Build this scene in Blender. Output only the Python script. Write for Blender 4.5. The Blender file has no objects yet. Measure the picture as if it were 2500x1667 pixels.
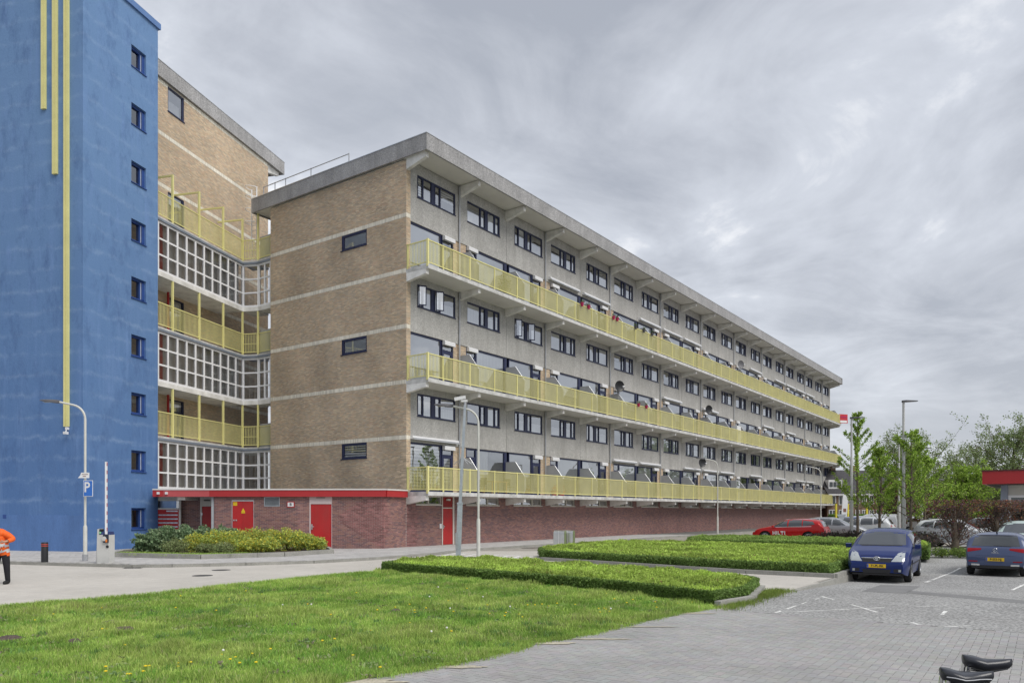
import bpy, bmesh, math, random
import numpy as np
from mathutils import Matrix, Vector
R = math.radians
random.seed(7); rng = np.random.default_rng(7)
sc = bpy.context.scene
col = sc.collection

# ------------------------------------------------------------------ camera
# World axes follow the long apartment block: +X runs along its balcony front,
# +Y runs along its brick end wall.  Camera stands at the origin.
F = 1883.0; CX = 1250.0; HY = 1248.0; H = 1.95          # photo pixels (2500 wide), eye height
A = R(35.7)
fx, fy = math.cos(A), math.sin(A)                       # view direction on the ground
rx, ry = math.sin(A), -math.cos(A)                      # right
cam = bpy.data.cameras.new('camera'); cam_o = bpy.data.objects.new('camera', cam); col.objects.link(cam_o)
cam.sensor_width = 36.0; cam.lens = F / 2500 * 36.0; cam.shift_y = (HY - 833.5) / 2500
cam.clip_start = 0.1; cam.clip_end = 3000
cam_o.location = (0, 0, H); cam_o.rotation_euler = (R(90), 0, A - R(90))
sc.camera = cam_o

# ------------------------------------------------------------------ sky, sun, exposure
w = bpy.data.worlds.new('World'); sc.world = w; w.use_nodes = True
nt = w.node_tree; N = nt.nodes; Lk = nt.links
bg = N['Background']
def wn(t, **k):
    n = N.new(t)
    for a, v in k.items(): setattr(n, a, v)
    return n
SUN_EL, SUN_AZ = R(52), None
sdx, sdy = 0.75 * rx - 0.66 * fx, 0.75 * ry - 0.66 * fy   # towards the sun: behind the viewer's right shoulder
sl = math.hypot(sdx, sdy); sdx /= sl; sdy /= sl
sky = wn('ShaderNodeTexSky', sky_type='NISHITA'); sky.sun_disc = False
sky.sun_elevation = SUN_EL; sky.sun_rotation = math.atan2(sdx, sdy)
skm = wn('ShaderNodeMixRGB', blend_type='MULTIPLY'); skm.inputs[0].default_value = 1
skm.inputs[2].default_value = (1.0, 1.0, 1.0, 1)
Lk.new(sky.outputs[0], skm.inputs[1])
tc = wn('ShaderNodeTexCoord')
sep = wn('ShaderNodeSeparateXYZ'); Lk.new(tc.outputs['Generated'], sep.inputs[0])
def wm_(op, a, b=None, clamp=False):
    n = wn('ShaderNodeMath', operation=op); n.use_clamp = clamp
    for i, v in enumerate((a, b)):
        if v is None: continue
        if isinstance(v, (int, float)): n.inputs[i].default_value = v
        else: Lk.new(v, n.inputs[i])
    return n.outputs[0]
zc = wm_('ADD', wm_('MAXIMUM', sep.outputs[2], 0.0), 0.20)
cmb = wn('ShaderNodeCombineXYZ')
Lk.new(wm_('DIVIDE', sep.outputs[0], zc), cmb.inputs[0]); Lk.new(wm_('DIVIDE', sep.outputs[1], zc), cmb.inputs[1])
def noise(scale, detail, rough, dist=0.0, off=(0, 0, 0)):
    mp = wn('ShaderNodeMapping'); mp.inputs['Location'].default_value = off
    Lk.new(cmb.outputs[0], mp.inputs[0])
    n = wn('ShaderNodeTexNoise'); n.inputs['Scale'].default_value = scale; n.inputs['Detail'].default_value = detail
    n.inputs['Roughness'].default_value = rough; n.inputs['Distortion'].default_value = dist
    Lk.new(mp.outputs[0], n.inputs['Vector']); return n.outputs[0]
n1 = noise(0.75, 9, 0.55, 0.5, (3.1, 1.7, 0)); n2 = noise(2.2, 9, 0.60, 0.6, (8.3, 2.2, 0))
cl = wm_('ADD', wm_('MULTIPLY', n1, 0.62), wm_('MULTIPLY', n2, 0.38))
ramp = wn('ShaderNodeValToRGB'); Lk.new(cl, ramp.inputs[0])
e = ramp.color_ramp.elements
e[0].position = 0.42; e[0].color = (4.15, 4.45, 5.1, 1)
e[1].position = 0.61; e[1].color = (10.2, 10.3, 10.5, 1)
a_ = e.new(0.48); a_.color = (5.2, 5.5, 6.15, 1)
a_ = e.new(0.55); a_.color = (6.55, 6.9, 7.6, 1)
hz = wm_('POWER', wm_('SUBTRACT', 1.0, wm_('MAXIMUM', sep.outputs[2], 0.0), True), 7.0)     # overcast sky pales near the horizon
hm = wn('ShaderNodeMixRGB'); hm.inputs[2].default_value = (8.6, 8.7, 8.8, 1)
Lk.new(wm_('MULTIPLY', hz, 0.45), hm.inputs[0]); Lk.new(ramp.outputs[0], hm.inputs[1])
cov = wn('ShaderNodeMixRGB'); cov.inputs[0].default_value = 0.93                          # cloud cover over the blue sky
Lk.new(skm.outputs[0], cov.inputs[1]); Lk.new(hm.outputs[0], cov.inputs[2])
Lk.new(cov.outputs[0], bg.inputs[0]); bg.inputs[1].default_value = 0.058
sun = bpy.data.lights.new('sun', 'SUN'); sun.energy = 1.5; sun.angle = R(38); sun.color = (1.0, 0.96, 0.9)
sun_o = bpy.data.objects.new('sun', sun); col.objects.link(sun_o)
tos = Vector((sdx * math.cos(SUN_EL), sdy * math.cos(SUN_EL), math.sin(SUN_EL)))
sun_o.rotation_euler = tos.to_track_quat('Z', 'Y').to_euler(); sun_o.location = (0, 0, 60)
vs = sc.view_settings; vs.view_transform = 'Standard'; vs.look = 'None'; vs.gamma = 1; vs.exposure = 0.87; vs.use_curve_mapping = False
sc.render.engine = 'CYCLES'
sc.cycles.use_denoising = True
sc.cycles.max_bounces = 6; sc.cycles.transparent_max_bounces = 12
sc.cycles.caustics_reflective = False; sc.cycles.caustics_refractive = False

# ------------------------------------------------------------------ helpers: positions
def D(px, d):                       # pixel column + depth -> ground point
    x = (px - CX) / F * d
    return (d * fx + x * rx, d * fy + x * ry)
def G(px, py, z=0.0):               # pixel on a horizontal plane z -> ground point
    return D(px, F * (H - z) / (py - HY))
def lotz(x): return float(np.interp(x, [14.45, 19.5, 25.2, 31.5, 39.0], [-.006, -.03, -.21, -.21, -.006]))      # the lot dips towards its drain
def GL(px, py):                     # pixel on the parking lot
    p = G(px, py)
    for _ in range(4): p = G(px, py, lotz(p[0]))
    return p
def ZD(py, d): return H + (HY - py) / F * d
def cam_d(x, y): return x * fx + y * fy
def C(xr, d): return (d * fx + xr * rx, d * fy + xr * ry)

# ------------------------------------------------------------------ helpers: objects
WM = {}
def put(name, mesh, parent=None, loc=(0, 0, 0), rz=0.0, scale=(1, 1, 1), local=False, rot=None):
    o = bpy.data.objects.new(name, mesh); col.objects.link(o)
    m = Matrix.LocRotScale(Vector(loc), (Matrix.Rotation(rz, 3, 'Z') if rot is None else rot).to_quaternion(), Vector(scale))
    if parent is not None:
        o.parent = parent
        pm = WM[parent.name]
        if local: o.matrix_basis = m; WM[o.name] = pm @ m; return o
        o.matrix_parent_inverse = pm.inverted()
    o.matrix_basis = m; WM[o.name] = m
    return o
def thing(name, label, cat, loc=(0, 0, 0), rz=0.0, group=None):
    o = put(name, None, None, loc, rz); o.empty_display_size = 0.3
    return tag(o, label, cat, group)
def tag(o, label=None, cat=None, group=None, kind=None):
    if label: o['label'] = label
    if cat: o['category'] = cat
    if group: o['group'] = group
    if kind: o['kind'] = kind
    return o
def copy_tree(o, loc, rz, label, group=None):
    c = o.copy(); col.objects.link(c)
    m = Matrix.LocRotScale(Vector(loc), Matrix.Rotation(rz, 3, 'Z').to_quaternion(), o.scale)
    c.matrix_basis = m; WM[c.name] = m; c['label'] = label
    if group: c['group'] = group
    def rec(src, dst):
        for ch in list(src.children):
            k = ch.copy(); col.objects.link(k); k.parent = dst
            k.matrix_parent_inverse = ch.matrix_parent_inverse.copy(); WM[k.name] = WM[dst.name] @ k.matrix_parent_inverse @ k.matrix_basis
            rec(ch, k)
    rec(o, c); return c

class MB:
    """collects shapes; x = along, v = outward (-y), z up"""
    def __init__(s): s.v = []; s.f = []; s.mi = []; s.m = 0
    def vf(s, v, f):
        b = len(s.v); s.v += [tuple(p) for p in v]
        for q in f: s.f.append([b + i for i in q]); s.mi.append(s.m)
        return s
    def b(s, x0, x1, y0, y1, z0, z1):
        v = [(x0, y0, z0), (x1, y0, z0), (x1, y1, z0), (x0, y1, z0), (x0, y0, z1), (x1, y0, z1), (x1, y1, z1), (x0, y1, z1)]
        return s.vf(v, [(0, 3, 2, 1), (4, 5, 6, 7), (0, 1, 5, 4), (1, 2, 6, 5), (2, 3, 7, 6), (3, 0, 4, 7)])
    def f_(s, u0, u1, v0, v1, z0, z1): return s.b(u0, u1, -v1, -v0, z0, z1)     # frame box: v outward
    def pane(s, u0, u1, v0, v1, z0, z1):      # one sheet of glass
        y = -v1; return s.vf([(u0, y, z0), (u1, y, z0), (u1, y, z1), (u0, y, z1)], [(0, 1, 2, 3)])
    def prism(s, poly, z0, z1):
        n = len(poly); a = sum(poly[i][0] * poly[(i + 1) % n][1] - poly[(i + 1) % n][0] * poly[i][1] for i in range(n))
        if a < 0: poly = poly[::-1]
        v = [(x, y, z0) for x, y in poly] + [(x, y, z1) for x, y in poly]
        return s.vf(v, [list(range(n))[::-1], list(range(n, 2 * n))] + [(i, (i + 1) % n, n + (i + 1) % n, n + i) for i in range(n)])
    def xz(s, poly, y0, y1):           # polygon in x,z extruded along y
        n = len(poly); v = [(x, y0, z) for x, z in poly] + [(x, y1, z) for x, z in poly]
        return s.vf(v, [list(range(n)), list(range(n, 2 * n))[::-1]] + [(i, n + i, n + (i + 1) % n, (i + 1) % n) for i in range(n)])
    def yz(s, poly, x0, x1):           # polygon in y,z extruded along x
        n = len(poly); v = [(x0, y, z) for y, z in poly] + [(x1, y, z) for y, z in poly]
        return s.vf(v, [list(range(n))[::-1], list(range(n, 2 * n))] + [(i, (i + 1) % n, n + (i + 1) % n, n + i) for i in range(n)])
    def tube(s, path, r, n=8, cap=True):
        P = [Vector(p) for p in path]; rr = r if isinstance(r, (list, tuple)) else [r] * len(P)
        rings = []; up = None
        for i, p in enumerate(P):
            t = (P[min(i + 1, len(P) - 1)] - P[max(i - 1, 0)]).normalized()
            if up is None: up = Vector((1, 0, 0)) if abs(t.z) > .9 else Vector((0, 0, 1))
            a = t.cross(up); 
            if a.length < 1e-4: a = t.orthogonal()
            a.normalize(); b2 = a.cross(t).normalized(); up = b2
            rings.append([p + (a * math.cos(k * 2 * math.pi / n) + b2 * math.sin(k * 2 * math.pi / n)) * rr[i] for k in range(n)])
        v = [q for g in rings for q in g]; f = []
        for i in range(len(P) - 1):
            for k in range(n):
                k2 = (k + 1) % n; f.append((i * n + k, i * n + k2, (i + 1) * n + k2, (i + 1) * n + k))
        if cap: f.append(list(range(n))[::-1]); f.append([(len(P) - 1) * n + k for k in range(n)])
        return s.vf(v, f)
    def lathe(s, prof, n=16, c=(0, 0), axis='z'):
        v = []; f = []
        for r, z in prof:
            for k in range(n):
                a = 2 * math.pi * k / n
                if axis == 'z': v.append((c[0] + r * math.cos(a), c[1] + r * math.sin(a), z))
                else: v.append((c[0] + r * math.cos(a), z, c[1] + r * math.sin(a)))      # axis y
        m = len(prof)
        for i in range(m - 1):
            for k in range(n):
                k2 = (k + 1) % n; q = (i * n + k, i * n + k2, (i + 1) * n + k2, (i + 1) * n + k)
                f.append(q if axis == 'z' else q[::-1])
        return s.vf(v, f)
    def mesh(s, name, mats, smooth=False):
        me = bpy.data.meshes.new(name); me.from_pydata(s.v, [], s.f)
        for m in (mats if isinstance(mats, (list, tuple)) else [mats]): me.materials.append(m)
        if isinstance(mats, (list, tuple)) and len(mats) > 1: me.polygons.foreach_set('material_index', s.mi)
        if smooth:
            me.polygons.foreach_set('use_smooth', [True] * len(me.polygons))
            try: me.set_sharp_from_angle(angle=R(smooth if smooth > 1 else 40))
            except Exception: pass
        me.update(); return me
    def o(s, name, mats, parent=None, loc=(0, 0, 0), rz=0.0, smooth=False, local=False):
        return put(name, s.mesh(name, mats, smooth), parent, loc, rz, local=local)

class Fr:
    """a vertical face: origin, direction u (left to right seen from outside)"""
    def __init__(s, o, ang): s.o = (o[0], o[1], 0.0); s.a = ang; s.c = math.cos(ang); s.s = math.sin(ang)
    def p(s, u, v=0.0): return (s.o[0] + u * s.c + v * s.s, s.o[1] + u * s.s - v * s.c)
    def at(s, u, v=0.0, z=0.0): q = s.p(u, v); return (q[0], q[1], z)

def inpoly(x, y, poly):
    x = np.asarray(x); y = np.asarray(y); r = np.zeros(x.shape, bool); n = len(poly)
    for i in range(n):
        x1, y1 = poly[i]; x2, y2 = poly[(i + 1) % n]
        c = ((y1 > y) != (y2 > y)) & (x < (x2 - x1) * (y - y1) / ((y2 - y1) if y2 != y1 else 1e-9) + x1)
        r ^= c
    return r

# ------------------------------------------------------------------ helpers: materials
MC = {}
def M(name, c, rough=0.7, metal=0.0, var=0.12, scale=2.0, fine=0.0, fscale=30.0, bump=0.0, bscale=60.0, attr=False, rnd=0.0,
      spec=0.4, coat=0.0, stretch=None, dirt=None, alpha=None, trans=0.0):
    if name in MC: return MC[name]
    m = bpy.data.materials.new(name); m.use_nodes = True; t = m.node_tree; n = t.nodes; l = t.links
    b = n['Principled BSDF']; b.inputs['Roughness'].default_value = rough; b.inputs['Metallic'].default_value = metal
    b.inputs['Specular IOR Level'].default_value = spec; b.inputs['Coat Weight'].default_value = coat; b.inputs['Coat Roughness'].default_value = 0.04
    geo = n.new('ShaderNodeNewGeometry'); pos = geo.outputs['Position']
    if stretch:
        mp = n.new('ShaderNodeMapping'); mp.inputs['Scale'].default_value = stretch; l.new(pos, mp.inputs[0]); pos2 = mp.outputs[0]
    else: pos2 = pos
    def nz(sca, det=4, vec=pos2, ro=0.6):
        q = n.new('ShaderNodeTexNoise'); q.inputs['Scale'].default_value = sca; q.inputs['Detail'].default_value = det
        q.inputs['Roughness'].default_value = ro; l.new(vec, q.inputs['Vector']); return q.outputs[0]
    def mp_(x, a, b2):
        q = n.new('ShaderNodeMapRange'); q.inputs[1].default_value = .3; q.inputs[2].default_value = .7
        q.inputs[3].default_value = a; q.inputs[4].default_value = b2; q.clamp = True; l.new(x, q.inputs[0]); return q.outputs[0]
    def mul(ca, vb):
        q = n.new('ShaderNodeMixRGB'); q.blend_type = 'MULTIPLY'; q.inputs[0].default_value = 1
        l.new(ca, q.inputs[1]); l.new(vb, q.inputs[2]); return q.outputs[0]
    if attr:
        a = n.new('ShaderNodeAttribute'); a.attribute_name = 'Col'; cur = a.outputs['Color']
        rg = n.new('ShaderNodeMixRGB'); rg.blend_type = 'MULTIPLY'; rg.inputs[0].default_value = 1; rg.inputs[2].default_value = (*c, 1); l.new(cur, rg.inputs[1]); cur = rg.outputs[0]
    else:
        rg = n.new('ShaderNodeRGB'); rg.outputs[0].default_value = (*c, 1); cur = rg.outputs[0]
    if var: cur = mul(cur, mp_(nz(scale), 1 - var, 1 + var))
    if fine: cur = mul(cur, mp_(nz(fscale, 2), 1 - fine, 1 + fine))
    if rnd:
        oi = n.new('ShaderNodeObjectInfo'); q = n.new('ShaderNodeMapRange'); q.inputs[3].default_value = 1 - rnd; q.inputs[4].default_value = 1 + rnd
        l.new(oi.outputs['Random'], q.inputs[0]); cur = mul(cur, q.outputs[0])
    if dirt:
        q = n.new('ShaderNodeMixRGB'); q.inputs[2].default_value = (*dirt[0], 1); l.new(cur, q.inputs[1])
        dv = pos2
        if len(dirt) > 3:
            dm = n.new('ShaderNodeMapping'); dm.inputs['Scale'].default_value = dirt[3]; l.new(pos, dm.inputs[0]); dv = dm.outputs[0]
        l.new(mp_(nz(dirt[1], 6, dv), -dirt[2] * .4, dirt[2]), q.inputs[0]); cur = q.outputs[0]
    l.new(cur, b.inputs['Base Color'])
    if bump:
        bp = n.new('ShaderNodeBump'); bp.inputs['Strength'].default_value = bump; bp.inputs['Distance'].default_value = 0.01
        l.new(nz(bscale, 3), bp.inputs['Height']); l.new(bp.outputs[0], b.inputs['Normal'])
    if trans:
        tr = n.new('ShaderNodeBsdfTranslucent'); l.new(cur, tr.inputs[0]); mx = n.new('ShaderNodeMixShader'); mx.inputs[0].default_value = trans
        l.new(b.outputs[0], mx.inputs[1]); l.new(tr.outputs[0], mx.inputs[2]); l.new(mx.outputs[0], n['Material Output'].inputs[0])
    MC[name] = m; return m
def glass(name, tint=(0.75, 0.8, 0.82), refl=0.3, rough=0.0):
    if name in MC: return MC[name]
    m = bpy.data.materials.new(name); m.use_nodes = True; t = m.node_tree; n = t.nodes; l = t.links
    n.remove(n['Principled BSDF'])
    g = n.new('ShaderNodeBsdfGlossy'); g.inputs['Roughness'].default_value = rough; g.inputs['Color'].default_value = (.95, .97, 1, 1)
    tr = n.new('ShaderNodeBsdfTransparent'); tr.inputs[0].default_value = (*tint, 1)
    fr = n.new('ShaderNodeFresnel'); fr.inputs[0].default_value = 1.5
    geo = n.new('ShaderNodeNewGeometry'); nn = n.new('ShaderNodeTexNoise'); nn.inputs['Scale'].default_value = 0.9
    l.new(geo.outputs['Position'], nn.inputs['Vector'])
    bp = n.new('ShaderNodeBump'); bp.inputs['Strength'].default_value = 0.04; bp.inputs['Distance'].default_value = 0.05
    l.new(nn.outputs[0], bp.inputs['Height']); l.new(bp.outputs[0], g.inputs['Normal'])
    ma = n.new('ShaderNodeMath'); ma.operation = 'MULTIPLY_ADD'; ma.inputs[1].default_value = 1 - refl; ma.inputs[2].default_value = refl; l.new(fr.outputs[0], ma.inputs[0])
    mx = n.new('ShaderNodeMixShader'); l.new(ma.outputs[0], mx.inputs[0]); l.new(tr.outputs[0], mx.inputs[1]); l.new(g.outputs[0], mx.inputs[2])
    l.new(mx.outputs[0], n['Material Output'].inputs[0]); MC[name] = m; return m

# ------------------------------------------------------------------ helpers: many small blocks
def blocks_mesh(name, P, mat, bottom=False):
    """P rows: x,y,z,rz,lx,ly,lz,r,g,b  (centre, rotation, full sizes, colour)"""
    P = np.asarray(P, float); n = len(P)
    sg = np.array([(-1, -1, -1), (1, -1, -1), (1, 1, -1), (-1, 1, -1), (-1, -1, 1), (1, -1, 1), (1, 1, 1), (-1, 1, 1)], float) / 2
    L = sg[None] * P[:, None, 4:7]
    c, s = np.cos(P[:, 3])[:, None], np.sin(P[:, 3])[:, None]
    V = np.empty((n, 8, 3)); V[..., 0] = L[..., 0] * c - L[..., 1] * s + P[:, None, 0]
    V[..., 1] = L[..., 0] * s + L[..., 1] * c + P[:, None, 1]; V[..., 2] = L[..., 2] + P[:, None, 2]
    q = [(4, 5, 6, 7), (0, 1, 5, 4), (1, 2, 6, 5), (2, 3, 7, 6), (3, 0, 4, 7)] + ([(0, 3, 2, 1)] if bottom else [])
    q = np.array(q); Fc = (np.arange(n)[:, None, None] * 8 + q[None]).reshape(-1, 4)
    cols = np.repeat(P[:, 7:10], 8, 0)
    return raw_mesh(name, V.reshape(-1, 3), Fc, mat, cols)
def raw_mesh(name, V, Fc, mat, cols=None, smooth=False):
    me = bpy.data.meshes.new(name); k = Fc.shape[1]
    me.vertices.add(len(V)); me.vertices.foreach_set('co', np.ascontiguousarray(V, np.float32).ravel())
    me.loops.add(Fc.size); me.loops.foreach_set('vertex_index', np.ascontiguousarray(Fc, np.int32).ravel())
    me.polygons.add(len(Fc)); me.polygons.foreach_set('loop_start', np.arange(0, Fc.size, k, dtype=np.int32))
    me.polygons.foreach_set('use_smooth', np.full(len(Fc), bool(smooth)))
    if cols is not None:
        at = me.color_attributes.new('Col', 'FLOAT_COLOR', 'POINT')
        c4 = np.ones((len(V), 4), np.float32); c4[:, :3] = cols; at.data.foreach_set('color', c4.ravel())
    me.materials.append(mat); me.update(calc_edges=True); return me
def unit_block(name, mat, bev=0.06):
    mb = MB(); e = .5
    mb.vf([(-e, -e, -e), (e, -e, -e), (e, e, -e), (-e, e, -e), (-e, -e, .5 - bev), (e, -e, .5 - bev), (e, e, .5 - bev), (-e, e, .5 - bev),
           (-e + bev * .5, -e + bev, .5), (e - bev * .5, -e + bev, .5), (e - bev * .5, e - bev, .5), (-e + bev * .5, e - bev, .5)],
          [(0, 1, 5, 4), (1, 2, 6, 5), (2, 3, 7, 6), (3, 0, 4, 7), (4, 5, 9, 8), (5, 6, 10, 9), (6, 7, 11, 10), (7, 4, 8, 11), (8, 9, 10, 11)])
    return mb.mesh(name, mat)
def lay(P, name, parent, mat_one, mat_bulk, one=300, bulk=None, key=None):
    """the pieces nearest the viewer become objects of their own, the rest one mesh of real pieces"""
    P = np.asarray(P, float)
    d = np.hypot(P[:, 0], P[:, 1]) if key is None else key(P)
    o = np.argsort(d); near, far = P[o[:one]], P[o[one:]]
    me = unit_block(name, mat_one)
    for p in near: put(name, me, parent, p[:3], p[3], p[4:7])
    if len(far): tag(put(bulk or name + 's', blocks_mesh(bulk or name + 's', far, mat_bulk), parent), kind='stuff')
def bricks(fr, u0, u1, z0, z1, pal, holes=(), v=0.0, bl=0.21, bh=0.052, j=0.0105, soldier=False, dep=0.03, dark=None):
    out = []; ch = bh + j; z = z0; row = 0
    if soldier: bl, ch = bh, z1 - z0
    while z < z1 - 0.02:
        zh = min(ch, z1 - z); off = 0 if soldier else ((bl + j) / 2 if row % 2 else 0)
        u = u0 - off
        while u < u1 - .01:
            a, b = max(u, u0), min(u + bl, u1); segs = [(a, b)] if b - a > .03 else []
            for h in holes:
                if z + zh * .6 > h[2] and z + zh * .4 < h[3]:
                    ns = []
                    for (p, q) in segs:
                        if q <= h[0] or p >= h[1]: ns.append((p, q)); continue
                        if h[0] - p > .025: ns.append((p, h[0]))
                        if q - h[1] > .025: ns.append((h[1], q))
                    segs = ns
            for (p, q) in segs:
                c = pal[int(random.random() * len(pal))]; k = 0.88 + 0.24 * random.random()
                if dark: k *= dark((p + q) / 2, z)
                x, y = fr.p((p + q) / 2, v - dep / 2 + random.uniform(-.002, .002))
                out.append((x, y, z + zh / 2 - j / 2 * (0 if soldier else 1), fr.a, q - p, dep, (zh - j) if not soldier else zh - .012, c[0] * k, c[1] * k, c[2] * k))
            u += bl + j
        z += ch; row += 1
    return out
def text(s, size, bold=0.0, align='CENTER'):
    cu = bpy.data.curves.new('lettering', 'FONT'); cu.body = s; cu.size = size; cu.align_x = align; cu.align_y = 'CENTER'; cu.offset = bold; cu.resolution_u = 3
    ob = bpy.data.objects.new('lettering', cu); me = bpy.data.meshes.new_from_object(ob)
    bpy.data.objects.remove(ob); bpy.data.curves.remove(cu)
    for vv in me.vertices: x, y, z = vv.co; vv.co = (x, 0.0, y)         # stands upright, faces -y
    return me
def lettering(s, size, mat, parent, loc, rz, bold=0.0, local=False, sx=1.0, align='CENTER'):
    me = text(s, size, bold, align); me.materials.clear(); me.materials.append(mat)
    return put('lettering', me, parent, loc, rz, (sx, 1, 1), local)
def leaves(name, P, S, cols, mat, up=0.0, aspect=0.6):
    """diamond leaves: P centres, S sizes, cols colours"""
    n = len(P); d = rng.normal(size=(n, 3)); d[:, 2] += up; d /= np.linalg.norm(d, axis=1)[:, None]
    r = rng.normal(size=(n, 3)); a = np.cross(d, r); a /= np.linalg.norm(a, axis=1)[:, None] + 1e-9; b = np.cross(d, a)
    S = np.asarray(S)[:, None] * np.ones((n, 1))
    V = np.stack([P - a * S * .5, P - b * S * .5 * aspect + a * S * .05, P + a * S * .5, P + b * S * .5 * aspect + a * S * .05], 1)
    Fc = np.arange(n * 4).reshape(n, 4)
    return raw_mesh(name, V.reshape(-1, 3), Fc, mat, np.repeat(cols, 4, 0))
def shade(n, base, v=0.25, hue=0.12):
    k = 1 + rng.uniform(-v, v, (n, 1)); h = 1 + rng.uniform(-hue, hue, (n, 3)); return np.asarray(base)[None] * k * h

# ------------------------------------------------------------------ materials
m_panel = M('exposed_aggregate', (.44, .43, .41), .9, var=.10, scale=.7, fine=.30, fscale=22, bump=.4, bscale=40, dirt=((.27, .26, .24), 2.6, .40, (1, 1, .10)))
m_fascia = M('fascia_aggregate', (.35, .345, .345), .92, var=.16, scale=.8, fine=.40, fscale=17, bump=.4, bscale=40, dirt=((.21, .21, .21), 2.2, .45, (1, 1, .15)))
m_conc = M('painted_concrete', (.82, .81, .78), .8, var=.08, scale=1.2, dirt=((.33, .32, .28), 1.6, .45), fine=.06)
m_slabc = M('slab_concrete', (.62, .615, .60), .8, var=.1, scale=1.5, dirt=((.22, .22, .19), 2.6, .55), fine=.1)
m_soffit = M('soffit_paint', (.74, .725, .68), .85, var=.07, scale=.6)
m_yel = M('yellow_paint', (.75, .70, .30), .5, var=.08, scale=1.5, fine=.08)
m_navy = M('navy_frame', (.022, .028, .075), .4, var=.1)
m_white = M('white_frame', (.84, .84, .85), .45, var=.05)
m_cream = M('cream_paint', (.66, .64, .58), .6, var=.08)
m_red = M('red_paint', (.46, .022, .024), .45, var=.10, scale=1.2, fine=.06, dirt=((.30, .045, .04), 1.6, .5, (1, 1, .5)))
m_redf = M('red_fascia', (.42, .030, .034), .4, var=.06, scale=.6)
m_redp = M('red_fascia_faded', (.50, .090, .095), .45, var=.06, scale=.8)
m_mortar = M('mortar', (.47, .44, .39), .95, var=.1, scale=6)
m_brick = M('brick_pieces', (1, 1, 1), .9, var=.12, scale=.5, fine=.15, fscale=60, attr=True)
m_redbrick1 = M('red_brick_piece', (.25, .115, .108), .85, var=.2, scale=3, rnd=.32, fine=.15, fscale=50)
m_tanbrick1 = M('tan_brick_piece', (.56, .44, .31), .9, var=.18, scale=2, rnd=.28, fine=.15, fscale=50)
m_dark = M('room_interior', (.16, .155, .15), .9, var=.2)
m_room = M('room_wall', (.30, .28, .25), .9, var=.2)
m_curt = M('net_curtain', (.86, .87, .87), .9, var=.06, scale=8, stretch=(6, 6, .2))
m_blind = M('blind', (.80, .82, .83), .7, var=.04)
m_pvc = M('white_pvc', (.74, .74, .75), .4, var=.04)
m_zinc = M('zinc_pipe', (.42, .43, .45), .45, metal=.5, var=.12, scale=4)
m_steel = M('galvanised_steel', (.46, .50, .54), .45, metal=.6, var=.14, scale=3, fine=.1)
m_post = M('lamp_post_paint', (.60, .60, .56), .5, var=.08, scale=3)
m_black = M('black_plastic', (.02, .021, .024), .45, var=.15)
m_rubber = M('rubber', (.022, .022, .023), .85, var=.2)
m_screen = M('screen_panel', (.46, .47, .48), .6, var=.08, scale=1.4)
g_win = glass('window_glass', (.97, .98, .98), refl=.40)
g_gal = glass('gallery_glass', (.97, .97, .96), refl=.10)
m_alu = M('aluminium', (.62, .63, .64), .35, metal=.7, var=.08)
TAN = [(.59, .462, .325), (.56, .45, .33), (.63, .493, .345), (.53, .437, .33), (.61, .462, .31), (.51, .42, .32), (.57, .415, .295), (.65, .53, .375)]
REDB = [(.28, .148, .134), (.25, .130, .120), (.31, .168, .145), (.215, .118, .116), (.29, .155, .128), (.19, .112, .114)]
BAND = [(.78, .735, .63), (.74, .695, .59), (.81, .765, .66)]

# ================================================================== THE GROUND
def sheet(name, poly, z, mat, kind='structure', parent=None):
    mb = MB(); n = len(poly); a = sum(poly[i][0] * poly[(i + 1) % n][1] - poly[(i + 1) % n][0] * poly[i][1] for i in range(n))
    if a < 0: poly = poly[::-1]
    mb.vf([(x, y, z) for x, y in poly], [list(range(n))])
    o = mb.o(name, mat, parent)
    if kind: o['kind'] = kind
    return o
m_kerb = M('kerb_concrete', (.30, .295, .27), .9, var=.18, scale=1.5, fine=.15)
m_ground = M('far_ground', (.22, .22, .21), .95, var=.2, scale=.2, fine=.2)
m_chip = M('chip_seal_asphalt', (.285, .285, .28), .95, var=.14, scale=.35, fine=.6, fscale=21, bump=.8, bscale=45, dirt=((.22, .215, .21), .5, .35))
m_sand = M('joint_sand', (.30, .28, .25), .95, var=.15, scale=2, fine=.2)
m_dsand = M('dark_joint', (.13, .127, .12), .95, var=.25, scale=2, fine=.2)
m_roadb = M('beige_road_brick', (1, 1, 1), .92, var=.10, scale=.35, fine=.1, fscale=40, attr=True)
m_roadb1 = M('beige_road_brick_piece', (.48, .455, .415), .92, var=.08, scale=.35, rnd=.035, fine=.1, fscale=40)
m_pave = M('grey_paver', (1, 1, 1), .9, var=.12, scale=.5, fine=.12, fscale=70, attr=True, bump=.2, bscale=120)
m_pave1 = M('grey_paver_piece', (.315, .311, .305), .9, var=.12, scale=.5, rnd=.05, fine=.10, fscale=70, bump=.2, bscale=120)
m_tile = M('pavement_tile', (1, 1, 1), .92, var=.10, scale=.6, fine=.08, fscale=40, attr=True)
m_tile1 = M('pavement_tile_piece', (.42, .41, .40), .92, var=.10, scale=.6, rnd=.08, fine=.08, fscale=40)
m_kerb = M('kerb_concrete', (.30, .295, .27), .9, var=.18, scale=1.5, fine=.15)
m_line = M('road_paint', (.64, .64, .62), .8, var=.2, scale=3, fine=.4, fscale=18)

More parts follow.
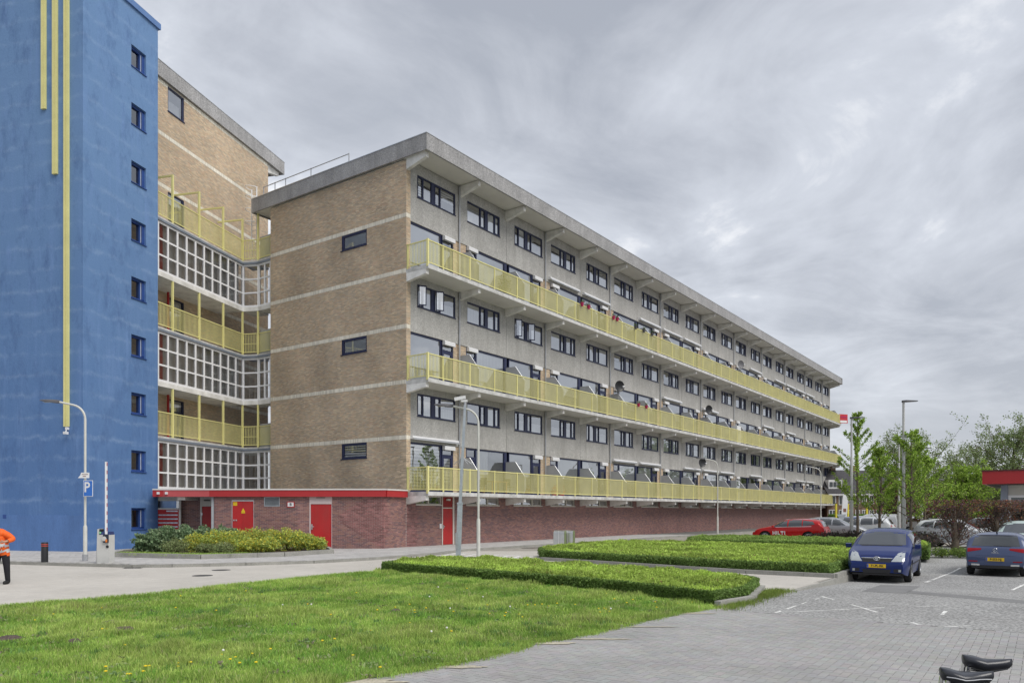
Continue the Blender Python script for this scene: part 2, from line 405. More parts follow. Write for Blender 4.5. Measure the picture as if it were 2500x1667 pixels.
sheet('ground', [(-900, -900), (900, -900), (900, 900), (-900, 900)], -.5, m_ground)
LOT = [(14.45, -70), (160, -70), (160, 5.5), (14.95, 5.5)]
xs_ = [14.45] + list(np.arange(15.5, 40, 1.0)) + [160]; mb = MB(); v_ = []
for x_ in xs_: v_ += [(x_, -70, lotz(x_)), (x_ if x_ > 14.5 else 14.95, 5.5, lotz(x_))]
mb.vf(v_, [(2 * i, 2 * i + 2, 2 * i + 3, 2 * i + 1) for i in range(len(xs_) - 1)]); lot = tag(mb.o('parking_lot', m_chip), kind='structure')
mb = MB(); mb.b(14.95, 45, 5.46, 5.545, -.4, -.009); mb.o('lot_edging', m_kerb, lot)
road = sheet('brick_road', [(-60, 5.55), (160, 5.55), (160, 24.5), (60, 80), (-60, 80)], -.005, m_sand)
paving = sheet('brick_paving', [(-12, -40), (14.43, -40), (14.95, 5.48), (14.6, 6.7), (-12, 11)], -.004, m_dsand)
LAWN = [G(*p) for p in [(-160, 1502), (0, 1487), (153, 1474), (356, 1456), (574, 1431), (765, 1411), (900, 1399), (932, 1391), (1078, 1402), (1231, 1414),
        (1500, 1439), (1640, 1455), (1735, 1476), (1745, 1484), (1657, 1497), (1592, 1511), (1470, 1541), (1381, 1558), (1295, 1570), (1257, 1586), (1155, 1611), (1053, 1630), (925, 1652), (820, 1672), (600, 1745), (200, 1950), (-900, 1950)]]
HEDGE1 = [(17.9, 18.0), (19.1, 18.4), (21.3, 18.5), (22.0, 16.6), (20.9, 13.5), (20.5, 9.1), (20.0, 7.2), (19.2, 6.3), (16.8, 5.75), (15.35, 5.95), (16.5, 8.8), (17.2, 12.6)]
HEDGE2 = [(26.0, 17.0), (28, 18.6), (34.2, 19.6), (37.2, 18.6), (37.0, 12), (35.6, 6.0), (24.2, 5.75), (24.2, 8.3), (24.9, 11.8)]
HEDGE3 = [(39.5, 16.6), (43, 18.0), (46, 17.5), (45.6, 6.0), (40.2, 6.0)]
m_soil = M('lawn_thatch', (.17, .225, .06), .95, var=.25, scale=1.2, fine=.2)
m_bark = M('bed_soil', (.07, .052, .035), .95, var=.3, scale=3, fine=.3)
lawn = sheet('lawn', LAWN, .012, m_soil)
KERB = [G(-500, 1352), G(-60, 1372), G(19, 1376.5), G(170, 1381), G(325, 1385), G(421, 1384), G(600, 1380), G(765, 1374.6), G(900, 1367), G(1000, 1359.5), G(1078, 1353), (29.4, 24.0), (150, 24.0)]
PAVE = KERB + [(150, 60), (20, 80), (-5, 70)]
mb = MB(); mb.prism(PAVE, -.05, .086); pavement = tag(mb.o('pavement', m_dsand), kind='structure')
# pavement tiles
P = []; T = .3; b0 = R(35.7) - R(90)
for i in range(-130, 260):
    for j in range(-10, 190):
        x0, y0 = i * T + 2.0, j * T + 20.0
        P.append((x0 + (T / 2 if j % 2 else 0), y0))
P = np.array(P); dd = P[:, 0] * fx + P[:, 1] * fy; pxx = CX + F * (P[:, 0] * rx + P[:, 1] * ry) / dd
SH = []                                                           # keep whole tiles inside the kerb
ok = inpoly(P[:, 0], P[:, 1], PAVE) & (dd > 20) & (dd < 62) & (pxx > -160) & (pxx < 1900)
for (ox, oy) in ((.2, .2), (-.2, .2), (.2, -.2), (-.2, -.2)): ok &= inpoly(P[:, 0] + ox, P[:, 1] + oy, PAVE)
ok &= ~((P[:, 0] > 30) & (P[:, 1] > 28.4)) & ~((dd > 41.5) & (pxx < 900))
P = P[ok]; n = len(P); k = 1 + rng.uniform(-.09, .09, n)
rows = np.column_stack([P[:, 0], P[:, 1], np.full(n, .088) + rng.uniform(-.002, .002, n), np.zeros(n), np.full(n, T - .007), np.full(n, T - .007), np.full(n, .028), .42 * k, .41 * k, .40 * k])
lay(rows, 'paving_tile', pavement, m_tile1, m_tile, bulk='paving_tiles')
# kerb stones
mb = MB(); mb.b(-.5, .5, -.06, .06, -.5, .5); kst = mb.mesh('kerb_stone', m_kerb)
def kerbline(pts, parent, z0, z1, step=1.0, wdt=.14, inset=.07, name='kerb_stone'):
    for (a, b) in zip(pts[:-1], pts[1:]):
        L = math.hypot(b[0] - a[0], b[1] - a[1]); nn = max(1, round(L / step)); ang = math.atan2(b[1] - a[1], b[0] - a[0])
        nx, ny = -math.sin(ang) * inset, math.cos(ang) * inset
        for q in range(nn):
            t = (q + .5) / nn
            put(name, kst, parent, (a[0] + (b[0] - a[0]) * t + nx, a[1] + (b[1] - a[1]) * t + ny, (z0 + z1) / 2 + random.uniform(-.003, .003)), ang + random.uniform(-.004, .004), (L / nn - .008, wdt / .12, z1 - z0))
kerbline(KERB[1:12], pavement, -.1, .108, inset=0)
kerbline([(29.4, 24.0), (95, 24.0)], pavement, -.1, .106, step=2.0, inset=0)
# herringbone bricks
def herring(poly, org, ang, a, test, gap=.006, base=(.45, .425, .39), v=.10, z=0.0, r=3):
    xs = [p[0] for p in poly]; ys = [p[1] for p in poly]; c, s = math.cos(ang), math.sin(ang)
    cs = [((x - org[0]) * c + (y - org[1]) * s, -(x - org[0]) * s + (y - org[1]) * c) for x, y in poly]
    i0, i1 = int(min(q[0] for q in cs) / a) - 2, int(max(q[0] for q in cs) / a) + 2
    j0, j1 = int(min(q[1] for q in cs) / a) - 2, int(max(q[1] for q in cs) / a) + 2
    I, J = np.meshgrid(np.arange(i0, i1), np.arange(j0, j1), indexing='ij'); m = (I - J) % (2 * r)
    out = []
    for kk, rot in ((0, 0.0), (2 * r - 1, math.pi / 2)):
        ii, jj = I[m == kk], J[m == kk]
        cx, cy = (ii + r / 2, jj + .5) if kk == 0 else (ii + .5, jj + r / 2)
        X = org[0] + (cx * c - cy * s) * a; Y = org[1] + (cx * s + cy * c) * a
        okk = test(X, Y); X, Y = X[okk], Y[okk]; n = len(X); k = 1 + rng.uniform(-v, v, n); h = rng.uniform(-.03, .03, (n, 3)) + 1
        out.append(np.column_stack([X, Y, z - .02 + rng.uniform(-.001, .001, n), np.full(n, ang + rot) + rng.uniform(-.012, .012, n), np.full(n, r * a - gap), np.full(n, a - gap), np.full(n, .04),
                                    base[0] * k * h[:, 0], base[1] * k * h[:, 1], base[2] * k * h[:, 2]]))
    return np.vstack(out)
def view(X, Y, m=60):
    d = X * fx + Y * fy; p = CX + F * (X * rx + Y * ry) / np.maximum(d, .1); return (d > 2) & (p > -m) & (p < 2500 + m), d
def t_fg(X, Y):
    v, d = view(X, Y, 150); return v & (d > 7.6) & (X < 14.40 + (Y + 40) * .0115) & (Y < 7.4 - (X - 9) * .28)  & ~inpoly(X, Y, LAWN)
rows = herring([(2, -7), (14.5, -7), (14.9, 9), (2, 9)], (14.0, 0.5), 0.02, .105, t_fg, .006, (.315, .311, .305), .06, 0.0, 2)
lay(rows, 'paving_brick', paving, m_pave1, m_pave, bulk='paving_bricks')
KIN = PAVE
def t_rd(X, Y):
    v, d = view(X, Y); q = v & (d > 13) & (d < 38) & (Y > 5.6) & ~((Y < 7.5 - (X - 9) * .28) & (X < 14.9)) & ~inpoly(X, Y, LAWN) & ~inpoly(X, Y, HEDGE1) & ~inpoly(X, Y, HEDGE2)
    q &= ~inpoly(X, Y, KIN) & (X < 40); 
    return q
def courses(test, ang, org, bl, bw, gap, base, v, ext=40):
    c, s_ = math.cos(ang), math.sin(ang); I, J = np.meshgrid(np.arange(-int(ext / bl), int(ext / bl)), np.arange(-int(ext / bw), int(ext / bw)), indexing='ij')
    u = ((I + .5 * (J % 2)) * bl).ravel(); w_ = (J * bw).ravel(); X = org[0] + u * c - w_ * s_; Y = org[1] + u * s_ + w_ * c
    k = test(X, Y); X, Y = X[k], Y[k]; n = len(X); q = 1 + rng.uniform(-v, v, n)
    return np.column_stack([X, Y, -.02 + rng.uniform(-.0008, .0008, n), np.full(n, ang) + rng.uniform(-.01, .01, n), np.full(n, bl - gap), np.full(n, bw - gap), np.full(n, .04), base[0] * q, base[1] * q, base[2] * q])
rows = courses(t_rd, A - R(90) + R(8), (12, 14), .21, .105, .004, (.48, .455, .415), .045)
lay(rows, 'road_brick', road, m_roadb1, m_roadb, bulk='road_bricks')
# worn paint on the lot, patch of newer asphalt, hatching by the crossing
def stripe(name, a, b, wd, z, mat, parent, gaps=0.0, onlot=False):
    mb = MB(); L = math.hypot(b[0] - a[0], b[1] - a[1]); ux, uy = (b[0] - a[0]) / L, (b[1] - a[1]) / L; nx, ny = -uy * wd / 2, ux * wd / 2
    k = max(1, int(L / .35))
    for i in range(k):
        if random.random() < gaps: continue
        t0, t1 = i / k * L, (i + 1) / k * L; j0, j1 = random.uniform(.55, 1.1) if gaps else 1, random.uniform(.55, 1.1) if gaps else 1
        p = [(a[0] + ux * t0 + nx * j0, a[1] + uy * t0 + ny * j0), (a[0] + ux * t1 + nx * j1, a[1] + uy * t1 + ny * j1), (a[0] + ux * t1 - nx * j1, a[1] + uy * t1 - ny * j1), (a[0] + ux * t0 - nx * j0, a[1] + uy * t0 - ny * j0)]
        mb.vf([(x, y, (lotz(x) + .004) if onlot else z) for x, y in p], [(0, 3, 2, 1)])
    return mb.o(name, mat, parent)
for a, b, g in [((1893, 1495), (2010, 1456), .25), ((1893, 1495), (2120, 1484), .3), ((2120, 1484), (2312, 1478), .2), ((2005, 1455), (2036, 1463), .3), ((2078, 1475), (2142, 1494), .15),
                ((2224, 1518), (2268, 1532), .1), ((2268, 1532), (2370, 1526), .4), ((2370, 1526), (2500, 1517), .5), ((2300, 1500), (2318, 1482), .4), ((2400, 1500), (2490, 1520), .55)]:
    stripe('painted_line', GL(*a), GL(*b), .065, 0, m_line, lot, g, True)
stripe('painted_line', GL(2260, 1421), GL(2345, 1385), .1, 0, m_line, lot, .1, True)
stripe('painted_line', GL(2470, 1440), GL(2560, 1395), .1, 0, m_line, lot, .1, True)
m_patch = M('asphalt_patch', (.19, .19, .19), .95, var=.12, scale=1, fine=.2, fscale=40)
for quad in ([(2103, 1443), (2210, 1448), (2249, 1430), (2150, 1427)], [(2212, 1447), (2560, 1478), (2560, 1470), (2220, 1441)]):
    mb = MB(); q_ = [np.array(GL(*p)) for p in quad]; n_ = 10; v_ = []
    for k in range(n_ + 1):
        for (a, b) in ((q_[0], q_[1]), (q_[3], q_[2])): p = a + (b - a) * k / n_; v_.append((p[0], p[1], lotz(p[0]) + .003))
    mb.vf(v_, [(2 * k, 2 * k + 2, 2 * k + 3, 2 * k + 1) for k in range(n_)]); mb.o('asphalt_patch', m_patch, lot)
for a in [18.3 + .62 * q for q in range(8)]:
    stripe('hatching_line', (25.3, a - .6), (27.7, a + .55), .16, .004, m_line, road)
stripe('hatching_line', (27.8, 17.4), (27.9, 22.95), .14, .004, m_line, road); stripe('hatching_line', (27.9, 22.95), (26.6, 22.6), .14, .004, m_line, road)
m_wet = M('wet_patch', (.06, .06, .062), .12, var=.2, spec=.8)
def puddle(c, a, b, ang):
    mb = MB(); n = 22; mb.vf([(c[0] + (a * math.cos(t) * math.cos(ang) - b * math.sin(t) * math.sin(ang)) * k, c[1] + (a * math.cos(t) * math.sin(ang) + b * math.sin(t) * math.cos(ang)) * k, .005)
        for t, k in [(2 * math.pi * i / n, random.uniform(.75, 1.1)) for i in range(n)]], [list(range(n))]); return mb.o('damp_patch', m_wet, road)
pd_ = G(1315, 1336); puddle(pd_, 1.7, .5, 0)
m_iron = M('cast_iron', (.06, .06, .06), .7, var=.2)
for p in [(540, 1391), (494, 1404.5)]:
    mb = MB(); mb.lathe([(.3, -.01), (.3, .006), (.0, .006)], 20, G(*p)); mb.o('manhole_cover', m_iron, road)
gq = G(325, 1386); mb = MB(); mb.b(-.3, .3, -.16, .06, -.02, .004)
for q in range(5): mb.b(-.26 + q * .11, -.19 + q * .11, -.12, .02, .002, .02)
mb.o('gully_grate', m_iron, road, (*gq, 0), math.atan2(KERB[5][1] - KERB[4][1], KERB[5][0] - KERB[4][0]))
# kerbs round the hedge beds
for nm, poly, sl in (('kerb_stone', HEDGE2, slice(4, 9)), ('kerb_stone', HEDGE1, slice(7, 10))):
    pts = poly[sl] + ([poly[0]] if poly is HEDGE2 else [])
    cx_, cy_ = np.mean(poly, 0); out = [(p[0] + (p[0] - cx_) * .035, p[1] + (p[1] - cy_) * .03) for p in pts]
    kerbline(out, road, -.05, .12, step=1.0, wdt=.14, inset=0)
stripe_pts = [G(p, q) for p, q in [(1300, 1573), (1155, 1616), (1053, 1635), (925, 1657), (830, 1676), (600, 1752)]]
m_kerbl = m_kerb
kerbline(stripe_pts, paving, -.1, .006, step=1.0, wdt=.06, inset=0)
# sand drifted along the lawn edge
m_drift = M('sand_drift', (.42, .385, .30), .95, var=.12, scale=4, fine=.2)
for p, a, b in [((1325, 1570), .55, .12), ((1110, 1628), .5, .1), ((860, 1664), .6, .16), ((1700, 1497), .4, .1), ((1475, 1560), .5, .06), ((1590, 1530), .5, .05)]:
    c = G(*p); n = 18; ang = R(-10) + random.uniform(-.2, .2)
    mb = MB(); mb.vf([(c[0] + (a * math.cos(t) * rx + b * math.sin(t) * fx) * k, c[1] + (a * math.cos(t) * ry + b * math.sin(t) * fy) * k, .009) for t, k in [(2 * math.pi * i / n, random.uniform(.6, 1.15)) for i in range(n)]], [list(range(n))])
    mb.o('sand_patch', m_drift, paving)

# ================================================================== THE LONG APARTMENT BLOCK
X0, Y0, BAY, NB, WID = 29.5, 28.0, 4.45, 20, 11.27
LEN = BAY * NB
BK = [2.93 + 2.905 * k for k in range(7)]            # floor lines
FA = Fr((X0, Y0), 0.0)                               # balcony front
FE = Fr((X0, Y0 + WID), -R(90))                      # brick end wall (u runs from the back to the front corner)
ap = thing('apartment_block', 'long grey apartment block with three yellow balcony rows and flat roof', 'building', (X0, Y0, 0))
def fa(mb, name, mats, parent=ap, smooth=False): return mb.o(name, mats, parent, FA.o, FA.a, smooth)
def fe(mb, name, mats, parent=ap): return mb.o(name, mats, parent, FE.o, FE.a)
# core and end walls (mortar plane, bricks stand 9 mm proud)
mb = MB(); mb.f_(.30, LEN - .3, -WID + .05, -.95, .0, 20.30); fa(mb, 'core', m_dark)
mb = MB(); EW = [(6.32, 8.33, BK[1] - .96, BK[1] - .12), (6.32, 8.33, BK[3] - .96, BK[3] - .12), (6.32, 8.33, BK[5] - .96, BK[5] - .12)]
zs = [0.0]; 
for h in EW: zs += [h[2], h[3]]
zs.append(20.36)
for i in range(0, len(zs) - 1):
    if i % 2 == 0: mb.f_(0, WID - .012, -.30, -.010, zs[i], zs[i + 1])
    else: mb.f_(0, 6.32, -.30, -.010, zs[i], zs[i + 1]); mb.f_(8.33, WID - .012, -.30, -.010, zs[i], zs[i + 1])
endw = fe(mb, 'end_wall', m_mortar)
mb = MB(); mb.f_(LEN - .3, LEN, -WID, 0, 0, 20.36); fa(mb, 'far_end_wall', m_mortar)
def stain(u, z): return 1.0 - .16 * (math.sin(u * 1.7 + z * .6) * .5 + .5) * (1 if int(z / 2.9) % 2 else .4)
B = []
for k in range(0, 6):
    z0, z1 = BK[k] + .11, (BK[k + 1] - .11) if k < 5 else 20.33
    B += bricks(FE, 0, WID, z0, z1, TAN, EW, dark=stain)
B += bricks(FE, 0, WID, 2.6, BK[0] + .11, TAN)
FS = Fr((X0, Y0), 0.0)
for k in range(0, 6):
    z0, z1 = BK[k] + .11, (BK[k + 1] - .11) if k < 5 else 20.33
    B += bricks(FS, .012, .32, z0, z1, TAN)
for k in range(1, 6):
    B += bricks(FE, 0, WID, BK[k] - .11, BK[k] + .11, BAND, soldier=True); B += bricks(FS, .012, .32, BK[k] - .11, BK[k] + .11, BAND, soldier=True)
Bt = np.array(B)
# long ground-floor wall of red brick
STRIP = []
for i in range(NB):
    a = i * BAY + (.75 if i % 2 == 0 else .50)
    STRIP.append((a, a + (2.05 if i == 0 else 3.15), 2.32, 2.77))
GD = (2.84, 3.92, .0, 2.77)
mb = MB()
mb.f_(.0, 2.84, -.28, -.010, 0, 2.32); mb.f_(3.92, LEN, -.28, -.010, 0, 2.32)
prev = 0
for (a, b, c, d_) in STRIP:
    if prev < a:
        if prev < GD[1] and a > GD[0]: mb.f_(prev, GD[0], -.28, -.010, 2.32, 2.78); mb.f_(GD[1], a, -.28, -.010, 2.32, 2.78)
        else: mb.f_(prev, a, -.28, -.010, 2.32, 2.78)
    prev = b
mb.f_(prev, LEN, -.28, -.010, 2.32, 2.78)
gw = fa(mb, 'ground_floor_wall', M('dark_mortar', (.46, .41, .39), .95, var=.1, scale=5))
Br = np.array(bricks(FA, .02, LEN, .09, 2.77, REDB, STRIP + [GD], bl=.22, bh=.058, j=.012))
lay(Br, 'brick', gw, m_redbrick1, m_brick, 150, 'bricks')
dk = np.hypot(Bt[:, 0], Bt[:, 1]) + np.abs(Bt[:, 2] - 4) * .5
o_ = np.argsort(dk)
me1 = unit_block('brick', m_tanbrick1)
for p in Bt[o_[:150]]: put('brick', me1, endw, p[:3], p[3], p[4:7])
tag(put('bricks', blocks_mesh('bricks', Bt[o_[150:]], m_brick), endw), kind='stuff')

# windows: shared meshes -------------------------------------------------------
def bed_meshes(mirror):
    W_ = 3.16; cuts = [0, .50, 1.18, 1.42, 1.90, W_]          # narrow, medium, (thick mullion), narrow, wide
    pan = [(.055, .47), (.53, 1.16), (1.44, 1.88), (1.93, W_ - .055)]
    if mirror: pan = [(W_ - b, W_ - a) for a, b in pan][::-1]
    mb = MB(); hgt = 1.20; last = 0
    mb.f_(0, W_, -.14, -.05, 0, .06); mb.f_(0, W_, -.14, -.05, hgt - .07, hgt)
    ed = [0] + [q for p in pan for q in p] + [W_]
    for i in range(0, len(ed), 2): mb.f_(ed[i], ed[i + 1], -.14, -.048, .06, hgt - .07)
    mb.f_(-.02, W_ + .02, -.10, .025, -.035, -.002)            # sill
    for a, b in pan:
        if b - a < .55:                                          # casement sash
            for (x0, x1, z0, z1) in ((a, a + .035, .06, hgt - .07), (b - .035, b, .06, hgt - .07), (a + .035, b - .035, .06, .10), (a + .035, b - .035, hgt - .11, hgt - .07)): mb.f_(x0, x1, -.10, -.036, z0, z1)
    fr = mb.mesh('window', m_navy); pn = []
    for a, b in pan:
        mb = MB(); mb.pane(a - .01, b + .01, -.105, -.095, .05, hgt - .06); pn.append(mb.mesh('pane', g_win))
    return fr, pn, pan
BED = [bed_meshes(False), bed_meshes(True)]
BEDU = [.86, .62]
cm = {}
def curtain_mesh(w_, h_, k):
    key = (round(w_, 2), round(h_, 2), k)
    if key in cm: return cm[key]
    mb = MB(); n = max(3, int(w_ / .07)); v = []; f = []
    for i in range(n + 1):
        y = .03 * (i % 2) if k == 0 else 0.0
        v += [(i * w_ / n, y, 0), (i * w_ / n, y, h_)]
    for i in range(n): f.append((2 * i, 2 * i + 2, 2 * i + 3, 2 * i + 1))
    mb.vf(v, f)
    if k == 1:
        mb = MB(); z = 0.0
        while z < h_ - .05: mb.b(0, w_, 0, .012, z, z + .085); z += .14
    cm[key] = mb.mesh('curtain', m_curt if k == 0 else m_blind); return cm[key]
# facade panels: one per bay and bedroom level
def panel_mesh(mirror, h, first):
    mb = MB(); a = BEDU[mirror]; b = a + 3.16; l0 = .33 if first else .012
    z0, z1 = 1.19 + .22, 2.39 + .22
    mb.f_(l0, a, -.2, -.02, 0, h); mb.f_(b, BAY - .012, -.2, -.02, 0, h)
    mb.f_(a, b, -.2, -.02, 0, z0); mb.f_(a, b, -.2, -.02, z1, h); return mb.mesh('facade_panel', m_panel)
PM = {}
rnd = random.Random(3)
for lv in (1, 3, 5):
    top = BK[lv + 1] - .16 if lv < 5 else 20.40
    h = top - (BK[lv] - .22)
    for i in range(NB):
        k = i % 2; key = (k, i == 0, lv == 5)
        if key not in PM: PM[key] = panel_mesh(k, h, i == 0)
        put('facade_panel', PM[key], ap, FA.at(i * BAY, 0, BK[lv] - .22))
        wz = BK[lv] + 1.19; wu = i * BAY + BEDU[k]; fr, pn, pan = BED[k]
        wo = put('window', fr, ap, FA.at(wu, 0, wz))
        op = (lv == 3 and i in (0, 2)) 
        for q, (a, b) in enumerate(pan):
            put('pane', pn[q], wo, local=True)
            r_ = rnd.random(); hh = 1.0
            kk = 0 if r_ < .75 else 1
            ch = rnd.choice([.55, .62, 1.05, 1.05, .8])
            if r_ < .86: put('curtain', curtain_mesh(b - a, ch, kk), wo, (a, .135, .06 if kk == 0 else 1.1 - ch), local=True)
        if op:                                                   # open casements
            for q in (0, 2):
                a, b = pan[q]; mb = MB(); wv = b - a
                for (x0, x1, z0, z1) in ((0, .045, 0, 1.06), (wv - .045, wv, 0, 1.06), (.045, wv - .045, 0, .05), (.045, wv - .045, 1.0, 1.06)): mb.f_(x0, x1, 0, .05, z0, z1)
                s_ = mb.o('open_sash', m_navy, wo, (a, -.03, .07), R(-38), local=True)
                mb = MB(); mb.pane(.03, wv - .03, .02, .028, .03, 1.03); mb.o('pane', g_win, s_, local=True)
# balcony level: big window, door, roller box, brick piers
def liv_meshes(mirror):
    a, b = (.34, 2.86) if not mirror else (1.52, 4.33); d0, d1 = (2.92, 3.86) if not mirror else (.58, 1.48); hh = BK[1] - .22 - (BK[0] + .04)
    mb = MB(); mb.f_(a, b, -.18, -.08, 0, .12); mb.f_(a, b, -.18, -.08, hh - .10, hh); mb.f_(a, a + .06, -.18, -.08, .12, hh - .1); mb.f_(b - .06, b, -.18, -.08, .12, hh - .1)
    fr = mb.mesh('balcony_window', m_navy)
    mb = MB(); mb.pane(a + .05, b - .05, -.135, -.125, .1, hh - .08); gl = mb.mesh('pane', g_win)
    mb = MB(); mb.f_(d0, d1, -.18, -.09, hh - .12, hh); mb.f_(d0, d0 + .06, -.18, -.07, 0, hh - .12); mb.f_(d1 - .06, d1, -.18, -.07, 0, hh - .12)
    mb.f_(d0 + .06, d1 - .06, -.17, -.08, 2.05, 2.14)
    mb.f_(d0 + .06, d0 + .17, -.16, -.085, 0, 2.05); mb.f_(d1 - .17, d1 - .06, -.16, -.085, 0, 2.05); mb.f_(d0 + .17, d1 - .17, -.16, -.085, 0, .55); mb.f_(d0 + .17, d1 - .17, -.16, -.085, 1.93, 2.05)
    dr = mb.mesh('balcony_door', m_navy)
    mb = MB(); mb.pane(d0 + .06, d1 - .06, -.13, -.12, .54, 2.0); mb.pane(d0 + .06, d1 - .06, -.13, -.12, 2.14, hh - .1); dg = mb.mesh('pane', g_win)
    mb = MB(); mb.yz([(-.14, hh - .26), (-.14, hh - .08), (-.10, hh - .03), (.06, hh - .03), (.06, hh - .26)], d0 + .03, d1 - .02); rb = mb.mesh('roller_box', m_pvc)
    mb = MB(); p0, p1 = (3.87, BAY + .0) if not mirror else (.0, .57); mb.f_(p0, p1, -.2, -.075, 0, hh); pr = mb.mesh('pier', m_mortar)
    return fr, gl, dr, dg, rb, pr, (a, b), (d0, d1), (p0, p1), hh
LIV = [liv_meshes(False), liv_meshes(True)]
mb = MB(); mb.f_(-.11, .11, -.2, -.07, 0, LIV[0][-1]); colm = mb.mesh('mullion_post', m_navy)
mb = MB(); mb.b(0, .012, 0, .03, 0, .14); mb.b(0, .012, .03, .04, .0, .14); hdl = mb.mesh('door_handle', m_alu)
PB = []
for lv in (0, 2, 4):
    zf = BK[lv] + .04
    for i in range(NB):
        k = i % 2; fr, gl, dr, dg, rb, pr, (a, b), (d0, d1), (p0, p1), hh = LIV[k]; u = i * BAY
        wo = put('balcony_window', fr, ap, FA.at(u, 0, zf)); put('pane', gl, wo, local=True)
        do = put('balcony_door', dr, ap, FA.at(u, 0, zf)); put('pane', dg, do, local=True)
        put('door_handle', hdl, do, ((d1 - .12) if k else (d0 + .1), -.12 - .0, 1.0), local=True) if (lv == 0 and i < 6) else None
        if rnd.random() < .93: put('roller_box', rb, ap, FA.at(u, 0, zf))
        pier = put('pier', pr, ap, FA.at(u, 0, zf))
        PB += bricks(Fr(FA.p(u), 0), p0 + .005, p1 - .005, zf, zf + hh, TAN, v=-.06)
        if not k and i: put('mullion_post', colm, ap, FA.at(u, 0, zf))
        r_ = rnd.random()
        st = {(0, 0): 2, (2, 0): 3, (4, 0): 3, (0, 1): 0, (0, 2): 4, (2, 1): 0, (2, 2): 3}.get((lv, i), None)
        if st is None: st = 0 if r_ < .45 else (3 if r_ < .62 else (4 if r_ < .85 else 5))
        wv = b - a - .1
        if st == 0: put('curtain', curtain_mesh(wv if rnd.random() < .6 else wv * .45, hh - .2, 0), wo, (a + .05, .17, .1), local=True)
        elif st == 2:
            mb = MB(); z = .12
            while z < hh - .12: mb.b(a + .06, a + (b - a) * .46, .16, .17, z, z + .12); mb.b(a + (b - a) * .48, b - .06, .16, .17, z, z + .12); z += .175
            mb.o('curtain', m_blind, wo, local=True)
            mb = MB(); z = .6
            while z < 1.9: mb.b(d0 + .17, d1 - .17, .16, .17, z, z + .12); z += .175
            mb.o('curtain', m_blind, do, local=True)
        elif st == 3: mb = MB(); mb.b(a + .05, b - .05, .16, .165, .1, hh - .1); mb.o('roller_blind', m_screen if (lv == 2 and i == 0) else m_blind, wo, local=True)
        elif st == 4: mb = MB(); mb.b(a + .05, b - .05, .16, .165, hh * .45, hh - .1); mb.o('roller_blind', m_blind, wo, local=True)
tag(put('pier_bricks', blocks_mesh('pier_bricks', PB, m_brick), ap), kind='stuff')
# ground-floor strip windows, door
SW = {}
for i, (a, b, c, d_) in enumerate(STRIP):
    wv = round(b - a, 2)
    if wv not in SW:
        mb = MB(); n = 2 if wv < 2.5 else 3; hh = d_ - c
        mb.f_(0, wv, -.16, -.04, 0, .06); mb.f_(0, wv, -.16, -.04, hh - .05, hh); gmb = []
        for q in range(n + 1): mb.f_(max(0, q * wv / n - .045), min(wv, q * wv / n + .045), -.16, -.042, .06, hh - .05)
        mb.f_(-.03, wv + .03, -.05, .05, -.05, -.003)
        SW[wv] = (mb.mesh('strip_window', m_cream), [MB().pane(q * wv / n + .03, (q + 1) * wv / n - .03, -.11, -.10, .05, hh - .04).mesh('pane', g_win) for q in range(n)])
    fo = put('strip_window', SW[wv][0], ap, FA.at(a, 0, c))
    for g in SW[wv][1]: put('pane', g, fo, local=True)
mb = MB(); mb.f_(2.86, 2.92, -.15, .0, .1, 2.77); mb.f_(3.80, 3.90, -.15, .0, .1, 2.77); mb.f_(2.92, 3.80, -.15, -.02, 2.12, 2.17)
dr_ = fa(mb, 'door', m_cream)
mb = MB(); mb.f_(2.925, 3.795, -.12, -.05, .12, 2.115); q = fa(mb, 'door_leaf', m_red, dr_)
mb = MB(); mb.f_(2.925, 3.795, -.12, -.05, 2.175, 2.77); q2 = fa(mb, 'transom_panel', M('dark_red_paint', (.27, .02, .02), .5), dr_)
mb = MB(); mb.f_(2.95, 2.99, -.05, .01, 1.0, 1.2); mb.f_(2.98, 3.08, -.01, .01, 1.1, 1.13); fa(mb, 'door_handle', m_alu, dr_)
mb = MB(); mb.f_(3.25, 3.5, -.05, .06, 2.55, 2.65); fa(mb, 'door_light', M('lamp_glass', (.6, .6, .55), .3), dr_)
mb = MB(); mb.f_(2.62, 2.76, 0, .05, 1.02, 1.28); fa(mb, 'letter_box', m_pvc)
# slabs, brackets, railings
mb = MB(); mb.f_(.006, BAY - .006, -.2, 1.53, -.16, .04); slab = mb.mesh('balcony_slab', m_slabc)
mb = MB(); mb.f_(.006, BAY - .006, -.2, 1.50, -.168, -.161); sof = mb.mesh('slab_soffit', m_soffit)
# brackets: tapered cantilever beams
def bracket_mesh(tip, droot, dtip):
    mb = MB(); mb.yz([(0.15, 0), (-tip, 0), (-tip, -dtip), (-tip + .18, -dtip - .02), (0.15, -droot)], -.11, .11); return mb.mesh('bracket', m_conc)
br_b = bracket_mesh(1.36, .45, .23); br_r = bracket_mesh(1.36, .62, .27)
for lv in (0, 2, 4):
    for i in range(NB):
        put('balcony_slab', slab, ap, FA.at(i * BAY, 0, BK[lv])); put('slab_soffit', sof, ap, FA.at(i * BAY, 0, BK[lv]))
    for i in range(NB + 1): put('bracket', br_b, ap, FA.at(min(max(i * BAY, .12), LEN - .12), 0, BK[lv] - .172))
for i in range(NB + 1): put('bracket', br_r, ap, FA.at(min(max(i * BAY, .12), LEN - .12), 0, 20.40))
RV = 1.47; PS = [1.25 + 2.225 * q for q in range(40) if 1.25 + 2.225 * q < LEN - .3]
mb = MB(); mb.f_(-.03, .03, -.03, .03, -.02, 1.30); postm = mb.mesh('post', m_yel)
mb = MB(); mb.f_(-.055, .055, -.055, .055, -.10, 1.31); cornm = mb.mesh('corner_post', m_yel)
mb = MB(); mb.b(-.5, .5, -.5, .5, -.5, .5); barm = mb.mesh('bar', m_yel)
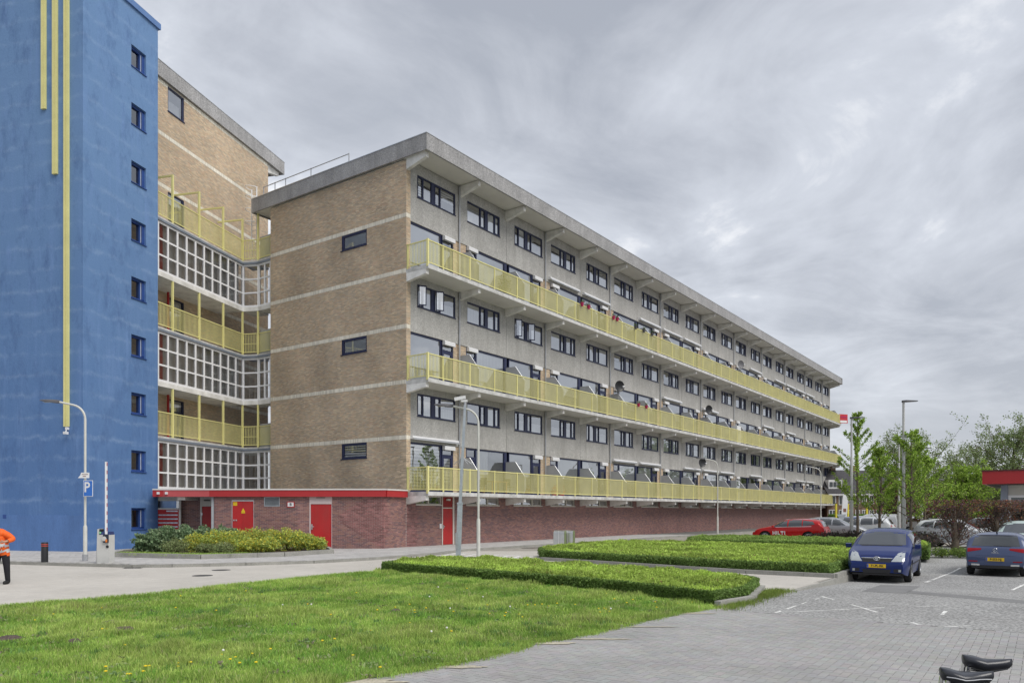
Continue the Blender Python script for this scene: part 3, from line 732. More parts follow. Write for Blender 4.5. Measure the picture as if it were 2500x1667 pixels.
for lv in (0, 2, 4):
    z = BK[lv] + .04
    mb = MB(); mb.f_(0, LEN, RV - .035, RV + .035, z + 1.23, z + 1.28); mb.f_(0, LEN, RV - .02, RV + .02, z + .10, z + .145)
    for s_ in (0.03, LEN - .03): mb.f_(s_ - .03, s_ + .03, 0.0, RV - .03, z + 1.23, z + 1.279); mb.f_(s_ - .02, s_ + .02, 0.0, RV - .03, z + .10, z + .144)
    rail = fa(mb, 'railing', m_yel)
    for p in PS: put('post', postm, rail, FA.at(p, RV, z))
    for p in (0.03, LEN - .03): put('corner_post', cornm, rail, FA.at(p, RV, z))
    put('post', postm, rail, FA.at(.03, .06, z))
    rows = []
    for q in range(13): rows.append((*FA.p(.03, .14 + q * .104), z + .69, 0, .022, .022, 1.09, 1, 1, 1)); 
    for q in range(13): rows.append((*FA.p(LEN - .03, .14 + q * .104), z + .69, 0, .022, .022, 1.09, 1, 1, 1))
    q = 0.1
    while q < LEN - .1:
        if min(abs(q - p) for p in PS) > .045: rows.append((*FA.p(q, RV), z + .69, 0, .034, .018, 1.09, 1, 1, 1))
        q += .107
    rows = np.array(rows); oo = np.argsort(np.hypot(rows[:, 0], rows[:, 1]))
    for p in rows[oo[:99]]: put('bar', barm, rail, p[:3], 0, p[4:7])
    tag(put('railing_bars', blocks_mesh('railing_bars', rows[oo[99:]], m_yel), rail), kind='stuff')
# screens between the balconies
mb = MB(); mb.yz([(-.0, .12), (-1.38, .12), (-1.38, 1.10), (-1.30, 1.22), (-.72, 1.98), (-.0, 1.98)], -.02, .02); scr = mb.mesh('balcony_screen', m_screen)
mb = MB(); mb.tube([(0, -1.40, .1), (0, -1.40, 1.12), (0, -.73, 2.0), (0, 0, 2.0)], .02, 6); scf = mb.mesh('screen_frame', m_alu)
for lv in (0, 2, 4):
    for i in range(1, NB + 1):
        if i == NB: u = LEN - .12
        else: u = i * BAY
        s_ = put('balcony_screen', scr, ap, FA.at(u, -.06, BK[lv] + .04)); put('screen_frame', scf, s_, local=True)
# rain pipes
for i in range(1, NB, 2):
    mb = MB(); u = i * BAY - .16
    mb.tube([(u, -.06, 2.9), (u, -.06, 20.38)], .045, 8)
    for z in np.arange(4.2, 20, 2.9): mb.tube([(u, -.06, z), (u, -.06, z + .06)], .058, 8)
    fa(mb, 'rain_pipe', m_zinc, smooth=40)
# awning cassettes
def awning(i0, lv, n=1, drop=.0):
    u0 = i0 * BAY + (.3 if i0 == 0 else .25); u1 = (i0 + n) * BAY - .35; z = BK[lv + 1] + .02 + drop
    mb = MB(); mb.yz([(.02, z - .09), (-.14, z - .10), (-.20, z - .03), (-.17, z + .07), (.02, z + .09)], u0, u1)
    a_ = fa(mb, 'awning', m_pvc); mb = MB(); mb.f_(u0 + .03, u1 - .03, .20, .24, z - .12, z - .06); fa(mb, 'front_bar', m_alu, a_)
for i, lv in [(0, 0), (3, 4), (4, 4), (6, 4), (7, 4), (8, 4), (12, 4), (14, 4), (15, 4), (16, 4), (17, 4), (7, 2), (9, 2), (13, 2), (15, 2), (5, 0), (6, 0), (8, 0), (9, 0), (10, 0), (12, 0), (14, 0), (16, 0), (17, 0)]: awning(i, lv)
# roof
roofm = MB(); roofm.f_(-.10, LEN + .45, -WID - 1.55, 1.50, 20.44, 21.12); roof = fa(roofm, 'roof', m_soffit)
fm = MB(); fm.f_(.006, BAY - .006, 1.50, 1.60, 20.36, 21.20); fme = fm.mesh('fascia_panel', m_fascia)
for i in range(NB): put('fascia_panel', fme, roof, FA.at(i * BAY + (-.0), 0, 0))
fm = MB(); fm.f_(-.20, .0, 1.50, 1.60, 20.36, 21.20); fa(fm, 'fascia_panel', m_fascia, roof)
cuts = [-1.62, 0.9, 2.55, 4.2, 5.85, 7.5, 9.15, 10.8, WID + 1.50]
for a, b in zip(cuts[:-1], cuts[1:]): mb = MB(); mb.f_(a + .006, b - .006, .10, .20, 20.36, 21.20); fe(mb, 'fascia_panel', m_fascia, roof)
mb = MB(); mb.f_(-.22, LEN + .47, 1.49, 1.62, 21.2, 21.235); mb.f_(-.22, -.08, -WID - 1.6, 1.48, 21.201, 21.236); fa(mb, 'roof_edge_trim', m_alu, roof)
mb = MB(); mb.f_(LEN + .45, LEN + .55, -WID - 1.55, 1.6, 20.36, 21.2); mb.f_(-.1, LEN + .45, -WID - 1.65, -WID - 1.55, 20.36, 21.2); fa(mb, 'fascia_panel', m_fascia, roof)
mb = MB(); mb.f_(-.09, .0, -1.0, 1.5, 20.40, 20.44); fa(mb, 'soffit_edge', m_conc, roof)
# roof guard rail and cage ladder at the back corner
mb = MB()
us = [WID - 4.4 + .0, WID - 7.6, WID - 9.9, WID - 10.9, WID - 12.0]
mb.tube([(us[0], .05, 21.2 + .62), (us[-1], .05, 21.2 + .62)], .03, 6)
for q in us: mb.tube([(q, .05, 21.1), (q, .05, 21.86)], .03, 6)
fe(mb, 'roof_guard_rail', m_zinc, roof)
mb = MB()
for dx in (-.25, .25): mb.tube([(-1.95 + dx, .25, 17.6), (-1.95 + dx, .25, 22.1)], .035, 6)
for z in np.arange(17.7, 22, .3): mb.tube([(-2.2, .25, z), (-1.7, .25, z)], .015, 5)
for z in (19.9, 20.7, 21.5, 22.1): mb.tube([(-1.95 + .36 * math.cos(t), .25 - .0 - .6 * math.sin(t), z) for t in np.linspace(0, math.pi, 9)], .02, 5)
fe(mb, 'cage_ladder', m_white, roof)
# end-wall windows
for (a, b, c, d_) in EW:
    mb = MB(); hh = d_ - c; wv = b - a
    mb.f_(0, wv, -.14, -.03, 0, .10); mb.f_(0, wv, -.14, -.03, hh - .12, hh); mb.f_(0, .10, -.14, -.03, .1, hh - .12); mb.f_(wv - .1, wv, -.14, -.03, .1, hh - .12); mb.f_(.1, .16, -.12, -.02, .1, hh - .12); mb.f_(-.05, wv + .03, -.05, .05, -.05, -.003)
    wo = mb.o('window', m_navy, ap, FE.at(a, 0, c), FE.a); MB().pane(.14, wv - .08, -.09, -.08, .08, hh - .1).o('pane', glass('end_glass', (.95, .96, .96), refl=.12), wo, local=True)
    kb = MB(); z = .12
    while z < hh - .14: kb.b(.16, wv - .1, .10, .11, z, z + (.07 if c < 8 else .03)); z += (.13 if c < 8 else .034)
    kb.o('curtain', m_blind, wo, local=True)
# back gallery peeping out behind the end wall
for lv in (1, 3, 5):
    mb = MB(); mb.f_(.1, 6.0, -WID - 1.5, -WID, BK[lv] - .16, BK[lv] + .04); fa(mb, 'gallery_slab', m_slabc)
    mb = MB(); mb.f_(.35, .40, -WID - 1.5, -WID - .1, BK[lv] + .1, BK[lv] + 1.55); fa(mb, 'gallery_screen', m_screen)

# ================================================================== BLUE STAIR TOWER
def frame_cam(xr, d, ang_right):      # ang: direction of u measured from the view direction, to the right
    a = A - ang_right
    return Fr(C(xr, d), a)
TU = R(14.2)
FTR = frame_cam(-19.75, 35.5, TU)                     # right face: u runs away from the viewer
FTL = Fr(FTR.p(0), FTR.a - R(90))                     # left face: u = 0 at the right-hand corner, negative to the left
TH, TD, TW = 27.15, 5.0, 6.5
def blue_mat():
    m = bpy.data.materials.new('weathered_blue_plaster'); m.use_nodes = True; t = m.node_tree; n = t.nodes; l = t.links; b = n['Principled BSDF']
    b.inputs['Roughness'].default_value = .85
    geo = n.new('ShaderNodeNewGeometry'); sp = n.new('ShaderNodeSeparateXYZ'); l.new(geo.outputs['Position'], sp.inputs[0])
    def nz(scale, det, st=(1, 1, 1), ro=.6, dist=0):
        mp = n.new('ShaderNodeMapping'); mp.inputs['Scale'].default_value = st; l.new(geo.outputs['Position'], mp.inputs[0])
        q = n.new('ShaderNodeTexNoise'); q.inputs['Scale'].default_value = scale; q.inputs['Detail'].default_value = det; q.inputs['Roughness'].default_value = ro; q.inputs['Distortion'].default_value = dist
        l.new(mp.outputs[0], q.inputs['Vector']); return q.outputs[0]
    def rngm(x, a, b2, c, d):
        q = n.new('ShaderNodeMapRange'); q.inputs[1].default_value = a; q.inputs[2].default_value = b2; q.inputs[3].default_value = c; q.inputs[4].default_value = d; l.new(x, q.inputs[0]); return q.outputs[0]
    def math_(op, a, b2):
        q = n.new('ShaderNodeMath'); q.operation = op
        for i, v in enumerate((a, b2)):
            if isinstance(v, (int, float)): q.inputs[i].default_value = v
            else: l.new(v, q.inputs[i])
        return q.outputs[0]
    def mix(f, ca, cb):
        q = n.new('ShaderNodeMixRGB'); 
        for i, v in enumerate((f, ca, cb)):
            if isinstance(v, tuple): q.inputs[i].default_value = (*v, 1)
            elif isinstance(v, float): q.inputs[i].default_value = v
            else: l.new(v, q.inputs[i])
        return q.outputs[0]
    deep, mid, pale = (.072, .165, .385), (.15, .272, .485), (.30, .43, .63)
    c = mix(rngm(math_('ADD', sp.outputs[2], math_('MULTIPLY', nz(.35, 4), 9.0)), 3, 24, 0.0, 1.0), deep, mid)      # paint bleached by the weather towards the top
    c = mix(rngm(nz(.9, 5, (1, 1, .25)), .45, .75, 0, .30), c, (.15, .26, .47))
    # lime runs along the pour joints: thin wavy level lines
    zz = math_('ADD', sp.outputs[2], math_('MULTIPLY', nz(.9, 8, (1, 1, .5), .72), .95))
    fr = math_('ABSOLUTE', math_('SUBTRACT', math_('FRACT', math_('MULTIPLY', zz, 1.02), 0.0), .5), 0.0)
    line = rngm(fr, .33, .49, 0, 1); msk = rngm(nz(.9, 7, (1, 1, 2.2), .75), .42, .62, .03, .40)
    c = mix(math_('MULTIPLY', line, msk), c, pale)
    st = math_('MULTIPLY', rngm(nz(3.2, 5, (1, 1, .07)), .48, .72, 0, .75), rngm(nz(.5, 3), .4, .6, 0, 1)); c = mix(st, c, (.17, .29, .55))
    dk = rngm(nz(1.3, 6, (1, 1, .5), .75), .50, .74, 0, .65); c = mix(dk, c, (.055, .115, .27))
    c = mix(rngm(nz(16, 3), .35, .65, 0, .14), c, (.05, .11, .30))
    l.new(c, b.inputs['Base Color'])
    bp = n.new('ShaderNodeBump'); bp.inputs['Strength'].default_value = .35; bp.inputs['Distance'].default_value = .02; l.new(nz(9, 5), bp.inputs['Height']); l.new(bp.outputs[0], b.inputs['Normal'])
    return m
m_blue = blue_mat()
m_bluef = M('blue_frame', (.03, .075, .26), .5, var=.1)
tw = thing('stair_tower', 'tall weathered blue plaster stair tower with three yellow strips', 'tower', FTR.at(0))
def ftr(mb, name, mats, parent=tw): return mb.o(name, mats, parent, FTR.o, FTR.a)
def ftl(mb, name, mats, parent=tw): return mb.o(name, mats, parent, FTL.o, FTL.a)
TWZ = [24.2 - 2.892 * q for q in range(9)]
mb = MB(); zs = [0.05]
for z in TWZ[::-1]: zs += [z, z + 1.06]
zs.append(TH)
for i in range(len(zs) - 1):
    if i % 2 == 0: mb.f_(0, TD, -.35, 0, zs[i], zs[i + 1])
    else: mb.f_(0, 3.08, -.35, 0, zs[i], zs[i + 1]); mb.f_(4.12, TD, -.35, 0, zs[i], zs[i + 1])
mb.f_(0, .35, -TW, -.35, .05, TH); mb.f_(TD - .35, TD, -TW, -.35, .05, TH); mb.f_(.35, TD - .35, -TW, -TW + .35, .05, TH)
mb.f_(.35, TD - .35, -TW + .35, -.35, TH - .3, TH)
wall = ftr(mb, 'wall', m_blue)
mb = MB(); mb.f_(-.10, TD + .12, -.30, .10, TH, TH + .30); mb.f_(-.10, .35, -TW, -.301, TH, TH + .299); ftr(mb, 'roof_edge', M('pale_blue_edge', (.12, .22, .45), .6, var=.1))
mb = MB(); mb.f_(.36, TD - .36, -2.2, -2.1, .1, TH - .3); ftr(mb, 'stair_wall', M('tower_inner_brick', (.27, .17, .11), .9, var=.2, scale=5))
mb = MB(); fr_ = [(0, 1.04, 0, .09), (0, 1.04, .92, 1.06)]
mb.f_(0, 1.04, -.32, -.14, 0, .10); mb.f_(0, 1.04, -.32, -.14, .95, 1.06); mb.f_(0, .05, -.32, -.14, .1, .95); mb.f_(.72, .78, -.32, -.13, .1, .95); mb.f_(.86, 1.04, -.32, -.10, .1, .95); mb.f_(-.03, 1.06, -.06, .05, -.04, -.003)
twf = mb.mesh('window', m_bluef); mb = MB(); mb.pane(.04, .74, -.24, -.23, .08, .97); twp = mb.mesh('pane', glass('tower_glass', (.7, .66, .6), refl=.2))
twe = MB().f_(.785, .835, -.30, -.125, .1, .95).mesh('sash_edge', M('pale_sash', (.42, .48, .58), .5))
for q, z in enumerate(TWZ):
    o = put('window', twf, tw, FTR.at(3.08, 0, z), FTR.a); put('sash_edge', twe, o, local=True); put('pane', twp, o, local=True)
    if q in (3, 5): lettering('3' if q == 3 else '2', .55, m_dark, o, (.22, .26, .42), 0, .02, True)
for (a, b, z) in [(-1.0, -.74, 5.87), (-1.64, -1.38, 17.6), (-2.27, -2.03, 20.7)]:
    mb = MB(); mb.f_(a, a + .12, 0, .10, z, TH); mb.f_(a + .14, b, 0, .10, z, TH); mb.f_(a + .12, a + .14, 0, .07, z, TH); ftl(mb, 'yellow_strip', m_yel)
mb = MB(); mb.f_(-.86, -.76, .0, .14, 5.72, 5.84); mb.f_(-.84, -.70, .1, .28, 5.50, 5.62); mb.tube([(-.80, -.08, 5.78), (-.80, -.18, 5.58)], .025, 6); ftl(mb, 'security_camera', m_pvc)
mb = MB(); mb.f_(-6.4, -.02, .0, .012, .10, 1.78); ftl(mb, 'repainted_patch', M('repainted_blue', (.10, .195, .42), .85, var=.14, scale=1.2, stretch=(1, 1, .3), fine=.08))
mb = MB(); mb.f_(-4.55, -4.35, .0, .02, 1.62, 1.80); ftl(mb, 'vent_plate', m_bluef)

# ================================================================== HIGHER BLOCK BEHIND THE TOWER
FL = frame_cam(-19.82, 43.3, TU)                      # brick end wall
hb = thing('apartment_block', 'higher brick apartment block rising behind the blue stair tower', 'building', FL.at(0))
def fl(mb, name, mats, parent=hb): return mb.o(name, mats, parent, FL.o, FL.a)
LW = 11.1; HW = [(.74, 2.15, 24.8, 26.2), (.74, 2.15, 17.55, 20.2), (.74, 2.15, 11.75, 14.2), (.74, 2.15, 5.95, 8.4)]
mb = MB(); hz_ = sorted(HW, key=lambda h: h[2]); zs = [0.05]
for h in hz_: zs += [h[2], h[3]]
zs.append(26.32)
for i in range(len(zs) - 1):
    if i % 2 == 0: mb.f_(-.4, LW, -.3, -.010, zs[i], zs[i + 1])
    else: mb.f_(-.4, .74, -.3, -.010, zs[i], zs[i + 1]); mb.f_(2.15, LW, -.3, -.010, zs[i], zs[i + 1])
mb.f_(-.4, LW, -30, -1.2, .05, 26.3); mb.f_(LW - .35, LW, -30, -.3, .05, 26.3)
lw = fl(mb, 'end_wall', m_mortar)
B = []
BL = [BK[0] + 2.905 * q for q in range(9)]
for k in range(9):
    z0, z1 = BL[k] + .11, min(BL[k] + 2.905 - .11, 26.3)
    if z1 > z0: B += bricks(FL, -.4, LW, z0, z1, TAN, HW)
    if k: B += bricks(FL, -.4, LW, BL[k] - .11, min(BL[k] + .11, 26.3), BAND, HW, soldier=True)
tag(put('bricks', blocks_mesh('bricks', B, m_brick), lw), kind='stuff')
for (a, b, c, d_) in HW:
    mb = MB(); wv, hh = b - a, d_ - c
    mb.f_(0, wv, -.14, -.03, 0, .07); mb.f_(0, wv, -.14, -.03, hh - .08, hh); mb.f_(0, .07, -.14, -.03, .07, hh - .08); mb.f_(wv - .12, wv, -.14, -.03, .07, hh - .08)
    if hh > 2: mb.f_(.07, wv - .12, -.14, -.04, hh - .75, hh - .68)
    mb.f_(-.03, wv + .03, -.05, .05, -.05, -.003)
    o = mb.o('window', m_navy, hb, FL.at(a, 0, c), FL.a); MB().pane(.06, wv - .1, -.09, -.08, .06, hh - .07).o('pane', g_win, o, local=True)
    put('curtain', curtain_mesh(wv - .2, hh * (.5 if hh < 2 else .9), 0), o, (.08, .22, .08), local=True)
mb = MB(); mb.f_(-.2, LW + 1.75, -30, .05, 26.4, 27.1); hr = fl(mb, 'roof', m_soffit)
fcs = np.linspace(-2.0, LW + 1.9, 9)
for a, b in zip(fcs[:-1], fcs[1:]): mb = MB(); mb.f_(a + .005, b - .005, .05, .16, 26.30, 27.17); fl(mb, 'fascia_panel', m_fascia, hr)
mb = MB(); mb.f_(LW + 1.76, LW + 1.9, -30, .049, 26.30, 27.17); mb.f_(LW, LW + 1.75, -30, .04, 26.33, 26.399); fl(mb, 'fascia_panel', m_fascia, hr)
mb = MB(); mb.f_(-2.0, LW + 1.92, .0, .18, 27.17, 27.21); fl(mb, 'roof_edge_trim', m_alu, hr)
mb = MB(); mb.xz([(LW - .05, 26.33), (LW + 1.55, 26.33), (LW + 1.55, 26.08), (LW - .05, 25.72)], .10, .32); fl(mb, 'bracket', m_conc)

# ================================================================== GLAZED ACCESS GALLERY BETWEEN THE BLOCKS
FG = frame_cam(-18.59, 40.6, TU)
P1 = C((593 - CX) / F * 47.95, 47.95); P2 = C((631 - CX) / F * 47.75, 47.75); P3 = C((668 - CX) / F * 46.95, 46.95)
LG = math.hypot(P1[0] - FG.o[0], P1[1] - FG.o[1])
FG2 = Fr(P1, math.atan2(P2[1] - P1[1], P2[0] - P1[0])); L2 = math.hypot(P2[0] - P1[0], P2[1] - P1[1])
FG3 = Fr(P2, math.atan2(P3[1] - P2[1], P3[0] - P2[0])); L3 = math.hypot(P3[0] - P2[0], P3[1] - P2[1])
ga = thing('access_gallery', 'white glazed access gallery with yellow open decks linking the two blocks', 'gallery', FG.at(0))
FACETS = [(FG, -.9, LG, [-.07 + .765 * q for q in range(-1, 11)]), (FG2, 0, L2, [.03, L2]), (FG3, 0, L3, [0.06, L3 * .42, L3 * .80])]
GB, GT = [3.15, 8.80, 14.60], [5.70, 11.45, 17.25]
m_galw = M('gallery_wall_whitened', (.84, .83, .80), .9, var=.12, scale=.8)
m_slate = M('slate_blue_edge', (.21, .24, .29), .6, var=.12, scale=2)
for lvl in range(3):
    zb, zt = GB[lvl], GT[lvl]; rh = (zt - zb - .12) / 3
    for fi, (f_r, ua, ub, cols_) in enumerate(FACETS):
        mb = MB()
        for c_ in cols_:
            if ua - .2 <= c_ <= ub + .05: mb.f_(max(ua, c_ - .055), min(ub + .03, c_ + .055), -.08, .03, zb, zt)
        if fi == 0: mb.f_(ub - .05, ub, -.08, .03, zb, zt)
        for r_ in range(4):
            z = zb + r_ * rh + (.12 * (r_ == 3)) * 0
            mb.f_(ua, ub, -.07, .02, z, z + (.12 if r_ in (0, 3) else .09))
        wf = mb.o('gallery_window', m_white, ga, f_r.o, f_r.a)
        cc = [c for c in cols_ if c < ub - .1] ; cc2 = cc[1:] + [ub]
        for c0, c1 in zip(cc, cc2):
            for r_ in range(3):
                mb = MB(); mb.pane(max(ua, c0) + .04, c1 - .04, -.03, -.02, zb + r_ * rh + .08, zb + (r_ + 1) * rh + .03); mb.o('pane', g_gal, wf, f_r.o, f_r.a)
        mb = MB(); mb.f_(ua, ub + (.05 if fi < 2 else .2), -1.9 if fi == 0 else -1.2, .10, zt + .004, zt + .12); mb.o('deck_slab', m_slate, ga, f_r.o, f_r.a)
        mb = MB(); mb.f_(ua, ub + (.02 if fi < 2 else .2), -1.9 if fi == 0 else -1.2, .06, zt + .122, zt + .22); mb.o('deck_slab', m_slabc, ga, f_r.o, f_r.a)
        if lvl > 0:
            mb = MB(); mb.f_(ua, ub + (.03 if fi < 2 else .2), -1.9 if fi == 0 else -1.2, .05, zb - .25, zb - .004); mb.o('floor_slab', m_conc, ga, f_r.o, f_r.a)
        # yellow railing on the open deck above
        z = zt + .34
        mb = MB(); mb.f_(ua, ub, -.02, .03, z + 1.14, z + 1.19); mb.f_(ua, ub, -.015, .02, z + .0, z + .045)
        if fi == 1: mb.f_(ua, ub, -.012, .018, z + .52, z + .55)
        rl = mb.o('railing', m_yel, ga, f_r.o, f_r.a)
        pu = {0: [1.07, 3.32, 5.56, LG - .04], 1: [L2 - .02], 2: []}[fi]
        for p in pu:
            mb = MB(); top = (GB[lvl + 1] - .26) if lvl < 2 else (20.1 if not (fi == 1) else 20.36)
            mb.f_(p - .05, p + .05, -.05, .05, zt + .1, top)
            if lvl == 2 and fi == 0: mb.f_(p - .04, p + .04, -1.75, -.051, top - .09, top - .005)
            mb.o('post', m_yel, ga, f_r.o, f_r.a)
        q = ua + .06
        while q < ub - .03:
            if all(abs(q - p) > .06 for p in pu): put('bar', barm, rl, f_r.at(q, 0, z + .59), f_r.a, (.026, .018, 1.10))
            q += .107
# inner wall whitened and moved to the glass to imitate daylight, red pipe, ceiling
    mb = MB(); mb.f_(-.9, LG, -.38, -.30, zb - .2, zt); mb.o('whitened_inner_wall', m_galw, ga, FG.o, FG.a)
    mb = MB(); mb.f_(.25, .55, -.295, -.2, zb - .2, zt); mb.o('lift_frame', m_red, ga, FG.o, FG.a)
    mb = MB(); mb.tube([(2.75, 1.6, zt + .2), (2.75, 1.6, (GB[lvl + 1] - .26) if lvl < 2 else zt + .3)], .07, 8); mb.o('red_riser_pipe', m_red, ga, FG.o, FG.a)

# ================================================================== RED-TRIMMED ENTRANCE BUILDING
FN = Fr(C(0, 38.5), A - R(90))                        # front plane at right angles to the view
def UP(px, d=38.5): return (px - CX) / F * d
en = thing('entrance_building', 'low red brick entrance building with red fascia and red doors', 'building', FN.at(UP(700)))
def fn(mb, name, mats, parent=en): return mb.o(name, mats, parent, FN.o, FN.a)
UA, UB = UP(523), UP(937)
cornerW = (X0, Y0)
FCH = Fr(FN.p(UB), math.atan2(Y0 - FN.p(UB)[1], X0 - FN.p(UB)[0])); LCH = math.hypot(Y0 - FN.p(UB)[1], X0 - FN.p(UB)[0])
D1 = (UP(755.5), UP(810.5), .0, 2.70); D2 = (UP(566), UP(620), .0, 2.5)
VT = (UP(645), UP(683), 2.21, 2.66)
ew = MB(); holes = [D1, D2, VT]
ew.f_(UA, D2[0], -.3, -.010, 0, 2.69); ew.f_(D2[0], D2[1], -.3, -.010, 2.5, 2.69); ew.f_(D2[1], VT[0], -.3, -.010, 0, 2.69)
ew.f_(VT[0], VT[1], -.3, -.010, 0, 2.21); ew.f_(VT[0], VT[1], -.3, -.010, 2.66, 2.69); ew.f_(VT[1], D1[0], -.3, -.010, 0, 2.69); ew.f_(D1[1], UB, -.3, -.010, 0, 2.69)
ewall = fn(ew, 'wall', MC['dark_mortar'])
mb = MB(); mb.f_(0, LCH, -.3, -.010, 0, 2.69); mb.o('corner_wall', MC['dark_mortar'], en, FCH.o, FCH.a)
Bn = bricks(FN, UA, UB, .09, 2.68, REDB, holes, bl=.22, bh=.058, j=.012, dark=lambda u, z: 1.25 if UP(724) < u < UP(754) else 1.0) + bricks(FCH, .0, LCH, .09, 2.68, REDB, bl=.22, bh=.058, j=.012)
lay(Bn, 'brick', ewall, m_redbrick1, m_brick, 300, 'bricks', key=lambda P: np.hypot(P[:, 0], P[:, 1]) + np.abs(P[:, 2] - 1.6) * .3)
# side wall into the recess, recess wall, soffit
FR_ = frame_cam(UP(523), 38.5, R(0)); 
mb = MB(); mb.f_(UA - .02, UA + .10, -3.5, -.305, .0, 2.69); fn(mb, 'recess_side_wall', MC['dark_mortar'])
RC = 2.3
FRW = Fr(FN.p(0, -RC), FN.a)
u1, u2 = (442 - CX) / F * (38.5 + RC), (488 - CX) / F * (38.5 + RC)
mb = MB(); mb.f_(u1, u2, -.2, -.01, 0, 2.75); mb.o('recess_wall', MC['dark_mortar'], en, FRW.o, FRW.a)
tag(put('bricks', blocks_mesh('bricks', bricks(FRW, u1, u2, .09, 2.7, REDB, bl=.22, bh=.058, j=.012), m_brick), en), kind='stuff')
# recess door
u3, u4 = (489 - CX) / F * (38.5 + RC), (518.5 - CX) / F * (38.5 + RC)
mb = MB(); mb.f_(u3, u3 + .09, -.1, .03, .1, 2.72); mb.f_(u4 - .06, u4, -.1, .03, .1, 2.72); mb.f_(u3 + .09, u4 - .06, -.1, .01, 2.22, 2.72); dd_ = mb.o('door', m_cream, en, FRW.o, FRW.a)
mb = MB(); mb.f_(u3 + .1, u4 - .07, -.09, -.01, .12, 2.21); dl = mb.o('door_leaf', m_red, dd_, FRW.o, FRW.a)
mb = MB(); 
for z in (.65, 1.75): mb.f_(u3 + .06, u3 + .13, .0, .045, z, z + .12)
mb.o('hinge', m_alu, dl, FRW.o, FRW.a)
mb = MB(); mb.f_(u4 - .45, u4 - .1, .012, .02, 2.50, 2.58); mb.o('sign_plate', m_dark, dd_, FRW.o, FRW.a)
mb = MB(); mb.f_(UA - .14, UA - .03, -.12, .0, .1, 2.69); fn(mb, 'corner_post', M('grey_post', (.40, .42, .44), .6))
# letterbox wall with window above
FM = Fr(FN.p(0, -1.9), FN.a); e0, e1 = (376 - CX) / F * 40.4, (441 - CX) / F * 40.4
mb = MB(); mb.f_(e0 - 1.0, e1, -.1, 0, 2.50, 2.72); mb.f_(e0 - 1.0, e1, -.1, .0, 2.05, 2.13); mb.f_(e1 - .10, e1, -.1, .0, .1, 2.5); wl = mb.o('entrance_window', m_cream, en, FM.o, FM.a)
mb = MB(); mb.pane(e0 - 1.0, e1 - .1, -.06, -.05, 2.13, 2.5); mb.o('pane', g_win, wl, FM.o, FM.a)
mb = MB(); mb.f_(e0 - 1.0, e1 - .1, -.08, .0, .1, 2.05); lb = mb.o('letterbox_panel', m_red, en, FM.o, FM.a)
mb = MB(); mb.b(-.5, .5, -.5, .5, -.5, .5); lbm = mb.mesh('letterbox_flap', m_alu)
for r_ in range(9):
    z = 1.97 - r_ * .205
    for q in range(8):
        if r_ == 0 and q > 2: continue
        uu = e1 - .1 - .14 - q * .205
        put('letterbox_flap', lbm, lb, FM.at(uu, .012, z), FM.a, (.185, .024, .07))
# red fascia, white edge, roof sheet
segs = [(UP(376), UP(402), m_redf), (UP(402), UP(514), m_redp), (UP(514), UP(640), m_redf), (UP(640), UP(780), m_redf), (UP(780), UB + .12, m_redf)]
for a, b, m_ in segs: mb = MB(); mb.f_(a + .003, b - .003, -.06, .16, 2.685, 3.01); fn(mb, 'fascia_panel', m_)
mb = MB(); mb.f_(.06, LCH - .1, -.1, .16, 2.685, 3.01); mb.o('fascia_panel', m_redf, en, FCH.o, FCH.a)
mb = MB(); mb.f_(UP(376), UB + .13, -.1, .185, 3.013, 3.08); fn(mb, 'roof_edge_trim', M('pale_trim', (.70, .68, .66), .5, var=.05))
mb = MB(); mb.f_(.06, LCH - .08, -.1, .185, 3.012, 3.079); mb.o('roof_edge_trim', MC['pale_trim'], en, FCH.o, FCH.a)
mb = MB(); q0, q1 = FN.p(UP(376), -.06), FN.p(UB, -.06)
mb.prism([q0, q1, (X0 - .02, Y0 + .3), (X0 - .02, Y0 + 8), P2, P1, FG.p(0, -.3)], 2.74, 2.99); mb.o('roof', M('bitumen_roof', (.20, .20, .20), .9), en)
for px in (391, 411): mb = MB(); mb.f_(UP(px) - .055, UP(px) + .055, .16, .26, 2.80, 2.92); fn(mb, 'wall_light', m_pvc)
mb = MB(); mb.f_(UP(433), UP(452), -1.6, .0, 2.52, 2.684); fn(mb, 'canopy_beam', m_cream)
# doors
mb = MB(); a, b = D1[0], D1[1]; mb.f_(a, a + .06, -.12, .01, .1, 2.69); mb.f_(b - .02, b, -.12, .01, .1, 2.69); mb.f_(a + .06, b - .02, -.12, .0, 2.32, 2.69); do_ = fn(mb, 'door', M('pale_pink_panel', (.62, .52, .51), .6, var=.05))
mb = MB(); mb.f_(a + .065, b - .024, -.10, -.02, .2, 2.31); dl = fn(mb, 'door_leaf', m_red, do_); mb = MB(); mb.f_(a + .065, b - .024, -.10, -.01, .11, .195); fn(mb, 'kick_board', m_redp, do_)
mb = MB(); mb.f_(a + .09, a + .15, -.02, .005, 1.05, 1.32); mb.f_(a + .11, a + .14, .0, .05, 1.18, 1.21); mb.f_(a + .11, a + .24, .05, .07, 1.18, 1.21); fn(mb, 'door_handle', m_alu, do_)
mb = MB(); mb.f_((a + b) / 2 - .22, (a + b) / 2 + .22, .0, .012, 2.60, 2.67); fn(mb, 'vent_grille', M('grille', (.35, .3, .29), .7), do_)
mb = MB(); a, b = D2[0], D2[1]; mb.f_(a, a + .03, -.1, .015, .1, 2.5); mb.f_(b - .02, b, -.1, .01, .1, 2.5); mb.f_(a + .03, b - .02, -.1, .01, 2.46, 2.5); dt = fn(mb, 'double_door', m_alu)
for x0, x1 in ((a + .033, (a + b) / 2 - .003), ((a + b) / 2 + .003, b - .023)): mb = MB(); mb.f_(x0, x1, -.09, .0, .12, 2.455); fn(mb, 'door_leaf', m_red, dt)
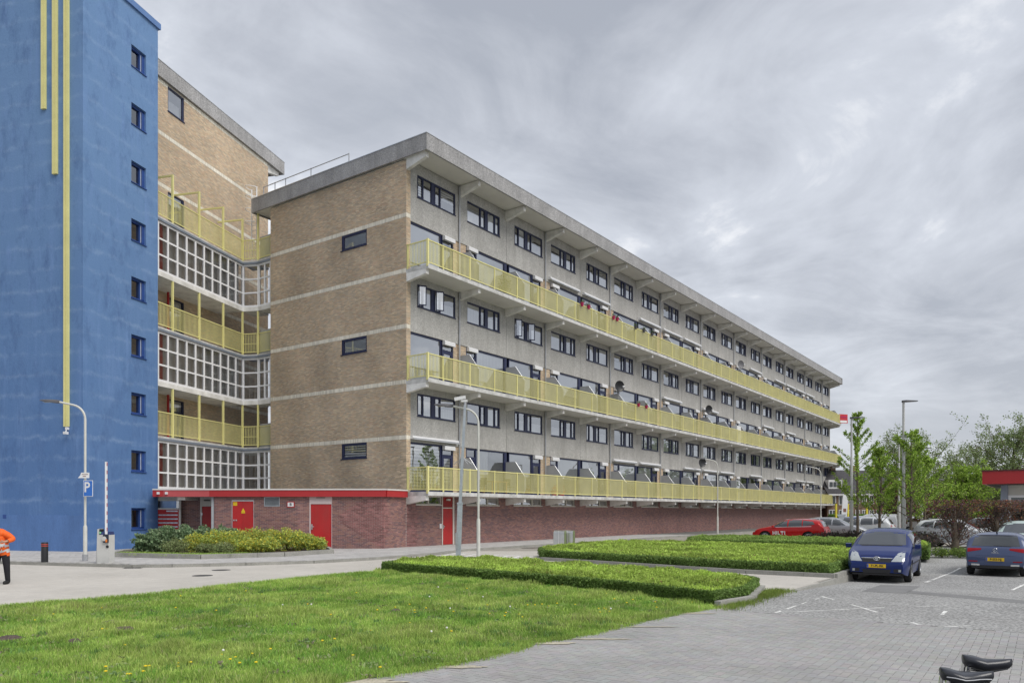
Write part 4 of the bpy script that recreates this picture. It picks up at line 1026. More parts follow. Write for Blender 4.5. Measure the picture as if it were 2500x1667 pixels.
mb = MB(); mb.f_(a + .07, a + .27, .0, .008, 2.24, 2.42); fn(mb, 'warning_plate', M('warning_yellow', (.75, .52, .02), .5, var=.03), dt)
mb = MB(); cxx = a + .57; mb.xz([(cxx - .1, 1.92), (cxx + .1, 1.92), (cxx, 2.12)], -.012, -.002); mb.f_(cxx - .09, cxx + .09, .002, .010, 1.86, 1.915); fn(mb, 'warning_triangle', MC['warning_yellow'], dt)
mb = MB(); mb.f_(a + .08, a + .14, 0, .03, 1.48, 1.55); mb.f_(a + .2, a + .26, 0, .03, 1.48, 1.55); fn(mb, 'door_handle', m_alu, dt)
mb = MB(); mb.f_(b - .02, b + .0, .01, .04, .8, .95); mb.f_(b - .02, b + .0, .01, .04, 2.0, 2.15); fn(mb, 'hinge', m_alu, dt)
mb = MB(); a, b, c, d_ = VT; mb.f_(a, a + .03, -.1, .02, c, d_); mb.f_(b - .03, b, -.1, .02, c, d_); mb.f_(a + .03, b - .03, -.1, .02, c, c + .03); mb.f_(a + .03, b - .03, -.1, .02, d_ - .03, d_); mb.f_(a + .03, b - .03, -.1, -.09, c + .03, d_ - .03); vg = fn(mb, 'vent', m_steel)
for q in range(8): z = c + .05 + q * .046; mb = MB(); mb.yz([(.06, z + .03), (-.005, z), (-.005, z + .012), (.06, z + .042)], a + .03, b - .03); fn(mb, 'slat', m_steel, vg)
a, b = UP(701), UP(719); sg = thing('letter_sign', 'small white sign with a black letter in a red frame on brick wall', 'sign', FN.at((a + b) / 2, .01, 2.3), FN.a)
mb = MB(); mb.b(-.19, .19, -.02, 0, -.145, .145); mb.o('frame', m_red, sg, local=True); mb = MB(); mb.b(-.15, .15, -.026, -.021, -.105, .105); mb.o('panel', m_pvc, sg, local=True)
lettering('B', .19, m_black, sg, (0, -.03, 0), 0, .004, True)

# ================================================================== PLANTER BED
PL = [D(p, d) for p, d in [(273, 31.4), (490, 30.0), (693, 31.7), (811, 34.1), (800, 36.9), (640, 37.4), (420, 37.2), (345, 35.6), (300, 33.5)]]
cxp, cyp = np.mean(PL, 0)
bed = sheet('planting_bed', [(x + (cxp - x) * .012, y + (cyp - y) * .012) for x, y in PL], .20, m_bark)
kerbline(PL + [PL[0]], bed, .05, .28, step=.95, wdt=.15, inset=0)

# ================================================================== VEGETATION
m_grass = M('grass_blades', (1, 1, 1), .75, var=.22, scale=.55, attr=True, spec=.2, trans=.3)
m_leaf = M('leaves', (1, 1, 1), .6, var=.15, scale=.8, attr=True, spec=.3, trans=.3)
m_barkm = M('bark', (.13, .105, .08), .95, var=.25, scale=6, fine=.3)
m_twig = M('twig', (.10, .075, .06), .9, var=.2, scale=6)
def blades(name, X, Y, hgt, wdt, cols, mat, z=.01, lean=.6):
    n = len(X); a = rng.uniform(0, 2 * np.pi, n); h = hgt * rng.uniform(.55, 1.25, n); la = rng.uniform(0, 2 * np.pi, n); ll = h * rng.uniform(.1, lean, n)
    B0 = np.column_stack([X, Y, np.full(n, z)]); s = np.column_stack([np.cos(a), np.sin(a), np.zeros(n)]) * (wdt * rng.uniform(.6, 1.3, n))[:, None]
    mid = B0 + np.column_stack([np.cos(la) * ll * .35, np.sin(la) * ll * .35, h * .6]); tip = B0 + np.column_stack([np.cos(la) * ll, np.sin(la) * ll, h])
    V = np.stack([B0 - s * .5, B0 + s * .5, mid + s * .38, tip, mid - s * .38], 1).reshape(-1, 3)
    Fc = (np.arange(n)[:, None] * 5 + np.array([0, 1, 2, 4])[None]); F3 = (np.arange(n)[:, None] * 5 + np.array([4, 2, 3, 3])[None])
    # quads + tip triangles as separate tri list keeps one mesh: split the quad in two
    t = np.concatenate([Fc[:, [0, 1, 2]], Fc[:, [0, 2, 3]], F3[:, :3]], 0)
    c = np.repeat(cols, 5, 0)
    return raw_mesh(name, V, t, mat, c)
def scatter(poly, n, falloff=True):
    xs = [p[0] for p in poly]; ys = [p[1] for p in poly]; X = []; Y = []; tot = 0
    while tot < n:
        x = rng.uniform(min(xs), max(xs), 200000); y = rng.uniform(min(ys), max(ys), 200000); v, d = view(x, y, 40)
        k = inpoly(x, y, poly) & v & (d > 7.8)
        if falloff: k &= rng.random(200000) < np.clip((10.5 / np.maximum(d, 1)) ** 1.5, 0, 1)
        X.append(x[k]); Y.append(y[k]); tot += k.sum()
    return np.concatenate(X)[:n], np.concatenate(Y)[:n]
X, Y = scatter(LAWN, 240000)
dd = X * fx + Y * fy
g1 = np.array([.35, .50, .115]); g2 = np.array([.53, .63, .20]); g3 = np.array([.20, .36, .07])
pn = np.sin(X * 1.3 + Y * .7) * np.sin(Y * 1.1 - X * .5) + .6 * np.sin(X * 3.1 - Y * 2.3) * np.sin(X * 1.9 + Y * 3.3); t = np.clip(pn * .4 + .5 + rng.normal(0, .22, len(X)), 0, 1)[:, None]
cols_ = np.where(t < .5, g3 + (g1 - g3) * t * 2, g1 + (g2 - g1) * (t - .5) * 2) * rng.uniform(.75, 1.25, (len(X), 1))
dry = rng.random(len(X)) < np.clip(.06 + .16 * (np.sin(X * .9 + 2 * np.sin(Y * .7)) * np.sin(Y * 1.3 + X * .4) - .45), .04, .3); cols_[dry] = np.array([.46, .42, .24]) * rng.uniform(.7, 1.2, (dry.sum(), 1))
pn2 = np.sin(X * 4.3 + 1.7 * np.sin(Y * 2.1)) * np.sin(Y * 3.9 + 1.3 * np.sin(X * 2.7))
hg = (.038 + .03 * np.clip(pn + .4, 0, 1.5)) * (1 + .75 * np.clip(pn2, -.4, 1)) + .0010 * dd
cols_ *= (1 - .20 * np.clip(pn2, 0, 1))[:, None] * np.array([1, 1.02, .95])
gr = put('grass', blades('grass', X, Y, hg, .0035 + .0006 * dd, cols_, m_grass)); tag(gr, 'short green lawn grass dotted with dandelions', 'grass', kind='stuff')
# coarse tufts and broad-leaved weeds among the lawn
tx, ty = scatter(LAWN, 420); tw_ = rng.uniform(.03, .10, 420); k_ = rng.integers(0, 420, 16000); wx = tx[k_] + rng.normal(0, 1, 16000) * tw_[k_]; wy = ty[k_] + rng.normal(0, 1, 16000) * tw_[k_]
tcol = np.array([[.22, .40, .08], [.30, .46, .12], [.17, .30, .09], [.38, .44, .16]])[rng.integers(0, 4, 420)][k_] * rng.uniform(.7, 1.25, (16000, 1))
tag(put('grass_tufts', blades('grass_tufts', wx, wy, .06 + .5 * tw_[k_], .006 + .0007 * (wx * fx + wy * fy), tcol, m_grass)), 'coarse darker grass tufts spread over the lawn', 'grass', kind='stuff')
sx, sy = scatter(LAWN, 260); k_ = rng.integers(0, 260, 3600); P_w = np.column_stack([sx[k_] + rng.normal(0, .07, 3600), sy[k_] + rng.normal(0, .07, 3600), .03 + rng.uniform(0, .03, 3600)])
tag(put('lawn_weeds', leaves('lawn_weeds', P_w, .05 * rng.uniform(.6, 1.5, 3600), np.array([[.20, .30, .12], [.30, .36, .16], [.26, .24, .16]])[rng.integers(0, 3, 260)][k_] * rng.uniform(.7, 1.2, (3600, 1)), m_leaf, up=1.2)), 'flat broad-leaved weeds in the lawn', 'weeds', kind='stuff')
# taller seeding grass along the lawn edge and on the roadside
def fringe(name, pts, n, h, label, spread=.12, wd=.006, base=g1):
    t = rng.random(n) * (len(pts) - 1); i = t.astype(int); f = (t - i)[:, None]; Q = np.array(pts)
    p = Q[i] * (1 - f) + Q[i + 1] * f + rng.normal(0, spread, (n, 2)); p += .35 * np.sin(t * 9)[:, None] * spread
    o = put(name, blades(name, p[:, 0], p[:, 1], np.full(n, h), wd, shade(n, base, .3), m_grass, 0.0, .8)); return tag(o, label, 'grass', kind='stuff')
fringe('grass_fringe', LAWN[1:7], 9000, .10, 'taller grass fringe along the road edge of the lawn', .10, .010)
fringe('grass_fringe', LAWN[13:23], 9000, .06, 'ragged grass edge where the lawn meets the grey paving', .07, .006)
fringe('grass_fringe', [G(1770, 1487), G(1850, 1458), G(1905, 1442)], 5000, .09, 'weedy grass tuft along the hedge kerb by the parking lot', .16, .008, np.array([.2, .27, .06]))
# dandelions: countable yellow heads
m_dand = M('dandelion_yellow', (.80, .60, .02), .7, var=.1); m_clock = M('dandelion_clock', (.75, .74, .70), .9, var=.05); m_stem = M('stem_green', (.2, .3, .08), .7)
mb = MB(); mb.lathe([(.0, .002), (.012, -.006), (.021, .0), (.018, .010), (.0, .014)], 8); hd = mb.mesh('flower_head', m_dand)
mb = MB(); mb.lathe([(.0, -.02), (.017, -.012), (.022, .0), (.017, .014), (.0, .022)], 8); ck = mb.mesh('seed_head', m_clock)
mb = MB(); mb.tube([(0, 0, 0), (.004, 0, .5), (0, 0, 1)], .003, 4); stm = mb.mesh('stem', m_stem)
FLW = [(85, 1523), (130, 1506), (250, 1545), (262, 1542), (305, 1585), (312, 1657), (350, 1652), (355, 1640), (364, 1637), (318, 1655), (258, 1652), (258, 1643), (434, 1637), (436, 1630), (465, 1630), (545, 1618), (562, 1624), (575, 1613), (585, 1628), (625, 1631),
       (660, 1598), (690, 1492), (700, 1516), (735, 1511), (760, 1494), (870, 1452), (800, 1455), (640, 1455), (600, 1449), (560, 1470), (1000, 1481), (965, 1490), (1012, 1498), (1013, 1503), (1000, 1527), (1040, 1493), (1102, 1551), (921, 1495), (928, 1638), (1070, 1450),
       (1140, 1442), (1190, 1482), (1235, 1504), (1245, 1507), (1275, 1513), (1288, 1484), (1306, 1484), (1323, 1483), (1340, 1487), (1232, 1513), (1268, 1506), (1475, 1494), (1462, 1494), (1464, 1502), (1480, 1496), (1488, 1500), (1491, 1513), (1404, 1483), (1360, 1480),
       (1408, 1436), (1440, 1440), (1373, 1434), (1480, 1455), (1545, 1470), (1600, 1478), (1630, 1480), (1655, 1480), (1690, 1475), (1603, 1491), (1500, 1470), (1530, 1480)]
for q in range(24): FLW.append((random.uniform(200, 1600), random.choice([random.uniform(1460, 1520), random.uniform(1460, 1640)])))
nfl = 0
for (px, py) in FLW:
    p = G(px, py)
    if not inpoly([p[0]], [p[1]], LAWN)[0]: continue
    clock = random.random() < .10; hgt = random.uniform(.11, .2) if clock else random.uniform(.04, .075)
    t = thing('dandelion', 'white dandelion seed clock standing in the lawn' if clock else 'yellow dandelion flower in the short lawn grass', 'flower', (p[0], p[1], .01), 0, 'dandelion clocks in the lawn' if clock else 'dandelion flowers in the lawn')
    put('stem', stm, t, scale=(1, 1, hgt), local=True); put('seed_head' if clock else 'flower_head', ck if clock else hd, t, (0, 0, hgt), local=True, scale=(.8 if clock else 1.0,) * 3); nfl += 1
m_mole = M('bare_earth', (.10, .075, .065), .95, var=.3, scale=10, fine=.3)
for px, py, s in [(270, 1526, .19), (300, 1541, .17), (25, 1563, .17), (965, 1496, .13), (180, 1572, .10)]:
    p = G(px, py); mb = MB(); v = [(0, 0, .07)]; n = 14
    for k in (.5, 1): v += [(s * k * 1.2 * math.cos(2 * math.pi * i / n) * random.uniform(.75, 1.2), s * k * .8 * math.sin(2 * math.pi * i / n) * random.uniform(.75, 1.2), (.055 if k < 1 else 0) + random.uniform(0, .015)) for i in range(n)]
    mb.vf(v, [(0, 1 + i, 1 + (i + 1) % n) for i in range(n)] + [(1 + i, 1 + n + i, 1 + n + (i + 1) % n, 1 + (i + 1) % n) for i in range(n)])
    lab = {270: 'larger dark molehill of bare earth on the left of the lawn', 300: 'dark molehill just right below the larger molehill', 25: 'molehill nearest the left edge of the photograph', 965: 'brown molehill in the middle of the lawn', 180: 'smallest molehill low on the left of the lawn'}[px]
    tag(mb.o('molehill', m_mole, None, (p[0], p[1], .015), smooth=40), lab, 'molehill')

# clipped low hedges: leafy sprigs all over a soil-dark core
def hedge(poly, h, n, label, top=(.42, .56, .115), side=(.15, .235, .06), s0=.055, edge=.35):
    root = thing('clipped_hedge', label, 'hedge', (*np.mean(poly, 0), 0.0))
    P_ = np.array(poly); c = P_.mean(0)
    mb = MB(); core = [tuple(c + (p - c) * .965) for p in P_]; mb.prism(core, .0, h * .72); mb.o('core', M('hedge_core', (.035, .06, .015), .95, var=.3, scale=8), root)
    X, Y = scatter(poly, int(n * .6), False)
    d = np.full(len(X), 9.0); m = len(poly)
    for i in range(m):
        a, b = P_[i], P_[(i + 1) % m]; ab = b - a; t = np.clip(((X - a[0]) * ab[0] + (Y - a[1]) * ab[1]) / (ab @ ab), 0, 1)
        d = np.minimum(d, np.hypot(X - a[0] - ab[0] * t, Y - a[1] - ab[1] * t))
    rnd_ = np.sqrt(np.clip(1 - (1 - np.clip(d / edge, 0, 1)) ** 2, 0, 1))
    wob = .05 * np.sin(X * 2.1 + Y * .8) * np.sin(Y * 1.7) + .035 * np.sin(X * 5 - Y * 4.1) + .03 * np.sin(X * 8.3 + 3 * np.sin(Y * 2)) * np.sin(Y * 7.1)
    thin = np.sin(X * 2.9 + 2 * np.sin(Y * 1.3)) * np.sin(Y * 3.3 + 1.5 * np.sin(X * 1.7)); kp = rng.random(len(X)) > np.clip((thin - .35) * 1.1, 0, .75); X, Y, d, rnd_, wob = X[kp], Y[kp], d[kp], rnd_[kp], wob[kp]
    Z = h * (.62 + .38 * rnd_) + wob * rnd_ + rng.normal(0, .018, len(X)) 
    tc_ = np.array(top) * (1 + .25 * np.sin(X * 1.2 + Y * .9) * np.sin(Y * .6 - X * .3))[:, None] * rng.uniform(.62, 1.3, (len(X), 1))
    dead = rng.random(len(X)) < .015; tc_[dead] = np.array([.30, .22, .10])
    # side sprigs along the outline
    ns = int(n * .4); seg = np.roll(P_, -1, 0) - P_; L = np.hypot(*seg.T); cum = np.concatenate([[0], np.cumsum(L)]); tt = rng.random(ns) * cum[-1]; i = np.searchsorted(cum, tt, 'right') - 1; f = ((tt - cum[i]) / L[i])[:, None]
    q = P_[i] + seg[i] * f; out = (q - c); out /= np.linalg.norm(out, axis=1)[:, None]; zz = rng.uniform(.03, 1, ns) ** .8 * h * .95
    q = q + out * (.05 * np.sin(zz / h * 3.0) + rng.normal(0, .03, ns))[:, None]
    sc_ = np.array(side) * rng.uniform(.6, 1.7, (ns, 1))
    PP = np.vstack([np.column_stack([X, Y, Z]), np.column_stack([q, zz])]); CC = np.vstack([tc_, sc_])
    dd = PP[:, 0] * fx + PP[:, 1] * fy
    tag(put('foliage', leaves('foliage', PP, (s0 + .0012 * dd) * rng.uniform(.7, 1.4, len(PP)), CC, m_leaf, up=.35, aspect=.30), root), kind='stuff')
    # upright young shoots over the top
    k = rng.random(len(X)) < .5; bl = blades('shoots', X[k], Y[k], np.full(k.sum(), .075), .010 + .0006 * (X[k] * fx + Y[k] * fy), tc_[k] * 1.12, m_grass, 0, .5)
    co = np.empty(len(bl.vertices) * 3, np.float32); bl.vertices.foreach_get('co', co); co = co.reshape(-1, 3); co[:, 2] += np.repeat(Z[k] - .03, 5); bl.vertices.foreach_set('co', co.ravel())
    tag(put('shoots', bl, root), kind='stuff'); return root
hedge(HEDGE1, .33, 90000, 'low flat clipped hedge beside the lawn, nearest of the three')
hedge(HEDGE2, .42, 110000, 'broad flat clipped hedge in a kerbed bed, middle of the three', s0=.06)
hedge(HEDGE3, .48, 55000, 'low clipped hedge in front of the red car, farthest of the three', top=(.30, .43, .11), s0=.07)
hd4 = [D(2240, 31.5), D(2268, 31.0), D(2266, 34.5), D(2240, 35)]
hedge(hd4, .62, 9000, 'small rounded green hedge end right behind the dark blue car', s0=.06)

def bush(name, label, c, r, h, n, cols, size, group=None, flowers=None, z0=.2):
    root = thing(name, label, 'shrub', (c[0], c[1], z0), 0, group)
    u = rng.normal(size=(n, 3)); u /= np.linalg.norm(u, axis=1)[:, None]; k = rng.random(n) ** .35
    lump = 1 + .22 * np.sin(u[:, 0] * 5 + c[0]) * np.sin(u[:, 1] * 5 + c[1]) + .16 * np.sin(u[:, 2] * 9 + u[:, 0] * 7)
    Pp = np.column_stack([u[:, 0] * r * k * lump, u[:, 1] * r * k * lump, h * (.5 + .5 * u[:, 2] * k * lump)]); Pp[:, 2] = np.maximum(Pp[:, 2], .02)
    b = np.asarray(cols)[rng.integers(0, len(cols), n)] * rng.uniform(.6, 1.35, (n, 1))
    put('foliage', leaves('foliage', Pp, size * rng.uniform(.6, 1.4, n), b, m_leaf, up=.4, aspect=.45), root, local=True)
    mb = MB()
    for q in range(5): a = rng.uniform(0, 6.28); mb.tube([(0, 0, -.02), (math.cos(a) * r * .3, math.sin(a) * r * .3, h * .5), (math.cos(a) * r * .6, math.sin(a) * r * .6, h * .8)], [.03, .02, .008], 5)
    mb.o('stems', m_twig, root, local=True); return root
LAU = [(.17, .26, .13), (.23, .33, .17), (.12, .20, .10), (.30, .38, .22)]
YEL = [(.38, .48, .11), (.52, .53, .10), (.30, .44, .12), (.44, .51, .13), (.70, .60, .09)]
GRY = [(.26, .32, .13), (.30, .33, .16), (.21, .28, .11)]
for q, (px, d, r, h, s) in enumerate([(372, 33.2, .7, .92, 'leftmost'), (408, 34.4, .8, 1.18, 'tall'), (455, 35.2, .85, 1.15, 'broad'), (505, 35.4, .8, 1.1, 'middle'), (552, 35.0, .75, 1.12, 'right')]):
    lab = ['dark laurel bush at the left end of the planting bed', 'tallest dark laurel bush in front of the letterboxes', 'dark laurel bush before the recessed brick wall', 'dark laurel bush before the recessed red door', 'dark laurel bush before the red double door, rightmost laurel'][q]
    bush('laurel_bush', lab, D(px, d), r, h * .92, 5200, LAU, .13, 'laurels at the back of the bed')
for q, (px, d, r, h) in enumerate([(482, 33.6, .6, .8), (530, 33.6, .65, .92), (575, 33.6, .7, .92), (618, 34.2, .75, 1.0), (660, 34.4, .75, .98), (700, 34.6, .7, 1.0), (735, 35.0, .65, .86), (768, 35.0, .55, .62), (600, 32.8, .5, .6), (650, 33.0, .55, .66)]):
    bush('golden_shrub', ['leftmost golden-green shrub among the laurels', 'second golden-green shrub from the left in the bed', 'golden-green shrub below the red double door', 'golden-green shrub right of the red double door', 'golden-green shrub under the wall vent', 'golden-green shrub below the letter sign', 'golden-green shrub left of the tall red door', 'small golden shrub at the foot of the tall red door', 'low golden shrub at the kerb, left of two', 'low golden shrub at the kerb, right of two'][q], D(px, d), r, h, 3200, YEL, .085, 'golden shrubs in the planting bed')
for q, (px, d, r, h) in enumerate([(428, 31.9, .5, .62), (545, 31.6, .45, .5), (500, 32.6, .4, .4)]):
    bush('grey_green_shrub', ['rounded grey-green shrub near the kerb below the laurels', 'low grey-green shrub at the front kerb, right one', 'small grey-green shrub between two others'][q], D(px, d), r, h, 2600, GRY, .06, 'low shrubs at the kerb')
fringe('bed_grass', [D(300, 31.9), D(400, 31.2), D(490, 30.6), D(600, 31.4)], 5000, .10, 'thin grass along the front of the planting bed', .25, .012)
bg_o = bpy.data.objects['bed_grass']; bg_o.location.z = .2
# dark low shrubs in the parking island
DK = [(.075, .055, .06), (.10, .07, .065), (.06, .075, .04), (.05, .045, .045)]
k = 0
for (px, d, r, h) in [(2022, 46.5, 1.2, .75), (2060, 46, 1.2, .78), (2100, 45.2, 1.2, .8), (2140, 44.6, 1.2, .8), (2180, 44, 1.2, .8), (2215, 43.2, 1.1, .78), (2248, 42.4, 1.1, .82), (2130, 43.2, .9, .6), (2238, 40.2, .9, .72), (2210, 40.8, .9, .6)]:
    wd = ['leftmost dark purple-brown shrub by the yield sign', 'dark shrub at the foot of the left tall lamp', 'dark shrub beside the leftmost young tree', 'dark shrub below the white van', 'dark shrub behind the blue car roof', 'dark shrub at the foot of the tallest lamp', 'dark shrub right of the tallest lamp', 'low dark shrub in front, behind the blue car', 'dark green low shrub right above the blue car', 'low dark shrub just left of it near the tallest lamp'][k]
    bush('island_shrub', wd, D(px, d), r, h, 1900, DK, .12, 'shrubs in the parking island', z0=0.0); k += 1

# trees ------------------------------------------------------------------------
def tree(name, label, base, H_, R_, kind, leafc, nl, size, group=None, trunk=.16, clear=.25, seed=0, lean=0.0):
    rr = random.Random(seed); root = thing(name, label, 'tree', (base[0], base[1], 0), 0, group)
    mb = MB(); mb.tube([(0, 0, -.1), (rr.uniform(-.05, .05), 0, H_ * .3), (rr.uniform(-.1, .1) + lean, rr.uniform(-.1, .1), H_ * .65), (lean * 1.3, 0, H_ * .97)], [trunk, trunk * .8, trunk * .45, .02], 7)
    mb.o('trunk', m_barkm, root, smooth=60, local=True)
    lm = MB(); pts = []; wts = []
    nb = {'ginkgo': 44, 'round': 30, 'airy': 26}[kind]
    for i in range(nb):
        t = clear + (1 - clear) * (i + rr.random()) / nb; a = rr.uniform(0, 6.283); z0 = H_ * t * .97
        if kind == 'ginkgo': prof = (1 - (t - clear) / (1 - clear)) ** .75 * .9 + .10; el = R(rr.uniform(30, 56)); L = R_ * prof * rr.uniform(.7, 1.2)
        else: tt = (t - clear) / (1 - clear); prof = math.sqrt(max(0.05, 1 - (2 * tt - .85) ** 2 / 1.4)); el = R(rr.uniform(10, 48) + 22 * tt); L = R_ * prof * rr.uniform(.75, 1.1)
        e_ = Vector((math.cos(a) * math.cos(el), math.sin(a) * math.cos(el), math.sin(el))) * L; s_ = Vector((lean * t, 0, z0 * (1 if kind == 'ginkgo' else .85)))
        m_ = s_ + e_ * .5 + Vector((0, 0, -.04 * L)); q = s_ + e_; kf = 1 if kind == 'ginkgo' else 1.5; lm.tube([s_, m_, q], [trunk * .30 * kf * (1 - t * .6), trunk * .18 * kf * (1 - t * .6), .008 if kf == 1 else .03], 5)
        ns = 5 if kind == 'ginkgo' else 9
        for j in range(ns + 1):
            f = .25 + .75 * j / ns; c_ = s_ + e_ * f
            if kind != 'ginkgo':
                c2 = c_ + Vector((rr.gauss(0, 1), rr.gauss(0, 1), rr.gauss(.3, .8))) * L * .22
                lm.tube([c_, c2], [.022, .012], 4); pts.append((c_, c2))
                for _ in range(2): c3_ = c2 + Vector((rr.gauss(0, 1), rr.gauss(0, 1), rr.gauss(.3, .8))) * L * .11; lm.tube([c2, c3_], [.012, .007], 3); pts.append((c2, c3_))
            else: pts.append((c_, s_ + e_ * min(1, f + .18)))
    lm.o('limbs', m_barkm, root, local=True)
    pts_ = np.array([[*a, *b] for a, b in pts]); i = rng.integers(0, len(pts_), nl); f = rng.random((nl, 1)); P = pts_[i, :3] * (1 - f) + pts_[i, 3:] * f
    P += rng.normal(0, (.038 if kind == 'ginkgo' else .07) * R_ / 2.5 + .02, (nl, 3))
    cols_ = np.asarray(leafc)[rng.integers(0, len(leafc), nl)] * rng.uniform(.65, 1.35, (nl, 1))
    put('crown', leaves('crown', P, size * rng.uniform(.6, 1.4, nl), cols_, m_leaf, aspect=.7), root, local=True); return root
GK = [(.27, .41, .055), (.33, .48, .075), (.20, .33, .05), (.37, .50, .10)]
OL = [(.21, .29, .11), (.26, .34, .13), (.17, .24, .09), (.30, .37, .16)]
for px, d, h, r, s, lab in [(2094, 47.5, 8.1, 2.4, 1, 'young feathery tree beside the left tall lamp, tallest'), (2147, 44.5, 5.6, 2.3, 2, 'young feathery tree in front of the white van'), (2224, 42.2, 6.4, 2.7, 3, 'young feathery tree right of the tallest lamp'), (2258, 47.5, 5.2, 2.2, 4, 'young feathery tree farthest right in the parking island')]:
    tree('young_tree', lab, D(px, d), h, r, 'ginkgo', GK, 6500, .10, 'young trees in the parking island', .09, .22, s)
for px, d, h, r, s, kd, lc, nl, lab in [(2225, 105, 10.8, 7.2, 11, 'round', OL, 8500, 'large rounded tree behind the young trees'), (2335, 112, 10.6, 4.4, 32, 'airy', OL, 3800, 'airy spring tree left of two beyond the dark roofs'), (2383, 115, 12.3, 4.6, 13, 'airy', OL, 4200, 'airy spring tree right of two beyond the dark roofs'),
        (2475, 92, 12.3, 5.8, 14, 'round', OL, 6500, 'dense tree above the red-fascia building'), (2545, 96, 13.2, 5.5, 15, 'round', OL, 5000, 'tree cut off by the right edge of the photo'),
        (2360, 78, 5.8, 3.6, 17, 'round', GK, 6000, 'light green tree in front of the brick houses'), (2300, 125, 7.0, 6.0, 18, 'round', OL, 3500, 'low tree between the two groups of houses'), (2440, 125, 7.5, 6.0, 19, 'round', OL, 6000, 'low hazy tree left behind the red-fascia building')]:
    tree('broadleaf_tree', lab, D(px, d), h, r, kd, lc, int(nl * 2.2), .19 if kd == 'round' else .16, 'trees beyond the parking lot', .28, .18, s)
RD = [(.19, .10, .075), (.16, .11, .07), (.13, .14, .05), (.24, .12, .085)]
for px, d, h, r, s, lab in [(2188, 62, 4.8, 1.6, 21, 'small reddish tree behind the middle young tree'), (2258, 64, 5.2, 1.5, 22, 'small reddish tree right of the young trees'), (2067, 118, 5.2, 1.6, 23, 'small reddish tree at the far end of the long block')]:
    tree('reddish_tree', lab, D(px, d), h, r, 'airy', RD, 2600, .18, 'reddish young trees on the lot', .08, .2, s)
# leafless beech screen: trained trees joined at the top
BE = [(.22, .085, .045), (.16, .075, .05), (.12, .10, .045), (.27, .12, .06), (.13, .055, .075)]
for q, (px, d, lab, cc) in enumerate([(2330, 34.5, 'trained beech hedge tree with brown leaves, leftmost', BE + [(.16, .06, .12)]), (2432, 35.2, 'trained beech hedge tree with thick trunk behind the grey-blue car', BE), (2495, 36.0, 'trained beech hedge tree at the right edge of the photo', BE)]):
    rr = random.Random(40 + q); c = D(px, d); root = thing('beech_tree', lab, 'tree', (c[0], c[1], 0), A - R(90), 'beech screen by the parking lot')
    mb = MB(); mb.tube([(0, 0, -.1), (.05, 0, .7), (0, .03, 1.4), (.02, 0, 2.2)], [.20, .15, .12, .04], 8); mb.o('trunk', m_barkm, root, smooth=60, local=True)
    lm = MB(); tips = []
    for i in range(58):
        z0 = rr.uniform(.12, 1.75); a = rr.uniform(0, 6.283); ex = math.cos(a) * rr.uniform(.4, 1.35); ey = math.sin(a) * rr.uniform(.15, .5); ez = min(2.42, z0 + rr.uniform(.3, 1.2))
        m_ = ((ex * .45), ey * .45, z0 + (ez - z0) * .35); lm.tube([(0, 0, z0), m_, (ex, ey, ez)], [.035, .022, .008], 5)
        for j in range(7):
            f = rr.uniform(.4, 1); b0 = (ex * f, ey * f, z0 + (ez - z0) * f); b1 = (b0[0] + rr.gauss(0, .22), b0[1] + rr.gauss(0, .15), min(2.46, b0[2] + rr.uniform(-.05, .35))); lm.tube([b0, b1], [.010, .004], 4); tips.append(b1)
    lm.o('twigs', m_twig, root, local=True)
    tp = np.array(tips); n = 1300; P = tp[rng.integers(0, len(tp), n)] + rng.normal(0, .08, (n, 3)); 
    n2 = 650; P2_ = np.column_stack([rng.uniform(-1.25, 1.25, n2), rng.normal(0, .25, n2), rng.uniform(1.95, 2.47, n2)]); P = np.vstack([P, P2_]); P = P[P[:, 2] < 2.50]
    b = np.asarray(cc)[rng.integers(0, len(cc), len(P))] * rng.uniform(.6, 1.3, (len(P), 1)); put('foliage', leaves('foliage', P, .075 * rng.uniform(.6, 1.4, len(P)), b, m_leaf, aspect=.55), root, local=True)
for q, (px, d, r, h) in enumerate([(2300, 33.2, .5, .4), (2345, 33.0, .55, .42), (2365, 33.6, .5, .36), (2495, 34.0, .8, 1.1)]):
    bush('underplanting', ['low green plant at the foot of the beech, left', 'low green plant in front of the first beech trunk', 'low green plant left of the grey-blue car', 'leafy green shrub at the right edge beside the beeches'][q], D(px, d), r, h, 1300, [(.15, .24, .05), (.22, .3, .06), (.10, .16, .04)], .07, 'plants under the beech screen', z0=0)
# privet hedge far behind the lot
for px0, px1, d, lab in [(2030, 2160, 82, 'long green garden hedge behind the parked van'), (2165, 2290, 80, 'long green garden hedge behind the grey cars')]:
    a, b = D(px0, d), D(px1, d); L = math.hypot(b[0] - a[0], b[1] - a[1]); root = thing('garden_hedge', lab, 'hedge', (*a, 0), math.atan2(b[1] - a[1], b[0] - a[0]), 'garden hedges beyond the lot')
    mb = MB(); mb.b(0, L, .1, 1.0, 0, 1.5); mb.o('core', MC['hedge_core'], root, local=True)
    n = 7000; P = np.column_stack([rng.uniform(0, L, n), rng.uniform(-.05, 1.0, n), rng.uniform(.05, 1.68, n)]); k = (P[:, 1] < .15) | (P[:, 2] > 1.45); P = P[k]; put('foliage', leaves('foliage', P, .16 * rng.uniform(.6, 1.4, len(P)), shade(len(P), (.15, .27, .05), .4), m_leaf), root, local=True)

